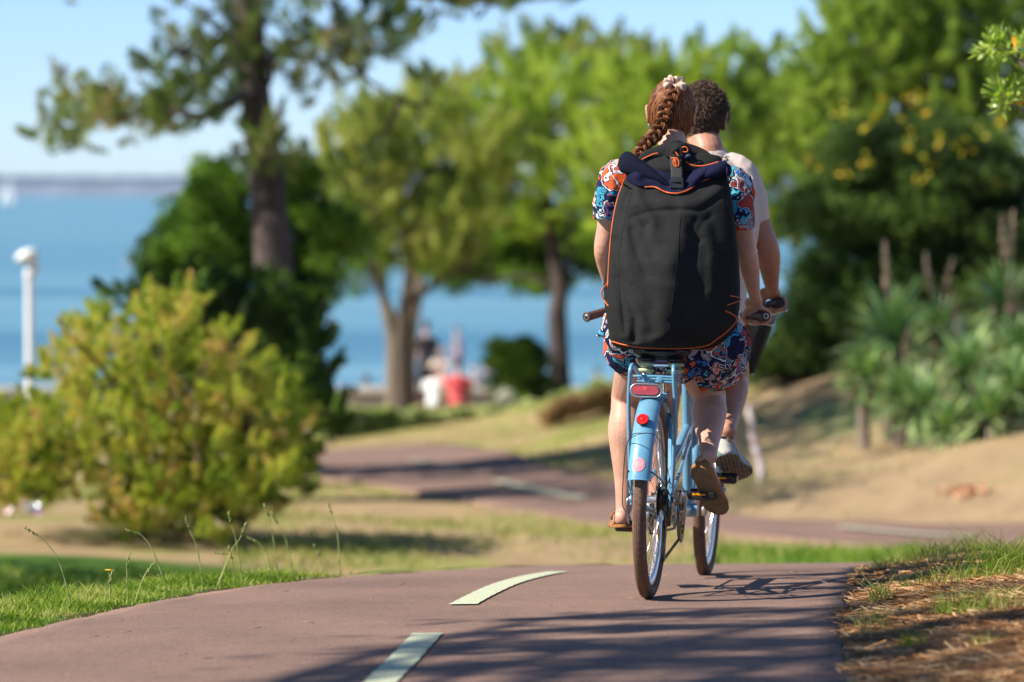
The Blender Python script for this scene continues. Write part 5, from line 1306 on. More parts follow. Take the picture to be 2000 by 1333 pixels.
# saddles
def saddle(c, springs):
    m = MB()
    y = c.y; z = c.z
    m.loft([(c.x, y-.105, z+.0), (c.x, y-.09, z+.004), (c.x, y-.04, z+.01), (c.x, y+.05, z), (c.x, y+.12, z-.002), (c.x, y+.155, z-.012)], [(.06, .014), (.102, .03), (.10, .032), (.05, .026), (.024, .02), (.018, .014)], seg=18, up=(0, 0, 1), n=4)
    sd_ = m.build('saddle', M_BLKP, bike)
    m = MB(); 
    for s_ in (-1, 1):
        m.tube([(c.x+s_*.045, y-.07, z-.05), (c.x+s_*.02, y+.0, z-.058), (c.x+s_*.016, y+.12, z-.03)], .0035, 6, n=3)
    m.box((c.x, y-.005, z-.058), (.06, .05, .022), bev=.004); m.box((c.x, y-.09, z-.045), (.09, .012, .012), bev=.003)
    m.tube([(c.x, y+.005, z-.05), (c.x*.3, y+.04, z-.20)], .0136, 14); m.build('seat_post', M_CHROME, bike, angle=40)
    if springs:
        for s_ in (-1, 1):
            sc = Vector((c.x+s_*.053, y-.085, z-.03)); m = MB(); P = []
            for k in range(130):
                q = k/129; a = q*2*PI*9; r_ = .027*(1-.5*q) ; P.append((sc.x+r_*math.cos(a), sc.y+r_*math.sin(a), sc.z-.005-.085*q))
            m.loft(P, [.0021]*len(P), seg=6, cap='flat'); sp2 = m.build('spring', M_CHROME, bike)
            for dz in (-.012, -.034):
                m = MB(); m.lathe((sc.x, sc.y, sc.z+dz), [(.020, -.007), (.029, -.005), (.031, 0), (.029, .005), (.020, .007)], (0, 0, 1), 24); m.build('spring_ring', simple('ring_cream', (.42, .44, .24), .45), sp2)
            m = MB(); m.lathe((sc.x, sc.y, sc.z+.006), [(.02, -.008), (.032, -.005), (.033, 0), (.028, .006)], (0, 0, 1), 24); m.build('spring_cap', M_BLKM, sp2)
SD1 = B(1290, 700, .24); SD1.z = B(1290, 690, .24).z
saddle(Vector((.0, .24, SD1.z)), True); saddle(Vector((0, .955, .93)), False)
# handlebars
GL1a = B(1145, 620, .58); GL1b = B(1196, 605, .70); GR1a = B(1496, 618, .58); GR1b = B(1455, 617, .70)
GR2a = B(1524, 590, 1.30); GR2b = B(1488, 600, 1.42); GL2a = Vector((-GR2a.x+.02, 1.30, GR2a.z)); GL2b = Vector((-GR2b.x+.02, 1.42, GR2b.z))
for (la, lb, ra, rb, st, nm) in ((GL1a, GL1b, GR1a, GR1b, Vector((0, .97, .93)), 1), (GL2a, GL2b, GR2a, GR2b, Vector((0, 1.49, 1.02)), 2)):
    m = MB(); mid = Vector((0, (lb.y+.10), (lb.z+rb.z)/2+.0))
    fl_ = lb+(lb-la)*.55; fr_ = rb+(rb-ra)*.55
    m.loft([la+(lb-la)*.1, lb, fl_, mid+Vector((-.06, .02, 0)), mid+Vector((.06, .02, 0)), fr_, rb, ra+(rb-ra)*.1], [.011]*8, seg=10, n=5, cap='flat')
    m.tube([mid+Vector((0, .02, 0)), Vector((0, mid.y+.03, mid.z-.04)), st], .014, 12); m.box(mid+Vector((0, .02, 0)), (.05, .04, .04), bev=.006)
    hb = m.build('handlebar', M_ALU if nm == 1 else M_BLKM, bike, angle=50)
    for (a, b) in ((la, lb), (ra, rb)):
        m = MB(); d = (b-a).normalized()
        m.loft([a, a+d*.012, a+(b-a)*.5, b], [.0175, .0165, .0160, .0165], seg=16, cap='flat')
        m.torus(a+d*.003, .0155, .0038, d, 28, 6)
        for k in range(28): # stitched end
            q = 2*PI*k/28; sd2 = d.orthogonal().normalized(); u2 = d.cross(sd2); m.ball(a-d*.0005+sd2*.0150*math.cos(q)+u2*.0150*math.sin(q), .0022, 5, 4)
        g_ = m.build('grip', M_LEATH if nm == 1 else simple('dark_leather', (.035, .02, .02), .5, bump=.3, scale=80), bike)
        m = MB(); m.lathe(a-d*.0008, [(.0085, 0), (.0105, -.0006), (.0105, .0012)], d, 20); bo_ = m.build('bar_end', M_ALU if nm == 1 else M_BLKP, g_); m = MB(); m.lathe(a-d*.0013, [(.0075, 0), (.0075, .001)], d, 16); m.build('bore', M_BLKP, g_)
    # brake levers
    for s_, (a, b) in ((-1, (la, lb)), (1, (ra, rb))):
        if nm == 1 and s_ < 0: continue
        m = MB(); p = b+(b-a)*.2; m.ball(p+Vector((0, 0, 0)), (.017, .028, .017), 12, 8)
        m.tube([p+Vector((s_*.01, 0, -.008)), p+Vector((s_*.04, -.03, -.03)), a+(b-a)*.45+Vector((s_*.032, 0, -.028)), a+Vector((s_*.020, .03, -.032))], .0045, 8, n=5); m.ball(a+Vector((s_*.020, .028, -.032)), .007, 8, 6)
        m.build('brake_lever', M_ALU, bike)
    m = MB(); p = (la+(lb-la)*1.4)
    m.tube([rb+(rb-ra)*.3, Vector((rb.x*.7, rb.y+.16, rb.z+.03)), Vector((.03, mid.y+.10, mid.z-.1)), Vector((.02, mid.y+.02, mid.z-.3))], .0022, 6, n=5); m.build('brake_cable', M_BLKM, bike)
# front mesh basket with an orange cloth
bc_t = B(1394, 596, 1.93); bz0 = B(1394, 728, 1.93).z
bk = root_at('wire_basket', label='black mesh basket on the front of the tandem, tapering towards its base', cat='basket')
m = MB()
def bpt(u, v): # u 0..1 round, v 0 bottom 1 top
    w_ = .115+.075*v+.012*v; d_ = .10+.035*v; a = 2*PI*u; ca, sa = math.cos(a), math.sin(a); e = 2/5.
    return Vector((.045+w_*abs(ca)**e*(1 if ca >= 0 else -1), 1.93+d_*abs(sa)**e*(1 if sa >= 0 else -1), bz0+(bc_t.z-bz0)*v))
for k in range(84): m.tube([bpt(k/84, v/5) for v in range(6)], .0021, 4)
for v in range(34): m.loft([bpt(k/48, v/33) for k in range(48)], [.0019]*48, seg=4, closed=True, cap=None)
m.build('mesh_wall', M_BLKM, bk, smooth=False)
m = MB(); m.loft([bpt(k/48, 1) for k in range(48)], [.0045]*48, seg=8, closed=True, cap=None); m.loft([bpt(k/48, 0) for k in range(48)], [.003]*48, seg=6, closed=True, cap=None); m.build('rim', M_BLKM, bk)
m = MB(); m.box((.045, 1.93, bz0-.003), (.22, .19, .003)); m.build('base', M_BLKM, bk, smooth=False)
m = MB(); m.loft([(.05, 1.93, bz0+.004), (.06, 1.93, bz0+.08), (.07, 1.92, bz0+.20), (.085, 1.92, bz0+.27)], [(.08, .07), (.115, .09), (.12, .09), (.09, .06)], seg=20, n=5)
o = m.build('cloth_bag', simple('orange_cloth', (.75, .24, .06), .8, var=.2, scale=20)); o.matrix_world = BM
dm = o.modifiers.new('wrinkles', 'DISPLACE'); tx = bpy.data.textures.new('cloth_clouds', 'CLOUDS'); tx.noise_scale = .05; dm.texture = tx; dm.strength = .02
tag(o, 'orange cloth bag lying inside the front basket', 'bag')
# ================================================================== PEOPLE
def head_mesh(m, c, yaw=0, pitch=0, s=1.0, eo=.010):
    """skull, face with brow, nose, lips and chin, and two ears; faces +y"""
    R = Matrix.Rotation(yaw, 3, 'Z') @ Matrix.Rotation(pitch, 3, 'X')
    seg, rings = 56, 44; V = []; F = []
    g_ = lambda x, x0, w_: math.exp(-((x-x0)/w_)**2)
    for i in range(rings+1):
        th = PI*i/rings; z = math.cos(th); r_ = math.sin(th)
        for k in range(seg):
            a = 2*PI*k/seg; x = r_*math.sin(a); y = r_*math.cos(a)
            X = x*.076; Y = y*.097; Z = z*.118
            if z < 0:
                X *= 1+.26*z*(1 if y > -.2 else 1.2); Y *= (1+.10*z if y > 0 else 1+.38*z)
            if y > 0:
                fx = x/.8
                Y += .010*g_(z, .22, .12)*g_(fx, 0, .55)                      # brow
                Y -= .010*g_(z, .05, .11)*(g_(fx, .42, .20)+g_(fx, -.42, .20)) # eye sockets
                Y += .024*g_(z, -.17, .13)*g_(fx, 0, .13)+.014*g_(z, .0, .15)*g_(fx, 0, .10)  # nose
                Y += .008*(g_(z, -.40, .05)+g_(z, -.50, .05))*g_(fx, 0, .30)    # lips
                Y -= .005*g_(z, -.45, .02)*g_(fx, 0, .3)
                Y += .012*g_(z, -.78, .14)*g_(fx, 0, .35)                      # chin
                Y += .004*g_(z, -.12, .15)*(g_(fx, .6, .2)+g_(fx, -.6, .2))
            V.append(Vector(c)+R @ (Vector((X, Y, Z))*s))
    for i in range(rings):
        for k in range(seg): F.append((i*seg+k, (i+1)*seg+k, (i+1)*seg+(k+1) % seg, i*seg+(k+1) % seg))
    m.add(V, F)
    for sx in (-1, 1):
        P = []
        for k in range(9):
            a = rad(-100+250*k/8); P.append(Vector(c)+R @ (Vector((sx*(.077+eo+.011*math.sin(max(0, a+.6))*.6), -.008-.017*math.cos(a)*-1*-1, -.004+.031*math.sin(a)*1.0))*s))
        m.loft(P, [.0055*s]*9, seg=8, n=2)
        m.ball(Vector(c)+R @ (Vector((sx*(.076+eo*.6), -.006, -.006))*s), (.011*s, .016*s, .028*s), 10, 8, R)
        m.ball(Vector(c)+R @ (Vector((sx*(.078+eo*.7), .004, -.034))*s), (.007*s, .007*s, .010*s), 8, 6, R)
def eyes(parent, c, yaw, pitch, s, iris):
    R = Matrix.Rotation(yaw, 3, 'Z') @ Matrix.Rotation(pitch, 3, 'X')
    for sx in (-1, 1):
        m = MB(); p = Vector(c)+R @ (Vector((sx*.031, .072, .006))*s); m.ball(p, .0125*s, 14, 10); e = m.build('eye', simple('eye_white', (.8, .78, .75), .2), parent)
        m = MB(); m.ball(p+R @ Vector((0, .0085*s, 0)), (.0055*s, .0048*s, .0055*s), 12, 8, R); m.build('iris', simple('iris', iris, .1), e)
def hand(m, wrist, C0, A, up, side, s=1.0, rbar=.0165, wrap=(20, 215), first=.0, thumb_side=-1):
    """right or left hand closed round a bar: C0 = bar centre under the palm, A = bar axis towards the little finger,
    up = from bar to palm, side = direction the fingers leave over the bar"""
    A = Vector(A).normalized(); up = Vector(up); up = (up-A*up.dot(A)).normalized(); side = A.cross(up); 
    if side.dot(Vector(thumb_side_vec(thumb_side))) < 0: side = -side
    wr = Vector(wrist); C0 = Vector(C0)
    pc = C0+up*(rbar+.014)-side*.006
    # palm
    m.loft([wr, wr+(pc-wr)*.4, pc-side*.020+(wr-pc)*.12, pc+side*.004, pc+side*.024-up*.004], [(.026*s, .019*s), (.029*s, .018*s), (.040*s, .0155*s), (.042*s, .014*s), (.038*s, .011*s)], seg=16, up=up, n=4)
    for i, (off, ln, r_) in enumerate(((-.030, 1.0, .0088), (-.0105, 1.08, .0090), (.0095, 1.0, .0086), (.029, .84, .0076))):
        P = [pc+A*off+side*.010]; rr = [r_*1.05*s]
        w1 = wrap[0]+(wrap[1]-wrap[0])*ln*(1-.04*(i % 2))
        for k in range(9):
            a = rad(wrap[0]+(w1-wrap[0])*k/8); rad_ = (rbar+.0105)*(1+.05*math.sin(k*1.6))
            P.append(C0+A*(off*1.06)+side*math.sin(a)*rad_*1.05+up*math.cos(a)*rad_+ (side*.008*math.sin(a)))
            rr.append(r_*s*(1.06 if k in (2, 5) else 1.0)*(1-.018*k))
        m.loft(P, rr, seg=10, n=2)
    # thumb on the other side of the bar
    P = [pc-side*.018-A*.022+up*.0, C0-side*.030-A*.040+up*.012, C0-side*.028-A*.052-up*.004, C0-side*.018-A*.058-up*.022, C0-side*.008-A*.056-up*.030]
    m.loft(P, [.0135*s, .0115*s, .0100*s, .0098*s, .0075*s], seg=10, n=3)
def thumb_side_vec(v): return v if isinstance(v, (tuple, list, Vector)) else (v, 0, 0)
SK1 = skin_mat('skin_light', (.60, .345, .245), .2); SK2 = skin_mat('skin_warm', (.49, .255, .165), .22)
# ---------------- rear rider
wo = root_at('person', label='rear rider in a patterned playsuit with a red brown braid, wearing a big black backpack', cat='person', group='riders on the tandem')
HC1 = B(1312, 222, .46)
SHL = B(1206, 352, .36); SHR = B(1432, 362, .40); NK = B(1313, 292, .385)
ELL = B(1179, 486, .40); ELR = B(1458, 490, .46)
WRL = B(1202, 588, .64); WRR = B(1474, 580, .575)
HIP = Vector((.012, .27, .90))
KNL = B(1226, 770, .60); KNR = B(1386, 778, .60); ANL = B(1219, 980, .575); ANR = B(1384, 885, .27)
m = MB()
U = (0, 1, 0)
m.loft([HIP+Vector((0, 0, -.015)), HIP+Vector((0, .0, .07)), HIP+Vector((0, .02, .20)), HIP+Vector((0, .06, .34)), Vector((NK.x-.005, .355, SHL.z-.02)), Vector((NK.x, .375, SHL.z+.045))],
       [(.15, .11), (.172, .125), (.135, .10), (.155, .105), (.165, .095), (.075, .06)], seg=28, up=U, n=5)
m.loft([Vector((NK.x, .378, SHL.z+.03)), NK, HC1+Vector((0, -.02, -.07))], [(.060, .055), (.050, .050), (.052, .052)], seg=18, up=U, n=5)
head_mesh(m, HC1, rad(-2), rad(-6), .98)
for s_, sh, el, wr in ((-1, SHL, ELL, WRL), (1, SHR, ELR, WRR)):
    m.loft([sh+Vector((-s_*.06, 0, .02)), sh, sh+(el-sh)*.35, sh+(el-sh)*.7, el, el+(wr-el)*.28, el+(wr-el)*.65, wr], [.050, .052, .046, .041, .036, .038, .030, (.026, .021)], seg=16, n=4)
for s_, kn, an in ((-1, KNL, ANL), (1, KNR, ANR)):
    hp = HIP+Vector((s_*.085, .03, .005))
    ax = (an-kn); bk_ = ax.cross(Vector((1, 0, 0))).normalized(); bk_ = bk_ if bk_.y < 0 else -bk_
    m.loft([hp+Vector((0, -.02, .02)), hp+(kn-hp)*.3, hp+(kn-hp)*.65, hp+(kn-hp)*.92, kn+ax*.04, kn+ax*.16+bk_*.012, kn+ax*.34+bk_*.022, kn+ax*.55+bk_*.010, kn+ax*.8, an, an+ax*.06],
           [.080, .084, .074, .064, .061, .060, .066, .055, .039, .032, .031], seg=20, n=4)
# feet
def foot(m, heel, toe, an, wd=.040):
    d = toe-heel
    m.loft([heel+d*.02+(an-heel)*.25, heel+d*.16+(an-heel)*.28, heel+d*.45+(an-heel)*.22, heel+d*.75+(an-heel)*.10, heel+d*.97+(an-heel)*.06], [(.028, .030), (.031, .036), (wd*.92, .028), (wd, .018), (wd*.7, .012)], seg=14, up=(an-heel), n=4)
HLL = Vector((ANL.x-.004, ANL.y-.045, ANL.z-.078)); TOL = HLL+Vector((-.03, .235, -.01))
HLR = B(1366, 908, .222); TOR = B(1403, 990, .365)
foot(m, HLL, TOL, ANL); foot(m, HLR, TOR, ANR)
hand(m, WRR, GR1a+(GR1b-GR1a)*.38, (GR1a-GR1b), (0, .15, 1), None, .92, thumb_side=(1, 0, 0))
hand(m, WRL, GL1b+(GL1b-GL1a)*.30, (GL1a-GL1b), (0, .15, 1), None, .92, thumb_side=(-1, 0, 0))
wb = m.build('body', SK1, wo); remesh(wb, .0042, 5, .5)
eyes(wo, HC1, rad(-2), rad(-6), .98, (.15, .09, .04))
# hair
t = NT('auburn_hair', .5, .45)
gg = t.n('ShaderNodeNewGeometry'); nz = t.noise(70, 3, .7)
f = t.math('MULTIPLY_ADD', gg.outputs['Random Per Island'], .6, t.math('MULTIPLY', nz.outputs[0], .4))
t.col(t.ramp(f, [(.2, (.045, .013, .005)), (.5, (.16, .048, .012)), (.8, (.42, .15, .04))])); M_HAIR = t.m
HR = Matrix.Rotation(rad(-2), 3, 'Z') @ Matrix.Rotation(rad(-6), 3, 'X')
BUN = B(1318, 172, .405)
def skull(u, s=1.0, off=.008):
    """unit direction -> point on the hair surface"""
    u = Vector(u).normalized(); z = u.z
    X = u.x*(.076+off); Y = u.y*(.097+off); Z = z*(.118+off)
    if z < 0: X *= 1+.22*z; Y *= (1+.10*z if u.y > 0 else 1+.30*z)
    return Vector((X, Y, Z))*s
m = MB(); rng = np.random.RandomState(100)
# cap under the strands: hair covers back, sides and top
V = []; F = []; sg, rg_ = 40, 24
for i in range(rg_+1):
    for k in range(sg):
        a = 2*PI*k/sg
        lim = -.82 if math.cos(a) < -.2 else (-.82+(math.cos(a)+.2)/1.2*1.25)
        zz = 1-(1-lim)*i/rg_; r_ = math.sqrt(max(0, 1-zz*zz)); V.append(HC1+HR @ skull((r_*math.sin(a), r_*math.cos(a), zz), .98, .005))
for i in range(rg_):
    for k in range(sg): F.append((i*sg+k, (i+1)*sg+k, (i+1)*sg+(k+1) % sg, i*sg+(k+1) % sg))
m.add(V, F)
bl = HR.inverted() @ (BUN-HC1); bu = bl.normalized()
for i in range(1900):
    a = rng.rand()*2*PI
    lim = -.84 if math.cos(a) < -.2 else (-.82+(math.cos(a)+.2)/1.2*1.25)
    st = Vector((math.sqrt(max(0, 1-lim**2))*math.sin(a), math.sqrt(max(0, 1-lim**2))*math.cos(a), lim+.07*rng.randn())).normalized()
    if rng.rand() < .4: st = (st*(1-.5*rng.rand())+bu*.5*rng.rand()).normalized()
    P = []; off = .006+.006*rng.rand(); n_ = 9; wob = rng.randn()*.05
    for k in range(n_):
        q = k/(n_-1); d = (st*(1-q)+bu*q); d = d+Vector((wob*math.sin(q*PI), 0, wob*math.cos(q*3)*math.sin(q*PI)*.5)); P.append(HC1+HR @ skull(d, .98, off+.003*math.sin(q*PI)))
    m.loft(P, [.0004, .0010]+[.0015+.0006*rng.rand()]*(n_-3)+[.001], seg=4, cap='flat')
# loose wisps at the nape and sides
for i in range(420):
    a = rad(rng.uniform(70, 290)); z0 = rng.uniform(-.85, .6); r0 = math.sqrt(1-z0*z0)
    p = HC1+HR @ skull((r0*math.sin(a), r0*math.cos(a), z0), .98, .008); d = Vector(rng.randn(3))*.5+Vector((0, -.3, -.3)); d.normalize(); P = [p]
    for k in range(5): P.append(P[-1]+d*.006*(.5+rng.rand())); d = (d+Vector(rng.randn(3))*.25+Vector((0, 0, -.15))).normalized()
    m.loft(P, [.0005]*len(P), seg=3, cap='flat')
hr = m.build('hair', M_HAIR, wo)
# braid
BP = [B(1320, 176, .375), B(1314, 190, .355), B(1304, 208, .345), B(1298, 225, .335), B(1293, 243, .325), B(1283, 260, .315), B(1270, 273, .30), B(1259, 286, .29), B(1250, 300, .28), B(1243, 316, .27), B(1240, 330, .26)]
BPc = [Vector(q[:3]) for q in catmull([list(p) for p in BP], 14)]
m = MB(); NB = len(BPc); turns = 4.3
for ph in range(3):
    for sub in range(64):
        sa = rng.rand()*2*PI; sr = .80+.22*rng.rand()
        P = []
        for i, p in enumerate(BPc):
            q = i/(NB-1); w_ = .0190*(1.05-.30*q); tt = (BPc[min(i+1, NB-1)]-BPc[max(i-1, 0)]).normalized()
            sx = tt.cross(Vector((0, 1, 0))).normalized(); sy = tt.cross(sx)
            phs = 2*PI*(q*turns+ph/3)
            c = p+sx*w_*math.sin(phs)+sy*w_*.55*math.sin(2*phs)
            rr_ = .0130*(1.05-.3*q)*sr
            P.append(c+sx*rr_*math.cos(sa+phs*.5)+sy*rr_*math.sin(sa+phs*.5))
        m.loft(P, [.0011+.0006*rng.rand()]*NB, seg=3, cap='flat')
    P = []
    for i, p in enumerate(BPc):
        q = i/(NB-1); w_ = .0190*(1.05-.30*q); tt = (BPc[min(i+1, NB-1)]-BPc[max(i-1, 0)]).normalized(); sx = tt.cross(Vector((0, 1, 0))).normalized(); sy = tt.cross(sx); phs = 2*PI*(q*turns+ph/3)
        P.append(p+sx*w_*math.sin(phs)+sy*w_*.55*math.sin(2*phs))
    m.loft(P, [.0100*(1.05-.3*i/NB) for i in range(NB)], seg=8)
for i in range(320):
    k = rng.randint(NB); p = BPc[k]+Vector(rng.randn(3))*.012; d = Vector(rng.randn(3)).normalized(); m.loft([p, p+d*.010, p+d*.018+Vector((0, 0, -.005))], [.0004]*3, seg=3, cap='flat')
m.build('braid', M_HAIR, wo)
# scrunchie: puckered ring
m = MB(); V = []; F = []; N = 120; K = 14; ax_s = (BP[1]-BUN); axs = Vector((.16, -.66, .73)).normalized(); s1 = axs.orthogonal().normalized(); s2 = axs.cross(s1)
for i in range(N):
    a = 2*PI*i/N; rr_ = .0135+.0022*math.sin(a*11+.6*math.sin(a*3))+.0028*math.sin(a*5+1)+.0012*math.sin(a*23+2)
    for k in range(K):
        b_ = 2*PI*k/K; pr_ = rr_*(1+.20*math.sin(3*b_+a*7)+.12*math.sin(2*b_-a*13))
        V.append(BUN+Vector((.0, -.006, .012))+(s1*math.cos(a)+s2*math.sin(a))*(.027+pr_*math.cos(b_)*1.05)+axs*pr_*math.sin(b_)*1.05)
for i in range(N):
    for k in range(K): F.append((i*K+k, ((i+1) % N)*K+k, ((i+1) % N)*K+(k+1) % K, i*K+(k+1) % K))
m.add(V, F); m.build('scrunchie', simple('scrunchie_cloth', (.52, .36, .28), .8, var=.15, scale=60, bump=.3), wo)
m = MB()
for s_ in (-1,): m.loft([HC1+HR @ Vector((s_*.082, -.006, -.045)), HC1+HR @ Vector((s_*.083, -.006, -.058))], [.002, .003], seg=6)
m.build('earring', M_CHROME, wo)
# patterned fabric
def pattern_mat(name, bright=1.0):
    t = NT(name, .85, .15)
    co = t.coord('Object'); nz = t.noise(14, 2, .5, co)
    vm = t.n('ShaderNodeVectorMath', operation='MULTIPLY_ADD'); vm.inputs[1].default_value = (.16, .16, .16)
    t.l(nz.outputs['Color'], vm.inputs[0]); t.l(co, vm.inputs[2]); v = vm.outputs[0]
    def vor(scale, feat='F1', metric='EUCLIDEAN', vec=v):
        n_ = t.n('ShaderNodeTexVoronoi'); n_.feature = feat
        if feat != 'DISTANCE_TO_EDGE': n_.distance = metric
        n_.inputs['Scale'].default_value = scale; t.l(vec, n_.inputs['Vector']); return n_
    c1 = vor(17); e1 = vor(17, 'DISTANCE_TO_EDGE'); c2_ = vor(46); e2_ = vor(46, 'DISTANCE_TO_EDGE')
    sc_ = t.n('ShaderNodeSeparateColor'); t.l(c1.outputs['Color'], sc_.inputs[0]); R1, G1, B1 = sc_.outputs[0], sc_.outputs[1], sc_.outputs[2]
    pal = t.ramp(R1, [(0, (.55, .075, .015)), (.30, (.010, .018, .07)), (.42, (.03, .14, .38)), (.54, (.58, .10, .02)), (.72, (.06, .36, .48)), (.86, (.60, .58, .56)), (.92, (.012, .012, .025))], 'CONSTANT')
    # concentric rings inside some cells, zigzags inside others
    ring = t.math('SINE', t.math('MULTIPLY', c1.outputs['Distance'], 520/2.4))
    sx = t.n('ShaderNodeSeparateXYZ'); t.l(v, sx.inputs[0])
    zig = t.math('PINGPONG', t.math('MULTIPLY', sx.outputs['X'], 1.0), .009)
    zz = t.math('SINE', t.math('MULTIPLY', t.math('ADD', t.math('ADD', sx.outputs['Z'], sx.outputs['Y']), t.math('MULTIPLY', zig, 1.3)), 430))
    pick = G1
    r1 = t.math('MULTIPLY', t.math('GREATER_THAN', ring, .25), t.math('GREATER_THAN', pick, .55))
    z1 = t.math('MULTIPLY', t.math('GREATER_THAN', zz, .15), t.math('LESS_THAN', pick, .35))
    alt = t.ramp(B1, [(0, (.74, .72, .70)), (.3, (.10, .55, .70)), (.55, (.012, .02, .09)), (.75, (.58, .09, .04)), (.9, (.04, .2, .55))], 'CONSTANT')
    c = t.mix(r1, pal, alt); c = t.mix(z1, c, alt)
    pk2 = t.math('FRACT', t.math('MULTIPLY', c2_.outputs['Color'], 3.1)); pal2 = t.ramp(pk2, [(0, (.50, .055, .015)), (.3, (.012, .02, .09)), (.5, (.05, .36, .52)), (.65, (.66, .64, .62)), (.75, (.02, .12, .40)), (.9, (.5, .06, .02))], 'CONSTANT')
    c = t.mix(t.math('MULTIPLY', t.math('GREATER_THAN', pick, .84), t.math('GREATER_THAN', e2_.outputs['Distance'], .06)), c, pal2)
    w1 = t.math('LESS_THAN', e1.outputs['Distance'], .10); w2 = t.math('LESS_THAN', e1.outputs['Distance'], .05)
    c = t.mix(w1, c, (.012, .015, .05)); c = t.mix(t.math('MULTIPLY', w2, t.math('GREATER_THAN', B1, .62)), c, (.66, .64, .62))
    t.col(c); wv = t.noise(600, 2, .5); t.bump(wv.outputs[0], .15, .001); return t.m
M_PAT = pattern_mat('patterned_fabric')
tx_w = bpy.data.textures.new('cloth_folds', 'CLOUDS'); tx_w.noise_scale = .055; tx_w.noise_depth = 2
def wrinkle(o, st): 
    d_ = o.modifiers.new('wrinkles', 'DISPLACE'); d_.texture = tx_w; d_.strength = st; d_.mid_level = .5; d_.texture_coords = 'LOCAL'
def hem_tube(m, pts, radii, seg, up, n, fold=.02, flare=1.0):
    """sleeve or trouser leg: the last ring turns back inside so that the opening is hollow"""
    P = [Vector(p) for p in pts]; d = (P[-1]-P[-2]).normalized(); r_ = radii[-1]; a = r_[0] if isinstance(r_, tuple) else r_; b = r_[1] if isinstance(r_, tuple) else r_
    PR = catmull([list(p)+list(q if isinstance(q, tuple) else (q, q)) for p, q in zip(P, radii)], n)
    pp = [q[:3] for q in PR]; rr = [(q[3], q[4]) for q in PR]
    for (o_, s_) in ((.003, .97), (-.004, .90), (-.03, .84)): pp.append(np.array(P[-1]+d*o_)); rr.append((a*s_, b*s_))
    m.loft(pp, rr, seg=seg, up=up, cap='flat')
m = MB()
m.loft([HIP+Vector((0, .005, -.035)), HIP+Vector((0, .0, .06)), HIP+Vector((0, .02, .20)), HIP+Vector((0, .06, .34)), Vector((NK.x-.005, .352, SHL.z-.02)), Vector((NK.x, .365, SHL.z+.030)), Vector((NK.x, .372, SHL.z+.05))],
       [(.165, .12), (.19, .14), (.155, .118), (.175, .122), (.182, .112), (.12, .08), (.07, .062)], seg=30, up=U, n=5)
hem_tube(m, [SHL+Vector((.09, 0, .0)), SHL+Vector((.0, 0, .010)), B(1195, 372, .355), B(1184, 402, .36), B(1180, 428, .365)], [(.066, .07), (.066, .07), (.058, .07), (.050, .068), (.044, .066)], 22, U, 4)
hem_tube(m, [SHR+Vector((-.09, 0, .0)), SHR+Vector((.0, 0, .006)), B(1440, 395, .405), B(1447, 425, .41), B(1450, 448, .415)], [(.07, .07), (.068, .072), (.058, .07), (.052, .07), (.046, .068)], 22, U, 4)
hem_tube(m, [HIP+Vector((-.08, .0, .01)), B(1232, 680, .34), B(1238, 690, .42)], [(.112, .110), (.100, .098), (.094, .094)], 26, (0, 0, 1), 5)
hem_tube(m, [HIP+Vector((.08, .0, .01)), B(1375, 690, .34), B(1392, 702, .42), B(1396, 708, .47)], [(.115, .115), (.118, .105), (.122, .110), (.124, .112)], 26, (0, 0, 1), 5)
# hanging hem folds behind each thigh, and the flared right side
m.loft([B(1222, 655, .19), B(1228, 678, .22), B(1248, 700, .28), B(1268, 734, .34)], [(.080, .05), (.070, .05), (.040, .045), (.010, .03)], seg=20, up=U, n=4)
m.loft([B(1395, 660, .20), B(1392, 690, .24), B(1385, 715, .29), B(1378, 738, .32), B(1374, 752, .34)], [(.115, .05), (.108, .06), (.078, .06), (.045, .05), (.02, .03)], seg=20, up=U, n=4)
m.loft([B(1420, 640, .30), B(1440, 665, .34), B(1457, 676, .38)], [(.05, .07), (.05, .05), (.018, .03)], seg=18, up=U, n=4)
m.loft([B(1204, 625, .24), B(1190, 645, .25), B(1176, 650, .27)], [(.05, .05), (.035, .04), (.012, .03)], seg=16, up=U, n=4)
rom = m.build('playsuit', M_PAT, wo); remesh(rom, .005, 4, .5); wrinkle(rom, .022)
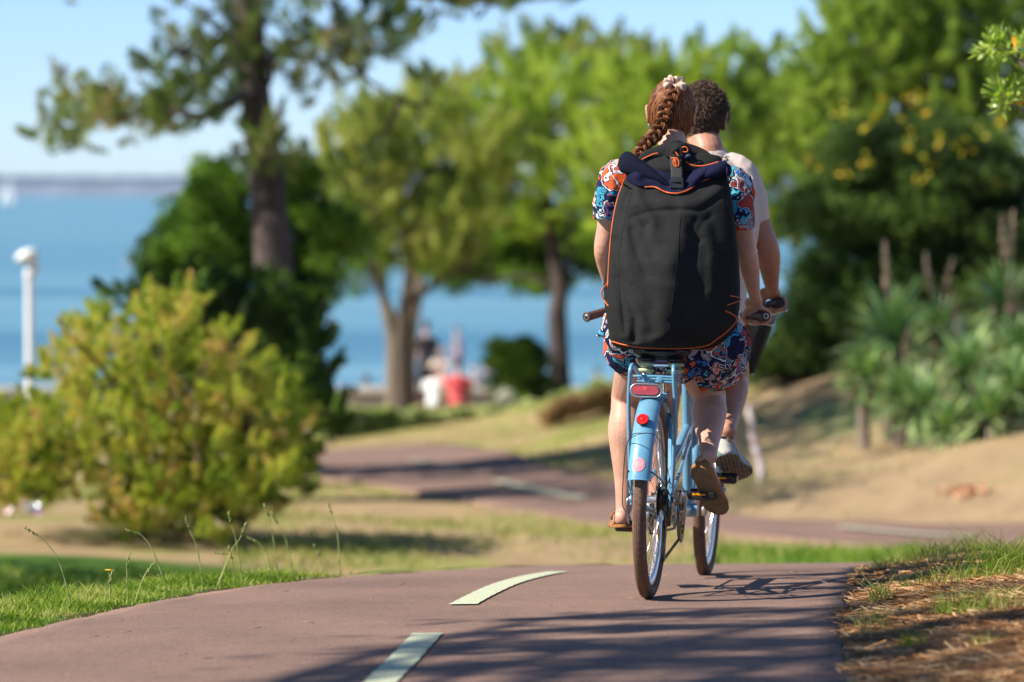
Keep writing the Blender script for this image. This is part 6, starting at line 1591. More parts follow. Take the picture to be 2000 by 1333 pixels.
# shoes of the rear rider: suede moccasins
M_SUEDE = simple('tan_suede', (.30, .125, .035), .9, var=.2, scale=60, bump=.3)
t = NT('crepe_sole', .95, .15); vz = t.n('ShaderNodeTexVoronoi'); vz.feature = 'DISTANCE_TO_EDGE'; vz.inputs['Scale'].default_value = 95; t.l(t.coord(), vz.inputs['Vector'])
nz = t.noise(50, 4); t.col(t.mix(1.0, t.ramp(vz.outputs['Distance'], [(.0, (.17, .12, .065)), (.12, (.27, .20, .12))]), t.ramp(nz.outputs[0], [(.3, (.75, .75, .75)), (.7, (1.1, 1.1, 1.1))]), 'MULTIPLY'))
t.bump(vz.outputs['Distance'], .5, .003); M_CREPE = t.m
def shoe(heel, toe, sole_n, wd, name, sole_t=.012, upper=.045, um=None, smat=None, parent=None, low=False):
    heel, toe = Vector(heel), Vector(toe); d = (toe-heel); L_ = d.length; d.normalize(); sole_n = Vector(sole_n); sole_n = (sole_n-d*sole_n.dot(d)).normalized(); sd2 = d.cross(sole_n)
    prof = [(0, .30), (.03, .55), (.10, .74), (.22, .80), (.38, .74), (.5, .78), (.65, .96), (.78, 1.0), (.89, .88), (.96, .62), (1.0, .28)]
    out = [(t_, wd*w_) for t_, w_ in prof]
    ring = [(t_, w_) for t_, w_ in out] + [(t_, -w_) for t_, w_ in reversed(out)]
    n = len(ring); V = []; lv = [(-sole_t, .93), (-sole_t*.7, 1.0), (0, 1.0)]
    for (h, s_) in lv:
        for (t_, w_) in ring: V.append(heel+d*L_*((t_-.5)*(.985 if s_ < 1 else 1)+.5)+sd2*w_*s_-sole_n*h*1.0)
    F = [tuple(range(n))]
    for j in range(len(lv)-1):
        for k in range(n): F.append((j*n+k, (j*n+(k+1) % n), (j+1)*n+(k+1) % n, (j+1)*n+k))
    F.append(tuple((len(lv)-1)*n+k for k in reversed(range(n))))
    root = MB().add(V, F).build(name, smat, parent, smooth=False); fix_normals(root)
    lv = [(0, 1.0), (.012, 1.03), (upper*.55, .96), (upper, .70)]; V = []
    for (h, s_) in lv:
        for (t_, w_) in ring:
            hh = h*((1.0 if not low else (.30 if t_ < .12 else .55)) if t_ < .45 else max(.35, 1-1.1*(t_-.45))); V.append(heel+d*L_*((t_-.45)*(1-.10*(1-s_))+.45)+sd2*w_*s_+sole_n*-(-hh)*-1*-1)
    F = []
    for j in range(len(lv)-1):
        for k in range(n): F.append((j*n+k, (j*n+(k+1) % n), (j+1)*n+(k+1) % n, (j+1)*n+k))
    top = (len(lv)-1)*n
    # vamp closes the front half
    fr_ = [k for k in range(n) if ring[k][0] >= .5]; F.append(tuple(top+k for k in fr_))
    u = MB().add(V, F).build('upper', um, root, smooth=True, angle=60); fix_normals(u)
    so_ = u.modifiers.new('thickness', 'SOLIDIFY'); so_.thickness = .003; so_.offset = 0
    return root, d, sole_n, sd2
# sole_n points from sole into the foot
pn = Vector((0.25, .72, .45))
dR = TOR-HLR
shR, d_, n_, s2_ = shoe(HLR+Vector((-.004, -.03, -.01)), TOR+Vector((.006, -.012, -.028)), (.30, .80, .55), .050, 'shoe', .011, .045, M_SUEDE, M_CREPE, wo)
m = MB(); c = TOR-dR*.45
for k in range(9): m.tube([c+s2_*(-.03+.0075*k)+n_*.035, c+s2_*(-.03+.0075*k)+n_*.038+d_*.03], .0025, 5)
m.build('fringe', M_SUEDE, shR)
shL, d_, n_, s2_ = shoe(HLL+Vector((0, -.012, -.018)), TOL+Vector((0, .01, -.014)), (0, 0, 1), .044, 'shoe', .011, .042, M_SUEDE, simple('black_sole', (.02, .02, .02), .8), wo, True)
m = MB(); m.loft([HLL+Vector((-.036, .02, .012)), HLL+Vector((-.034, .0, .026)), HLL+Vector((-.030, .03, .038))], [.004, .005, .004], seg=8, n=3); m.build('heel_tie', M_SUEDE, shL)
# ---------------- front rider
mn = root_at('person', label='front rider with short curly brown hair and pale pink t shirt, beyond the rear rider', cat='person', group='riders on the tandem')
HC2 = B(1373, 232, 1.12)
NK2 = B(1383, 293, 1.06)
S2R = B(1441, 345, 1.08); S2L = Vector((NK2.x-(S2R.x-NK2.x)-.03, 1.06, S2R.z+.01))
E2R = B(1499, 482, 1.14); W2R = B(1508, 566, 1.295)
E2L = Vector((S2L.x-.06, 1.14, E2R.z)); W2L = Vector((GL2a.x+.03, 1.31, W2R.z))
HP2 = Vector((.03, .99, .95)); K2R = B(1432, 738, 1.38); A2R = B(1421, 836, .985); K2L = Vector((-.13, 1.36, .72)); A2L = Vector((-.14, 1.33, .34))
m = MB()
m.loft([HP2+Vector((0, 0, -.03)), HP2+Vector((0, .0, .08)), HP2+Vector((.01, .03, .24)), HP2+Vector((.02, .06, .42)), Vector((NK2.x-.01, 1.07, S2R.z-.02)), Vector((NK2.x, 1.07, S2R.z+.055))],
       [(.15, .115), (.165, .12), (.15, .11), (.18, .12), (.19, .11), (.085, .07)], seg=28, up=U, n=5)
m.loft([Vector((NK2.x, 1.07, S2R.z+.03)), NK2, HC2+Vector((0, -.02, -.075))], [(.072, .066), (.060, .060), (.060, .060)], seg=18, up=U, n=5)
head_mesh(m, HC2, rad(-4), rad(-4), 1.03)
for s_, sh, el, wr in ((-1, S2L, E2L, W2L), (1, S2R, E2R, W2R)):
    m.loft([sh+Vector((-s_*.07, 0, .02)), sh, sh+(el-sh)*.35, sh+(el-sh)*.7, el, el+(wr-el)*.25, el+(wr-el)*.6, wr], [.058, .060, .054, .049, .043, .046, .037, (.031, .025)], seg=16, n=4)
for s_, kn, an in ((-1, K2L, A2L), (1, K2R, A2R)):
    hp = HP2+Vector((s_*.09, 0, -.01)); ax = an-kn; bk_ = ax.cross(Vector((1, 0, 0))).normalized(); bk_ = bk_ if bk_.y < 0 else -bk_
    m.loft([hp, hp+(kn-hp)*.35, hp+(kn-hp)*.7, hp+(kn-hp)*.93, kn+ax*.06, kn+ax*.2+bk_*.012, kn+ax*.36+bk_*.022, kn+ax*.58+bk_*.008, kn+ax*.82, an, an+ax*.05],
           [.095, .088, .076, .066, .064, .062, .066, .055, .040, .034, .033], seg=20, n=4)
H2R = B(1414, 884, .935); T2R = B(1448, 925, 1.16); H2L = Vector((A2L.x, 1.285, A2L.z-.07)); T2L = H2L+Vector((-.02, .26, 0))
foot(m, H2R+Vector((-.006, .01, .018)), T2R+Vector((-.006, -.02, .016)), A2R, .034); foot(m, H2L, T2L, A2L, .045)
hand(m, W2R, GR2a+(GR2b-GR2a)*.36, (GR2a-GR2b), (0, .15, 1), None, 1.08, thumb_side=(1, 0, 0))
hand(m, W2L, GL2a+(GL2b-GL2a)*.36, (GL2a-GL2b), (0, .15, 1), None, 1.08, thumb_side=(-1, 0, 0))
mb_ = m.build('body', SK2, mn); remesh(mb_, .0045, 5, .5)
eyes(mn, HC2, rad(-4), rad(-4), 1.03, (.08, .12, .15))
# curly hair
t = NT('brown_hair', .5, .45); gg = t.n('ShaderNodeNewGeometry')
t.col(t.ramp(gg.outputs['Random Per Island'], [(0, (.030, .017, .010)), (.6, (.095, .052, .030)), (1, (.20, .115, .065))])); M_HAIR2 = t.m
HR2 = Matrix.Rotation(rad(-4), 3, 'Z') @ Matrix.Rotation(rad(-4), 3, 'X')
m = MB(); rng = np.random.RandomState(120); V = []; F = []
for i in range(rg_+1):
    for k in range(sg):
        a = 2*PI*k/sg; lim = -.90 if math.cos(a) < -.35 else (-.30 if math.cos(a) < .0 else (-.1+math.cos(a)*.6))
        zz = 1-(1-lim)*i/rg_; r_ = math.sqrt(max(0, 1-zz*zz)); V.append(HC2+HR2 @ skull((r_*math.sin(a), r_*math.cos(a), zz), 1.03, .003))
for i in range(rg_):
    for k in range(sg): F.append((i*sg+k, (i+1)*sg+k, (i+1)*sg+(k+1) % sg, i*sg+(k+1) % sg))
m.add(V, F)
for i in range(3600):
    while True:
        u = rng.randn(3); u /= np.linalg.norm(u)
        ca = u[1]/max(1e-6, math.hypot(u[0], u[1])); lim = -.92 if ca < -.35 else (-.30 if ca < 0 else (-.1+ca*.6))
        if u[2] > lim: break
    thick = .004+.020*min(1, max(0, (u[2]+.6)/1.2))
    p = HC2+HR2 @ skull(u, 1.03, .003); nn = HR2 @ Vector(u); s1 = nn.orthogonal().normalized(); s2 = nn.cross(s1); a0 = rng.rand()*2*PI; cr_ = .004+.003*rng.rand(); tn = 1.2+1.2*rng.rand()
    lean = Vector(rng.randn(3))*.5
    P = [p+nn*thick*q+(s1*math.cos(a0+tn*2*PI*q)+s2*math.sin(a0+tn*2*PI*q))*cr_*(.4+q)+lean*thick*q*.6+(Vector((0, 0, -1))*.006*q) for q in np.linspace(0, 1, 8)]
    m.loft(P, [.0011]*7+[.0004], seg=3, cap='flat')
m.build('hair', M_HAIR2, mn)
# t-shirt
t = NT('pink_cotton', .9, .15); nz = t.noise(260, 3, .6); n2_ = t.noise(9, 2)
t.col(t.mix(1.0, t.ramp(nz.outputs[0], [(.3, (.62, .485, .41)), (.7, (.74, .60, .52))]), t.ramp(n2_.outputs[0], [(.3, (.94, .94, .94)), (.7, (1.04, 1.04, 1.04))]), 'MULTIPLY')); t.bump(nz.outputs[0], .2, .001)
m = MB()
m.loft([HP2+Vector((0, 0, -.02)), HP2+Vector((0, .0, .10)), HP2+Vector((.01, .03, .24)), HP2+Vector((.02, .06, .42)), Vector((NK2.x-.01, 1.065, S2R.z-.02)), Vector((NK2.x, 1.062, S2R.z+.028)), Vector((NK2.x, 1.065, S2R.z+.062))],
       [(.175, .135), (.185, .14), (.178, .135), (.20, .14), (.205, .128), (.15, .098), (.082, .072)], seg=30, up=U, n=5)
hem_tube(m, [S2R+Vector((-.10, 0, .012)), S2R+Vector((-.01, 0, .008)), B(1459, 370, 1.09), B(1469, 405, 1.10), B(1474, 432, 1.11)], [(.08, .075), (.078, .075), (.068, .075), (.064, .075), (.060, .074)], 24, U, 4)
hem_tube(m, [S2L+Vector((.10, 0, .012)), S2L+Vector((.01, 0, .008)), S2L+Vector((-.05, .02, -.12)), S2L+Vector((-.06, .03, -.20))], [(.08, .075), (.078, .075), (.066, .075), (.060, .074)], 24, U, 4)
ts = m.build('t_shirt', t.m, mn); remesh(ts, .006, 5, .6); wrinkle(ts, .006)
# lettering across the shoulders (only its end shows beside the backpack)
bpy.context.view_layer.update()
_dg = bpy.context.evaluated_depsgraph_get(); _ev = ts.evaluated_get(_dg); _me = _ev.to_mesh()
from mathutils.bvhtree import BVHTree
_bv = BVHTree.FromPolygons([v.co.copy() for v in _me.vertices], [tuple(p.vertices) for p in _me.polygons]); _ev.to_mesh_clear()
me = text_mesh('oceans', .060, 'shirt_lettering', .0, .3)
_BI = BM.inverted(); _o = _BI @ Vector((0, 0, CAMZ)); last = None
for v in me.vertices:
    px_ = 1381 + v.co.x*500; py_ = 308 - v.co.y*330 + .0009*(px_-1400)**2
    d = ((_BI @ at(px_, py_, 14.0)) - _o).normalized(); h = _bv.ray_cast(_o, d)
    p = h[0]-d*.0025 if h[0] is not None else B(px_, py_, .96)
    v.co = p
lt = link('shirt_lettering', me, simple('print_black', (.02, .025, .02), .7), mn)
# shorts
m = MB(); m.loft([HP2+Vector((0, 0, -.05)), HP2+Vector((0, 0, .05))], [(.17, .13), (.175, .13)], seg=26, up=U, n=3)
for s_, kn in ((-1, K2L), (1, K2R)):
    hp = HP2+Vector((s_*.09, 0, -.01)); hem_tube(m, [hp, hp+(kn-hp)*.15, hp+(kn-hp)*.32], [(.108, .108), (.106, .106), (.104, .104)], 22, (0, 0, 1), 4)
sh_ = m.build('shorts', simple('navy_shorts', (.03, .035, .06), .85, var=.2), mn); remesh(sh_, .007, 3); wrinkle(sh_, .012)
# running shoes
t = NT('shoe_mesh', .85, .2); vz = t.n('ShaderNodeTexVoronoi'); vz.inputs['Scale'].default_value = 22; t.l(t.coord(), vz.inputs['Vector'])
t.col(t.ramp(vz.outputs['Color'], [(.0, (.40, .40, .37)), (.55, (.46, .45, .40)), (.72, (.14, .22, .19)), (.82, (.42, .40, .36))], 'CONSTANT')); M_SHOE = t.m
t = NT('shoe_sole', .85, .2); wv = t.n('ShaderNodeTexWave'); wv.inputs['Scale'].default_value = 24; wv.inputs['Distortion'].default_value = 2.5; t.l(t.coord(), wv.inputs['Vector']); vz = t.n('ShaderNodeTexVoronoi'); vz.feature = 'DISTANCE_TO_EDGE'; vz.inputs['Scale'].default_value = 34; t.l(t.coord(), vz.inputs['Vector'])
t.col(t.mix(t.ramp(vz.outputs['Distance'], [(.02, (.8, .8, .8)), (.05, (0, 0, 0))]), t.ramp(wv.outputs['Color'], [(.25, (.17, .14, .11)), (.5, (.27, .225, .18))]), (.05, .045, .04))); t.bump(wv.outputs['Fac'], .8, .004); M_SOLE = t.m
sr, d_, n_, s2_ = shoe(H2R+Vector((.0, -.03, -.012)), T2R+Vector((.004, .03, -.022)), (-.35, .30, .88), .055, 'shoe', .024, .07, M_SHOE, M_SOLE, mn)
m = MB(); c = H2R+(T2R-H2R)*.08; m.loft([c+s2_*.045+n_*.05, c-d_*.045+n_*.055, c-s2_*.045+n_*.05], [.004, .004, .004], seg=6, n=4); m.build('heel_stripe', simple('navy_trim', (.02, .06, .12), .6), sr)
shoe(H2L+Vector((0, -.03, -.02)), T2L+Vector((0, .02, -.02)), (0, 0, 1), .052, 'shoe', .024, .07, M_SHOE, M_SOLE, mn)
# ================================================================== BACKPACK
bp = root_at('backpack', label='large black roll top backpack with orange piping and a buckled navy flap', cat='backpack')
t = NT('black_canvas', .88, .12); nz = t.noise(420, 2, .6); n2_ = t.noise(12, 3, .6)
t.col(t.mix(1.0, t.ramp(nz.outputs[0], [(.3, (.011, .011, .011)), (.7, (.026, .026, .026))]), t.ramp(n2_.outputs[0], [(.3, (.85, .85, .85)), (.7, (1.15, 1.15, 1.15))]), 'MULTIPLY'))
wv_ = t.noise(150, 4, .8); t.bump(t.math('ADD', nz.outputs[0], wv_.outputs[0]), .5, .003); M_CANV = t.m
M_NAVY = simple('navy_canvas', (.010, .012, .034), .95, spec=.1, var=.2, scale=200, bump=.3)
M_PIPE = simple('orange_piping', (.52, .088, .006), .6, var=.1, scale=100)
M_WEB = simple('black_webbing', (.018, .018, .018), .8, var=.3, scale=300, bump=.3)
# rear panel outline by height in the photo: pixel y, left x, right x, forward position of the rear face
OUT = [(345, 1224, 1421, .135), (370, 1212, 1426, .105), (400, 1204, 1431, .085), (450, 1193, 1437, .065), (500, 1186, 1442, .050), (560, 1180, 1445, .040), (600, 1183, 1444, .040), (640, 1189, 1437, .050), (662, 1192, 1420, .060), (676, 1198, 1402, .075), (684, 1222, 1376, .10)]
CR = [  # creases: polyline, amplitude (+ ridge, - valley), width in pixels
 ([(1228, 352), (1236, 395), (1262, 440)], -.012, 9), ([(1240, 350), (1250, 395), (1278, 436)], .012, 13),
 ([(1240, 400), (1280, 394), (1330, 398), (1370, 394), (1404, 372)], .009, 12), ([(1233, 426), (1275, 415), (1320, 412), (1368, 413), (1394, 394), (1416, 376)], -.0055, 4.5),
 ([(1300, 378), (1320, 395), (1322, 410)], -.008, 9), ([(1390, 422), (1372, 440), (1366, 452)], -.004, 6),
 ([(1200, 470), (1208, 520), (1228, 575), (1246, 620), (1242, 665)], -.012, 8), ([(1216, 440), (1228, 520), (1250, 590), (1262, 640)], .012, 16), ([(1186, 560), (1205, 610), (1225, 650)], .006, 12),
 ([(1345, 420), (1330, 470), (1318, 530), (1308, 600), (1300, 665)], .014, 24), ([(1330, 640), (1290, 662), (1250, 672)], .005, 9),
 ([(1268, 440), (1262, 470), (1280, 500)], -.006, 8), ([(1420, 560), (1400, 600), (1385, 640)], -.005, 9), ([(1360, 430), (1352, 455), (1368, 470)], -.005, 7),
 ([(1295, 430), (1300, 480), (1296, 540)], -.004, 10),
 ([(1250, 430), (1262, 452), (1290, 470)], .006, 8), ([(1236, 452), (1250, 500), (1270, 540)], -.006, 7), ([(1345, 432), (1362, 470), (1358, 540)], -.005, 8), ([(1380, 440), (1392, 500), (1390, 570)], .006, 11),
 ([(1240, 560), (1262, 610), (1290, 650)], -.005, 8), ([(1205, 545), (1218, 600), (1222, 650)], -.006, 6), ([(1330, 560), (1345, 610), (1372, 650)], .005, 10), ([(1290, 520), (1310, 545), (1340, 560)], -.004, 7),
 ([(1222, 385), (1214, 430), (1216, 480)], -.006, 7), ([(1270, 470), (1300, 500), (1310, 530)], .004, 9)]
def pldist(px, py, pl):
    best = np.full(px.shape, 1e9)
    for (a, b) in zip(pl[:-1], pl[1:]):
        ax, ay = a; dx, dy = b[0]-ax, b[1]-ay; L2 = dx*dx+dy*dy
        t_ = np.clip(((px-ax)*dx+(py-ay)*dy)/L2, 0, 1); best = np.minimum(best, np.hypot(px-ax-t_*dx, py-ay-t_*dy))
    return best
oy = np.array([o[0] for o in OUT], float)
NV, NU = 150, 190
vy = np.linspace(345, 683, NV)
vy = 345+(683-345)*(1-(1-np.linspace(0, 1, NV))**1.35)
Lx = np.interp(vy, oy, [o[1] for o in OUT]); Rx = np.interp(vy, oy, [o[2] for o in OUT]); Yr = np.interp(vy, oy, [o[3] for o in OUT])
ker = np.ones(7)/7
for arr in (Lx, Rx, Yr): arr[3:-3] = np.convolve(arr, ker, 'valid')
V = []
YF = .245
for j in range(NV):
    l = B(Lx[j], vy[j], (Yr[j]+YF)/2); r_ = B(Rx[j], vy[j], (Yr[j]+YF)/2)
    cx = (l.x+r_.x)/2; hw = (r_.x-l.x)/2; cy = (Yr[j]+YF)/2; hd = (YF-Yr[j])/2; z_ = (l.z+r_.z)/2
    for k in range(NU):
        a = 2*PI*k/NU - PI/2
        ca, sa = math.cos(a), math.sin(a); e = .62
        x_ = hw*abs(ca)**e*(1 if ca > 0 else -1); y_ = hd*abs(sa)**e*(1 if sa > 0 else -1)
        V.append((cx+x_, cy+y_, z_ + (r_.z-l.z)/2*x_/max(hw, 1e-6)))
V = np.array(V).reshape(NV, NU, 3)
# project once to place the creases, then push along the rear normal
W_ = V.reshape(-1, 3); M4 = np.array(BM); WW = W_ @ M4[:3, :3].T + M4[:3, 3]
yy = WW[:, 1]*_c-(WW[:, 2]-CAMZ)*_s; PX = 1000+7500*WW[:, 0]/yy; PY = 666.5-7500*(WW[:, 1]*_s+(WW[:, 2]-CAMZ)*_c)/yy
disp = np.zeros(len(W_))
for pl, am, wd in CR: disp += 1.35*am*np.exp(-(pldist(PX, PY, pl)/wd)**2)
disp += .0030*fbm(W_[:, 0], W_[:, 2], 26, 55)+.007*fbm(W_[:, 0]*1.6, W_[:, 2], 9, 56)
disp = disp.reshape(NV, NU)
back = np.clip(-(V[..., 1]-(Yr[:, None]+YF)/2)/((YF-Yr[:, None])/2), 0, 1)**.7
edge = np.minimum(1, np.minimum(np.arange(NV), np.arange(NV)[::-1])/9.)[:, None]
V[..., 1] -= disp*back*edge
# keel: the middle of the rear face stands out, so one side turns from the sun
xc = (V[..., 0]-V[..., 0].mean(1, keepdims=True))/np.maximum(np.abs(V[..., 0]-V[..., 0].mean(1, keepdims=True)).max(1, keepdims=True), 1e-6)
V[..., 1] -= back*edge*.095*np.clip(1-np.abs(xc+.06)**1.25, 0, 1)*np.interp(vy, [345, 420, 520, 683], [0, .5, 1, .85])[:, None]
Vf = V.reshape(-1, 3); I = np.arange(NV*NU).reshape(NV, NU); In = np.roll(I, -1, 1)
F = np.stack([I[:-1], In[:-1], In[1:], I[1:]], -1).reshape(-1, 4)
m = MB(); m.add([tuple(p) for p in Vf], [tuple(f) for f in F]+[tuple(range(NU))[::-1], tuple((NV-1)*NU+k for k in range(NU))])
bag = m.build('bag_body', M_CANV, bp); fix_normals(bag)
from mathutils.bvhtree import BVHTree
bvh = BVHTree.FromPolygons([Vector(p) for p in Vf], [tuple(int(q) for q in f) for f in F])
BMi = BM.inverted()
def on_bag(px, py, off=.002, y_default=.1):
    o = BMi @ Vector((0, 0, CAMZ)); d = (BMi @ at(px, py, 13.0)) - o; d.normalize()
    h = bvh.ray_cast(o, d)
    return (h[0]-d*off) if h[0] is not None else B(px, py, y_default)
def piping(pts, r_=.0028, off=.002, yd=.1, name='piping', n=8):
    P = catmull([(a, b, 0) for a, b in pts], n); Q = [on_bag(p[0], p[1], off, yd) for p in P]
    m = MB(); m.loft(Q, [r_]*len(Q), seg=8); return m.build(name, M_PIPE, bp)
piping([(1219, 352), (1207, 385), (1199, 420), (1194, 455), (1190, 500), (1188, 535), (1187, 560)], .0028)
piping([(1187, 553), (1177, 566), (1175, 574), (1181, 588), (1188, 598)], .0028, yd=.16)
piping([(1195, 667), (1215, 673), (1245, 678), (1280, 680.5), (1320, 681), (1358, 679), (1384, 674), (1400, 663), (1420, 648), (1436, 630), (1438, 622), (1430, 614), (1418, 608)], .0028, yd=.10)
piping([(1421, 596), (1434, 592), (1446, 586), (1440, 581), (1426, 578)], .0024, yd=.12)
m = MB()
for pl in ([(1330, 418), (1327, 450), (1322, 520), (1312, 600), (1303, 668)], [(1236, 368), (1222, 420), (1212, 480), (1209, 540), (1212, 600), (1220, 660)], [(1414, 362), (1424, 420), (1428, 500), (1424, 580)]):
    P = [on_bag(p[0], p[1], .0006) for p in catmull([(a, b, 0) for a, b in pl], 10)]
    m.loft(P, [.0011]*len(P), seg=5)
m.build('seam', M_CANV, bp)
# navy flap between the top edge and the piped line
U_ = [(1221, 300), (1240, 310), (1262, 318), (1290, 326), (1322, 332), (1352, 328), (1380, 321), (1403, 317), (1420, 318)]
Lw = [(1226, 350), (1240, 360), (1256, 366), (1279, 366), (1301, 376), (1324, 378), (1346, 371), (1372, 354), (1402, 346), (1424, 346)]
Uc = catmull([(a, b, 0) for a, b in U_], 10); Lc_ = catmull([(a, b, 0) for a, b in Lw], 9)
NA = 90; ui = np.linspace(0, len(Uc)-1.001, NA); li = np.linspace(0, len(Lc_)-1.001, NA)
def lerpP(C_, f): k = int(f); return C_[k]*(1-(f-k))+C_[min(k+1, len(C_)-1)]*(f-k)
V = []; F = []; NBv = 26
for i in range(NA):
    a = lerpP(Uc, ui[i]); b = lerpP(Lc_, li[i]); s_ = i/(NA-1)
    yl_ = on_bag(b[0], b[1], .004, .12).y
    for k in range(NBv):
        q = k/(NBv-1); px_ = a[0]*(1-q)+b[0]*q; py_ = a[1]*(1-q)+b[1]*q
        ytop = .155+.03*math.sin(s_*PI)
        y_ = ytop*(1-q)+(yl_-.002)*q - .022*math.sin(q*PI)*(1+.3*math.sin(s_*9)) 
        # folds running to the buckle
        y_ += .012*math.exp(-((px_-(1262+ (py_-320)*.9))/9)**2)*math.sin(q*PI) - .012*math.exp(-((px_-(1378-(py_-320)*.5))/10)**2)*math.sin(q*PI)+.010*math.exp(-((px_-1322)/12)**2)*q*(1-q)*3+.004*math.sin(px_*.11+py_*.2)*math.sin(q*PI)
        V.append(tuple(B(px_, py_, y_)))
for i in range(NA-1):
    for k in range(NBv-1): F.append((i*NBv+k, i*NBv+k+1, (i+1)*NBv+k+1, (i+1)*NBv+k))
m = MB(); m.add(V, F); flap = m.build('flap', M_NAVY, bp); so2 = flap.modifiers.new('thickness', 'SOLIDIFY'); so2.thickness = .006; so2.offset = 1
m = MB(); m.loft([Vector(V[i*NBv+NBv-1])+Vector((0, -.006, 0)) for i in range(22, NA)], [.0030]*(NA-22), seg=8); m.build('piping', M_PIPE, bp)
# rolled corners of the roll top
m = MB(); m.loft([B(1217, 316, .15), B(1224, 318, .13), B(1250, 332, .115), B(1280, 346, .105), B(1306, 362, .10)], [(.034, .018), (.040, .022), (.030, .022), (.018, .018), (.006, .008)], seg=18, up=U, n=6)
rl1 = m.build('roll', simple('navy_dark', (.008, .009, .022), .95, spec=.1, var=.25, scale=150, bump=.2), bp)
m = MB(); m.loft([B(1421, 334, .15), B(1412, 333, .13), B(1394, 338, .118), B(1370, 348, .11)], [(.024, .016), (.030, .02), (.022, .018), (.006, .008)], seg=18, up=U, n=6)
m.build('roll', M_NAVY, bp)
m = MB(); m.loft([B(1212, 318, .13), B(1210, 328, .13), B(1214, 336, .13), B(1219, 330, .125), B(1218, 319, .125)], [.0035]*5, seg=6, closed=True, cap=None); m.loft([B(1424, 340, .13), B(1427, 350, .13), B(1425, 358, .13), B(1422, 350, .12)], [.003]*4, seg=6, closed=True, cap=None); m.build('ring', M_BLKP, bp)
# black top behind the flap
m = MB()
m.loft([B(1250, 318, .18), B(1268, 309, .19), B(1292, 302, .20), B(1316, 297, .205), B(1345, 300, .205), B(1372, 309, .20), B(1396, 322, .18)], [(.020, .02), (.022, .03), (.026, .035), (.030, .04), (.026, .035), (.020, .03), (.012, .02)], seg=18, up=(0, 0, 1), n=6)
m.loft([B(1330, 330, .17), B(1330, 318, .185)], [(.14, .03), (.15, .035)], seg=24, up=U)
m.build('top_cover', M_CANV, bp)
for pts, yd in (([(1254, 312), (1266, 306), (1278, 301), (1285, 300)], .165), ([(1340, 317), (1352, 323), (1368, 325), (1385, 322), (1403, 317)], .145), ([(1352, 303), (1364, 306), (1376, 310), (1386, 313)], .165)):
    m = MB(); P = catmull([tuple(B(a, b, yd)) for a, b in pts], 6); m.loft(P, [.0028]*len(P), seg=8); m.build('piping', M_PIPE, bp)
# strap, buckle, knot, cords, tag
m = MB(); V = []; F = []
cl = [(1318, 299, .145), (1320, 312, .13), (1321, 325, .115), (1322, 340, .098), (1322, 352, .088)]
cc = catmull(cl, 6)
for i, p in enumerate(cc):
    for k in range(7):
        V.append(tuple(B(p[0]-11.5+23*k/6, p[1], p[2]-.0015*math.sin(i*2.1+k))))
for i in range(len(cc)-1):
    for k in range(6): F.append((i*7+k, i*7+k+1, (i+1)*7+k+1, (i+1)*7+k))
m.add(V, F); st_ = m.build('strap', M_WEB, bp); s3 = st_.modifiers.new('thickness', 'SOLIDIFY'); s3.thickness = .003
bc = B(1322, 362, .078)
m = MB(); m.box(bc+Vector((0, 0, .018)), (.046, .012, .020), bev=.003); m.box(bc+Vector((0, 0, -.004)), (.040, .013, .018), bev=.003); m.box(bc+Vector((0, 0, -.022)), (.046, .010, .010), bev=.003)
for s_ in (-1, 1): m.box(bc+Vector((s_*.021, -.001, .0)), (.006, .012, .024), bev=.002)
m.build('buckle', M_BLKP, bp, smooth=False)
m = MB(); kc = B(1325, 297, .15)
m.loft([kc+Vector((-.03, .01, .005)), kc+Vector((-.012, -.012, .018)), kc+Vector((.012, -.018, .008)), kc+Vector((.016, -.012, -.016)), kc+Vector((-.004, -.016, -.024)), kc+Vector((-.018, -.01, -.006)), kc+Vector((0, -.02, .012)), kc+Vector((.022, .0, .02)), kc+Vector((.04, .01, .0))], [(.010, .014), (.012, .014), (.012, .014), (.011, .013), (.011, .013), (.011, .013), (.012, .013), (.010, .012), (.009, .012)], seg=12, n=5)
m.loft([B(1306, 300, .16), B(1309, 288, .16), B(1318, 281, .165), B(1330, 284, .165), B(1334, 294, .16)], [(.006, .014)]*5, seg=10, n=5)
for k in range(4): m.loft([B(1296+2*k, 300+2*k, .15), B(1306, 306-2*k, .14), B(1316, 300+3*k, .14)], [.003]*3, seg=6, n=4)
m.build('knot', M_CANV, bp)
m = MB()
m.loft([B(1330, 290, .125), B(1338, 287, .12), B(1343, 291, .12), B(1342, 297, .12), B(1335, 297, .12)], [.0026]*5, seg=6, n=5)
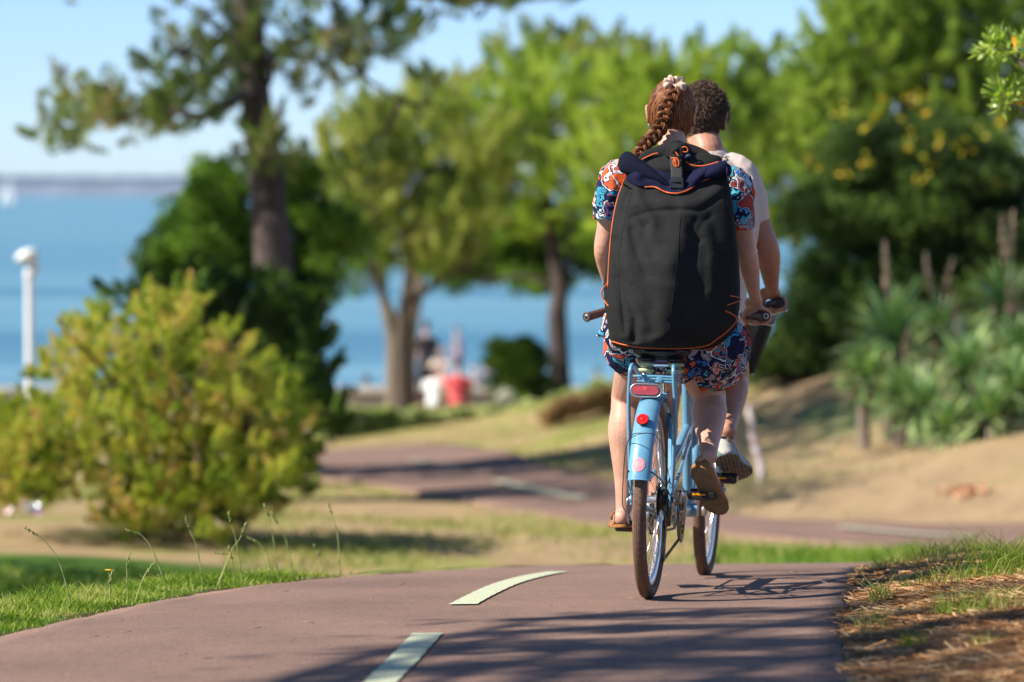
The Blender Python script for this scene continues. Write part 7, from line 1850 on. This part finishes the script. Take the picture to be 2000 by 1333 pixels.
m.loft([B(1312, 309, .115), B(1322, 310, .11), B(1326, 318, .108), B(1324, 326, .108), B(1318, 324, .11), B(1315, 316, .112), B(1320, 313, .108)], [.0032]*7, seg=6, n=5)
m.loft([B(1316, 311, .112), B(1320, 318, .106), B(1321, 326, .106)], [.003]*3, seg=6, n=4); m.loft([B(1320, 298, .118), B(1325, 304, .115)], [.0026]*2, seg=6)
m.build('orange_cord', M_PIPE, bp)
tg = MB(); tg.box(B(1341, 305, .135), (.026, .002, .014), Matrix.Rotation(rad(-28), 3, 'Y')); tgo = tg.build('label_tag', simple('tag_navy', (.02, .03, .12), .6), bp, smooth=False)
for k in range(3):
    q = MB(); q.box(B(1338.5+2.4*k, 306-1.6*k, .132), (.0035, .001, .004+.002*(k % 2)), Matrix.Rotation(rad(-28), 3, 'Y')); q.build('tag_mark', simple('tag_white', (.8, .8, .8), .6), tgo, smooth=False)
# shoulder straps over the rider's shoulders
for s_, sh in ((-1, SHL), (1, SHR)):
    m = MB(); xx = NK.x+s_*.085
    m.loft([(xx, .225, SHL.z-.04), (xx, .27, SHL.z+.035), (xx, .345, SHL.z+.07), (xx, .44, SHL.z+.04), (xx+s_*.01, .505, SHL.z-.10), (xx+s_*.03, .47, SHL.z-.32), (xx+s_*.05, .30, SHL.z-.42)], [(.024, .006)]*7, seg=10, up=(0, 1, 1), n=6)
    m.build('shoulder_strap', M_WEB, bp)

# ================================================================== AIR
hm = MB(); hm.box((0, 2700, -2.2), (5000, 5840, 40.0+6.4-6.4)); 
hz = hm.build('haze', None, smooth=False); hz.location.z = 14.0
hmt = bpy.data.materials.new('haze_air'); hmt.use_nodes = True; ht = hmt.node_tree; ht.nodes.clear()
ho = ht.nodes.new('ShaderNodeOutputMaterial'); pv = ht.nodes.new('ShaderNodeVolumePrincipled')
pv.inputs['Color'].default_value = (.62, .82, 1.0, 1); pv.inputs['Density'].default_value = .00004; pv.inputs['Anisotropy'].default_value = .2
ht.links.new(pv.outputs[0], ho.inputs['Volume']); hz.data.materials.append(hmt)
tag(hz, 'thin sea haze over the bay', 'haze', kind='stuff')
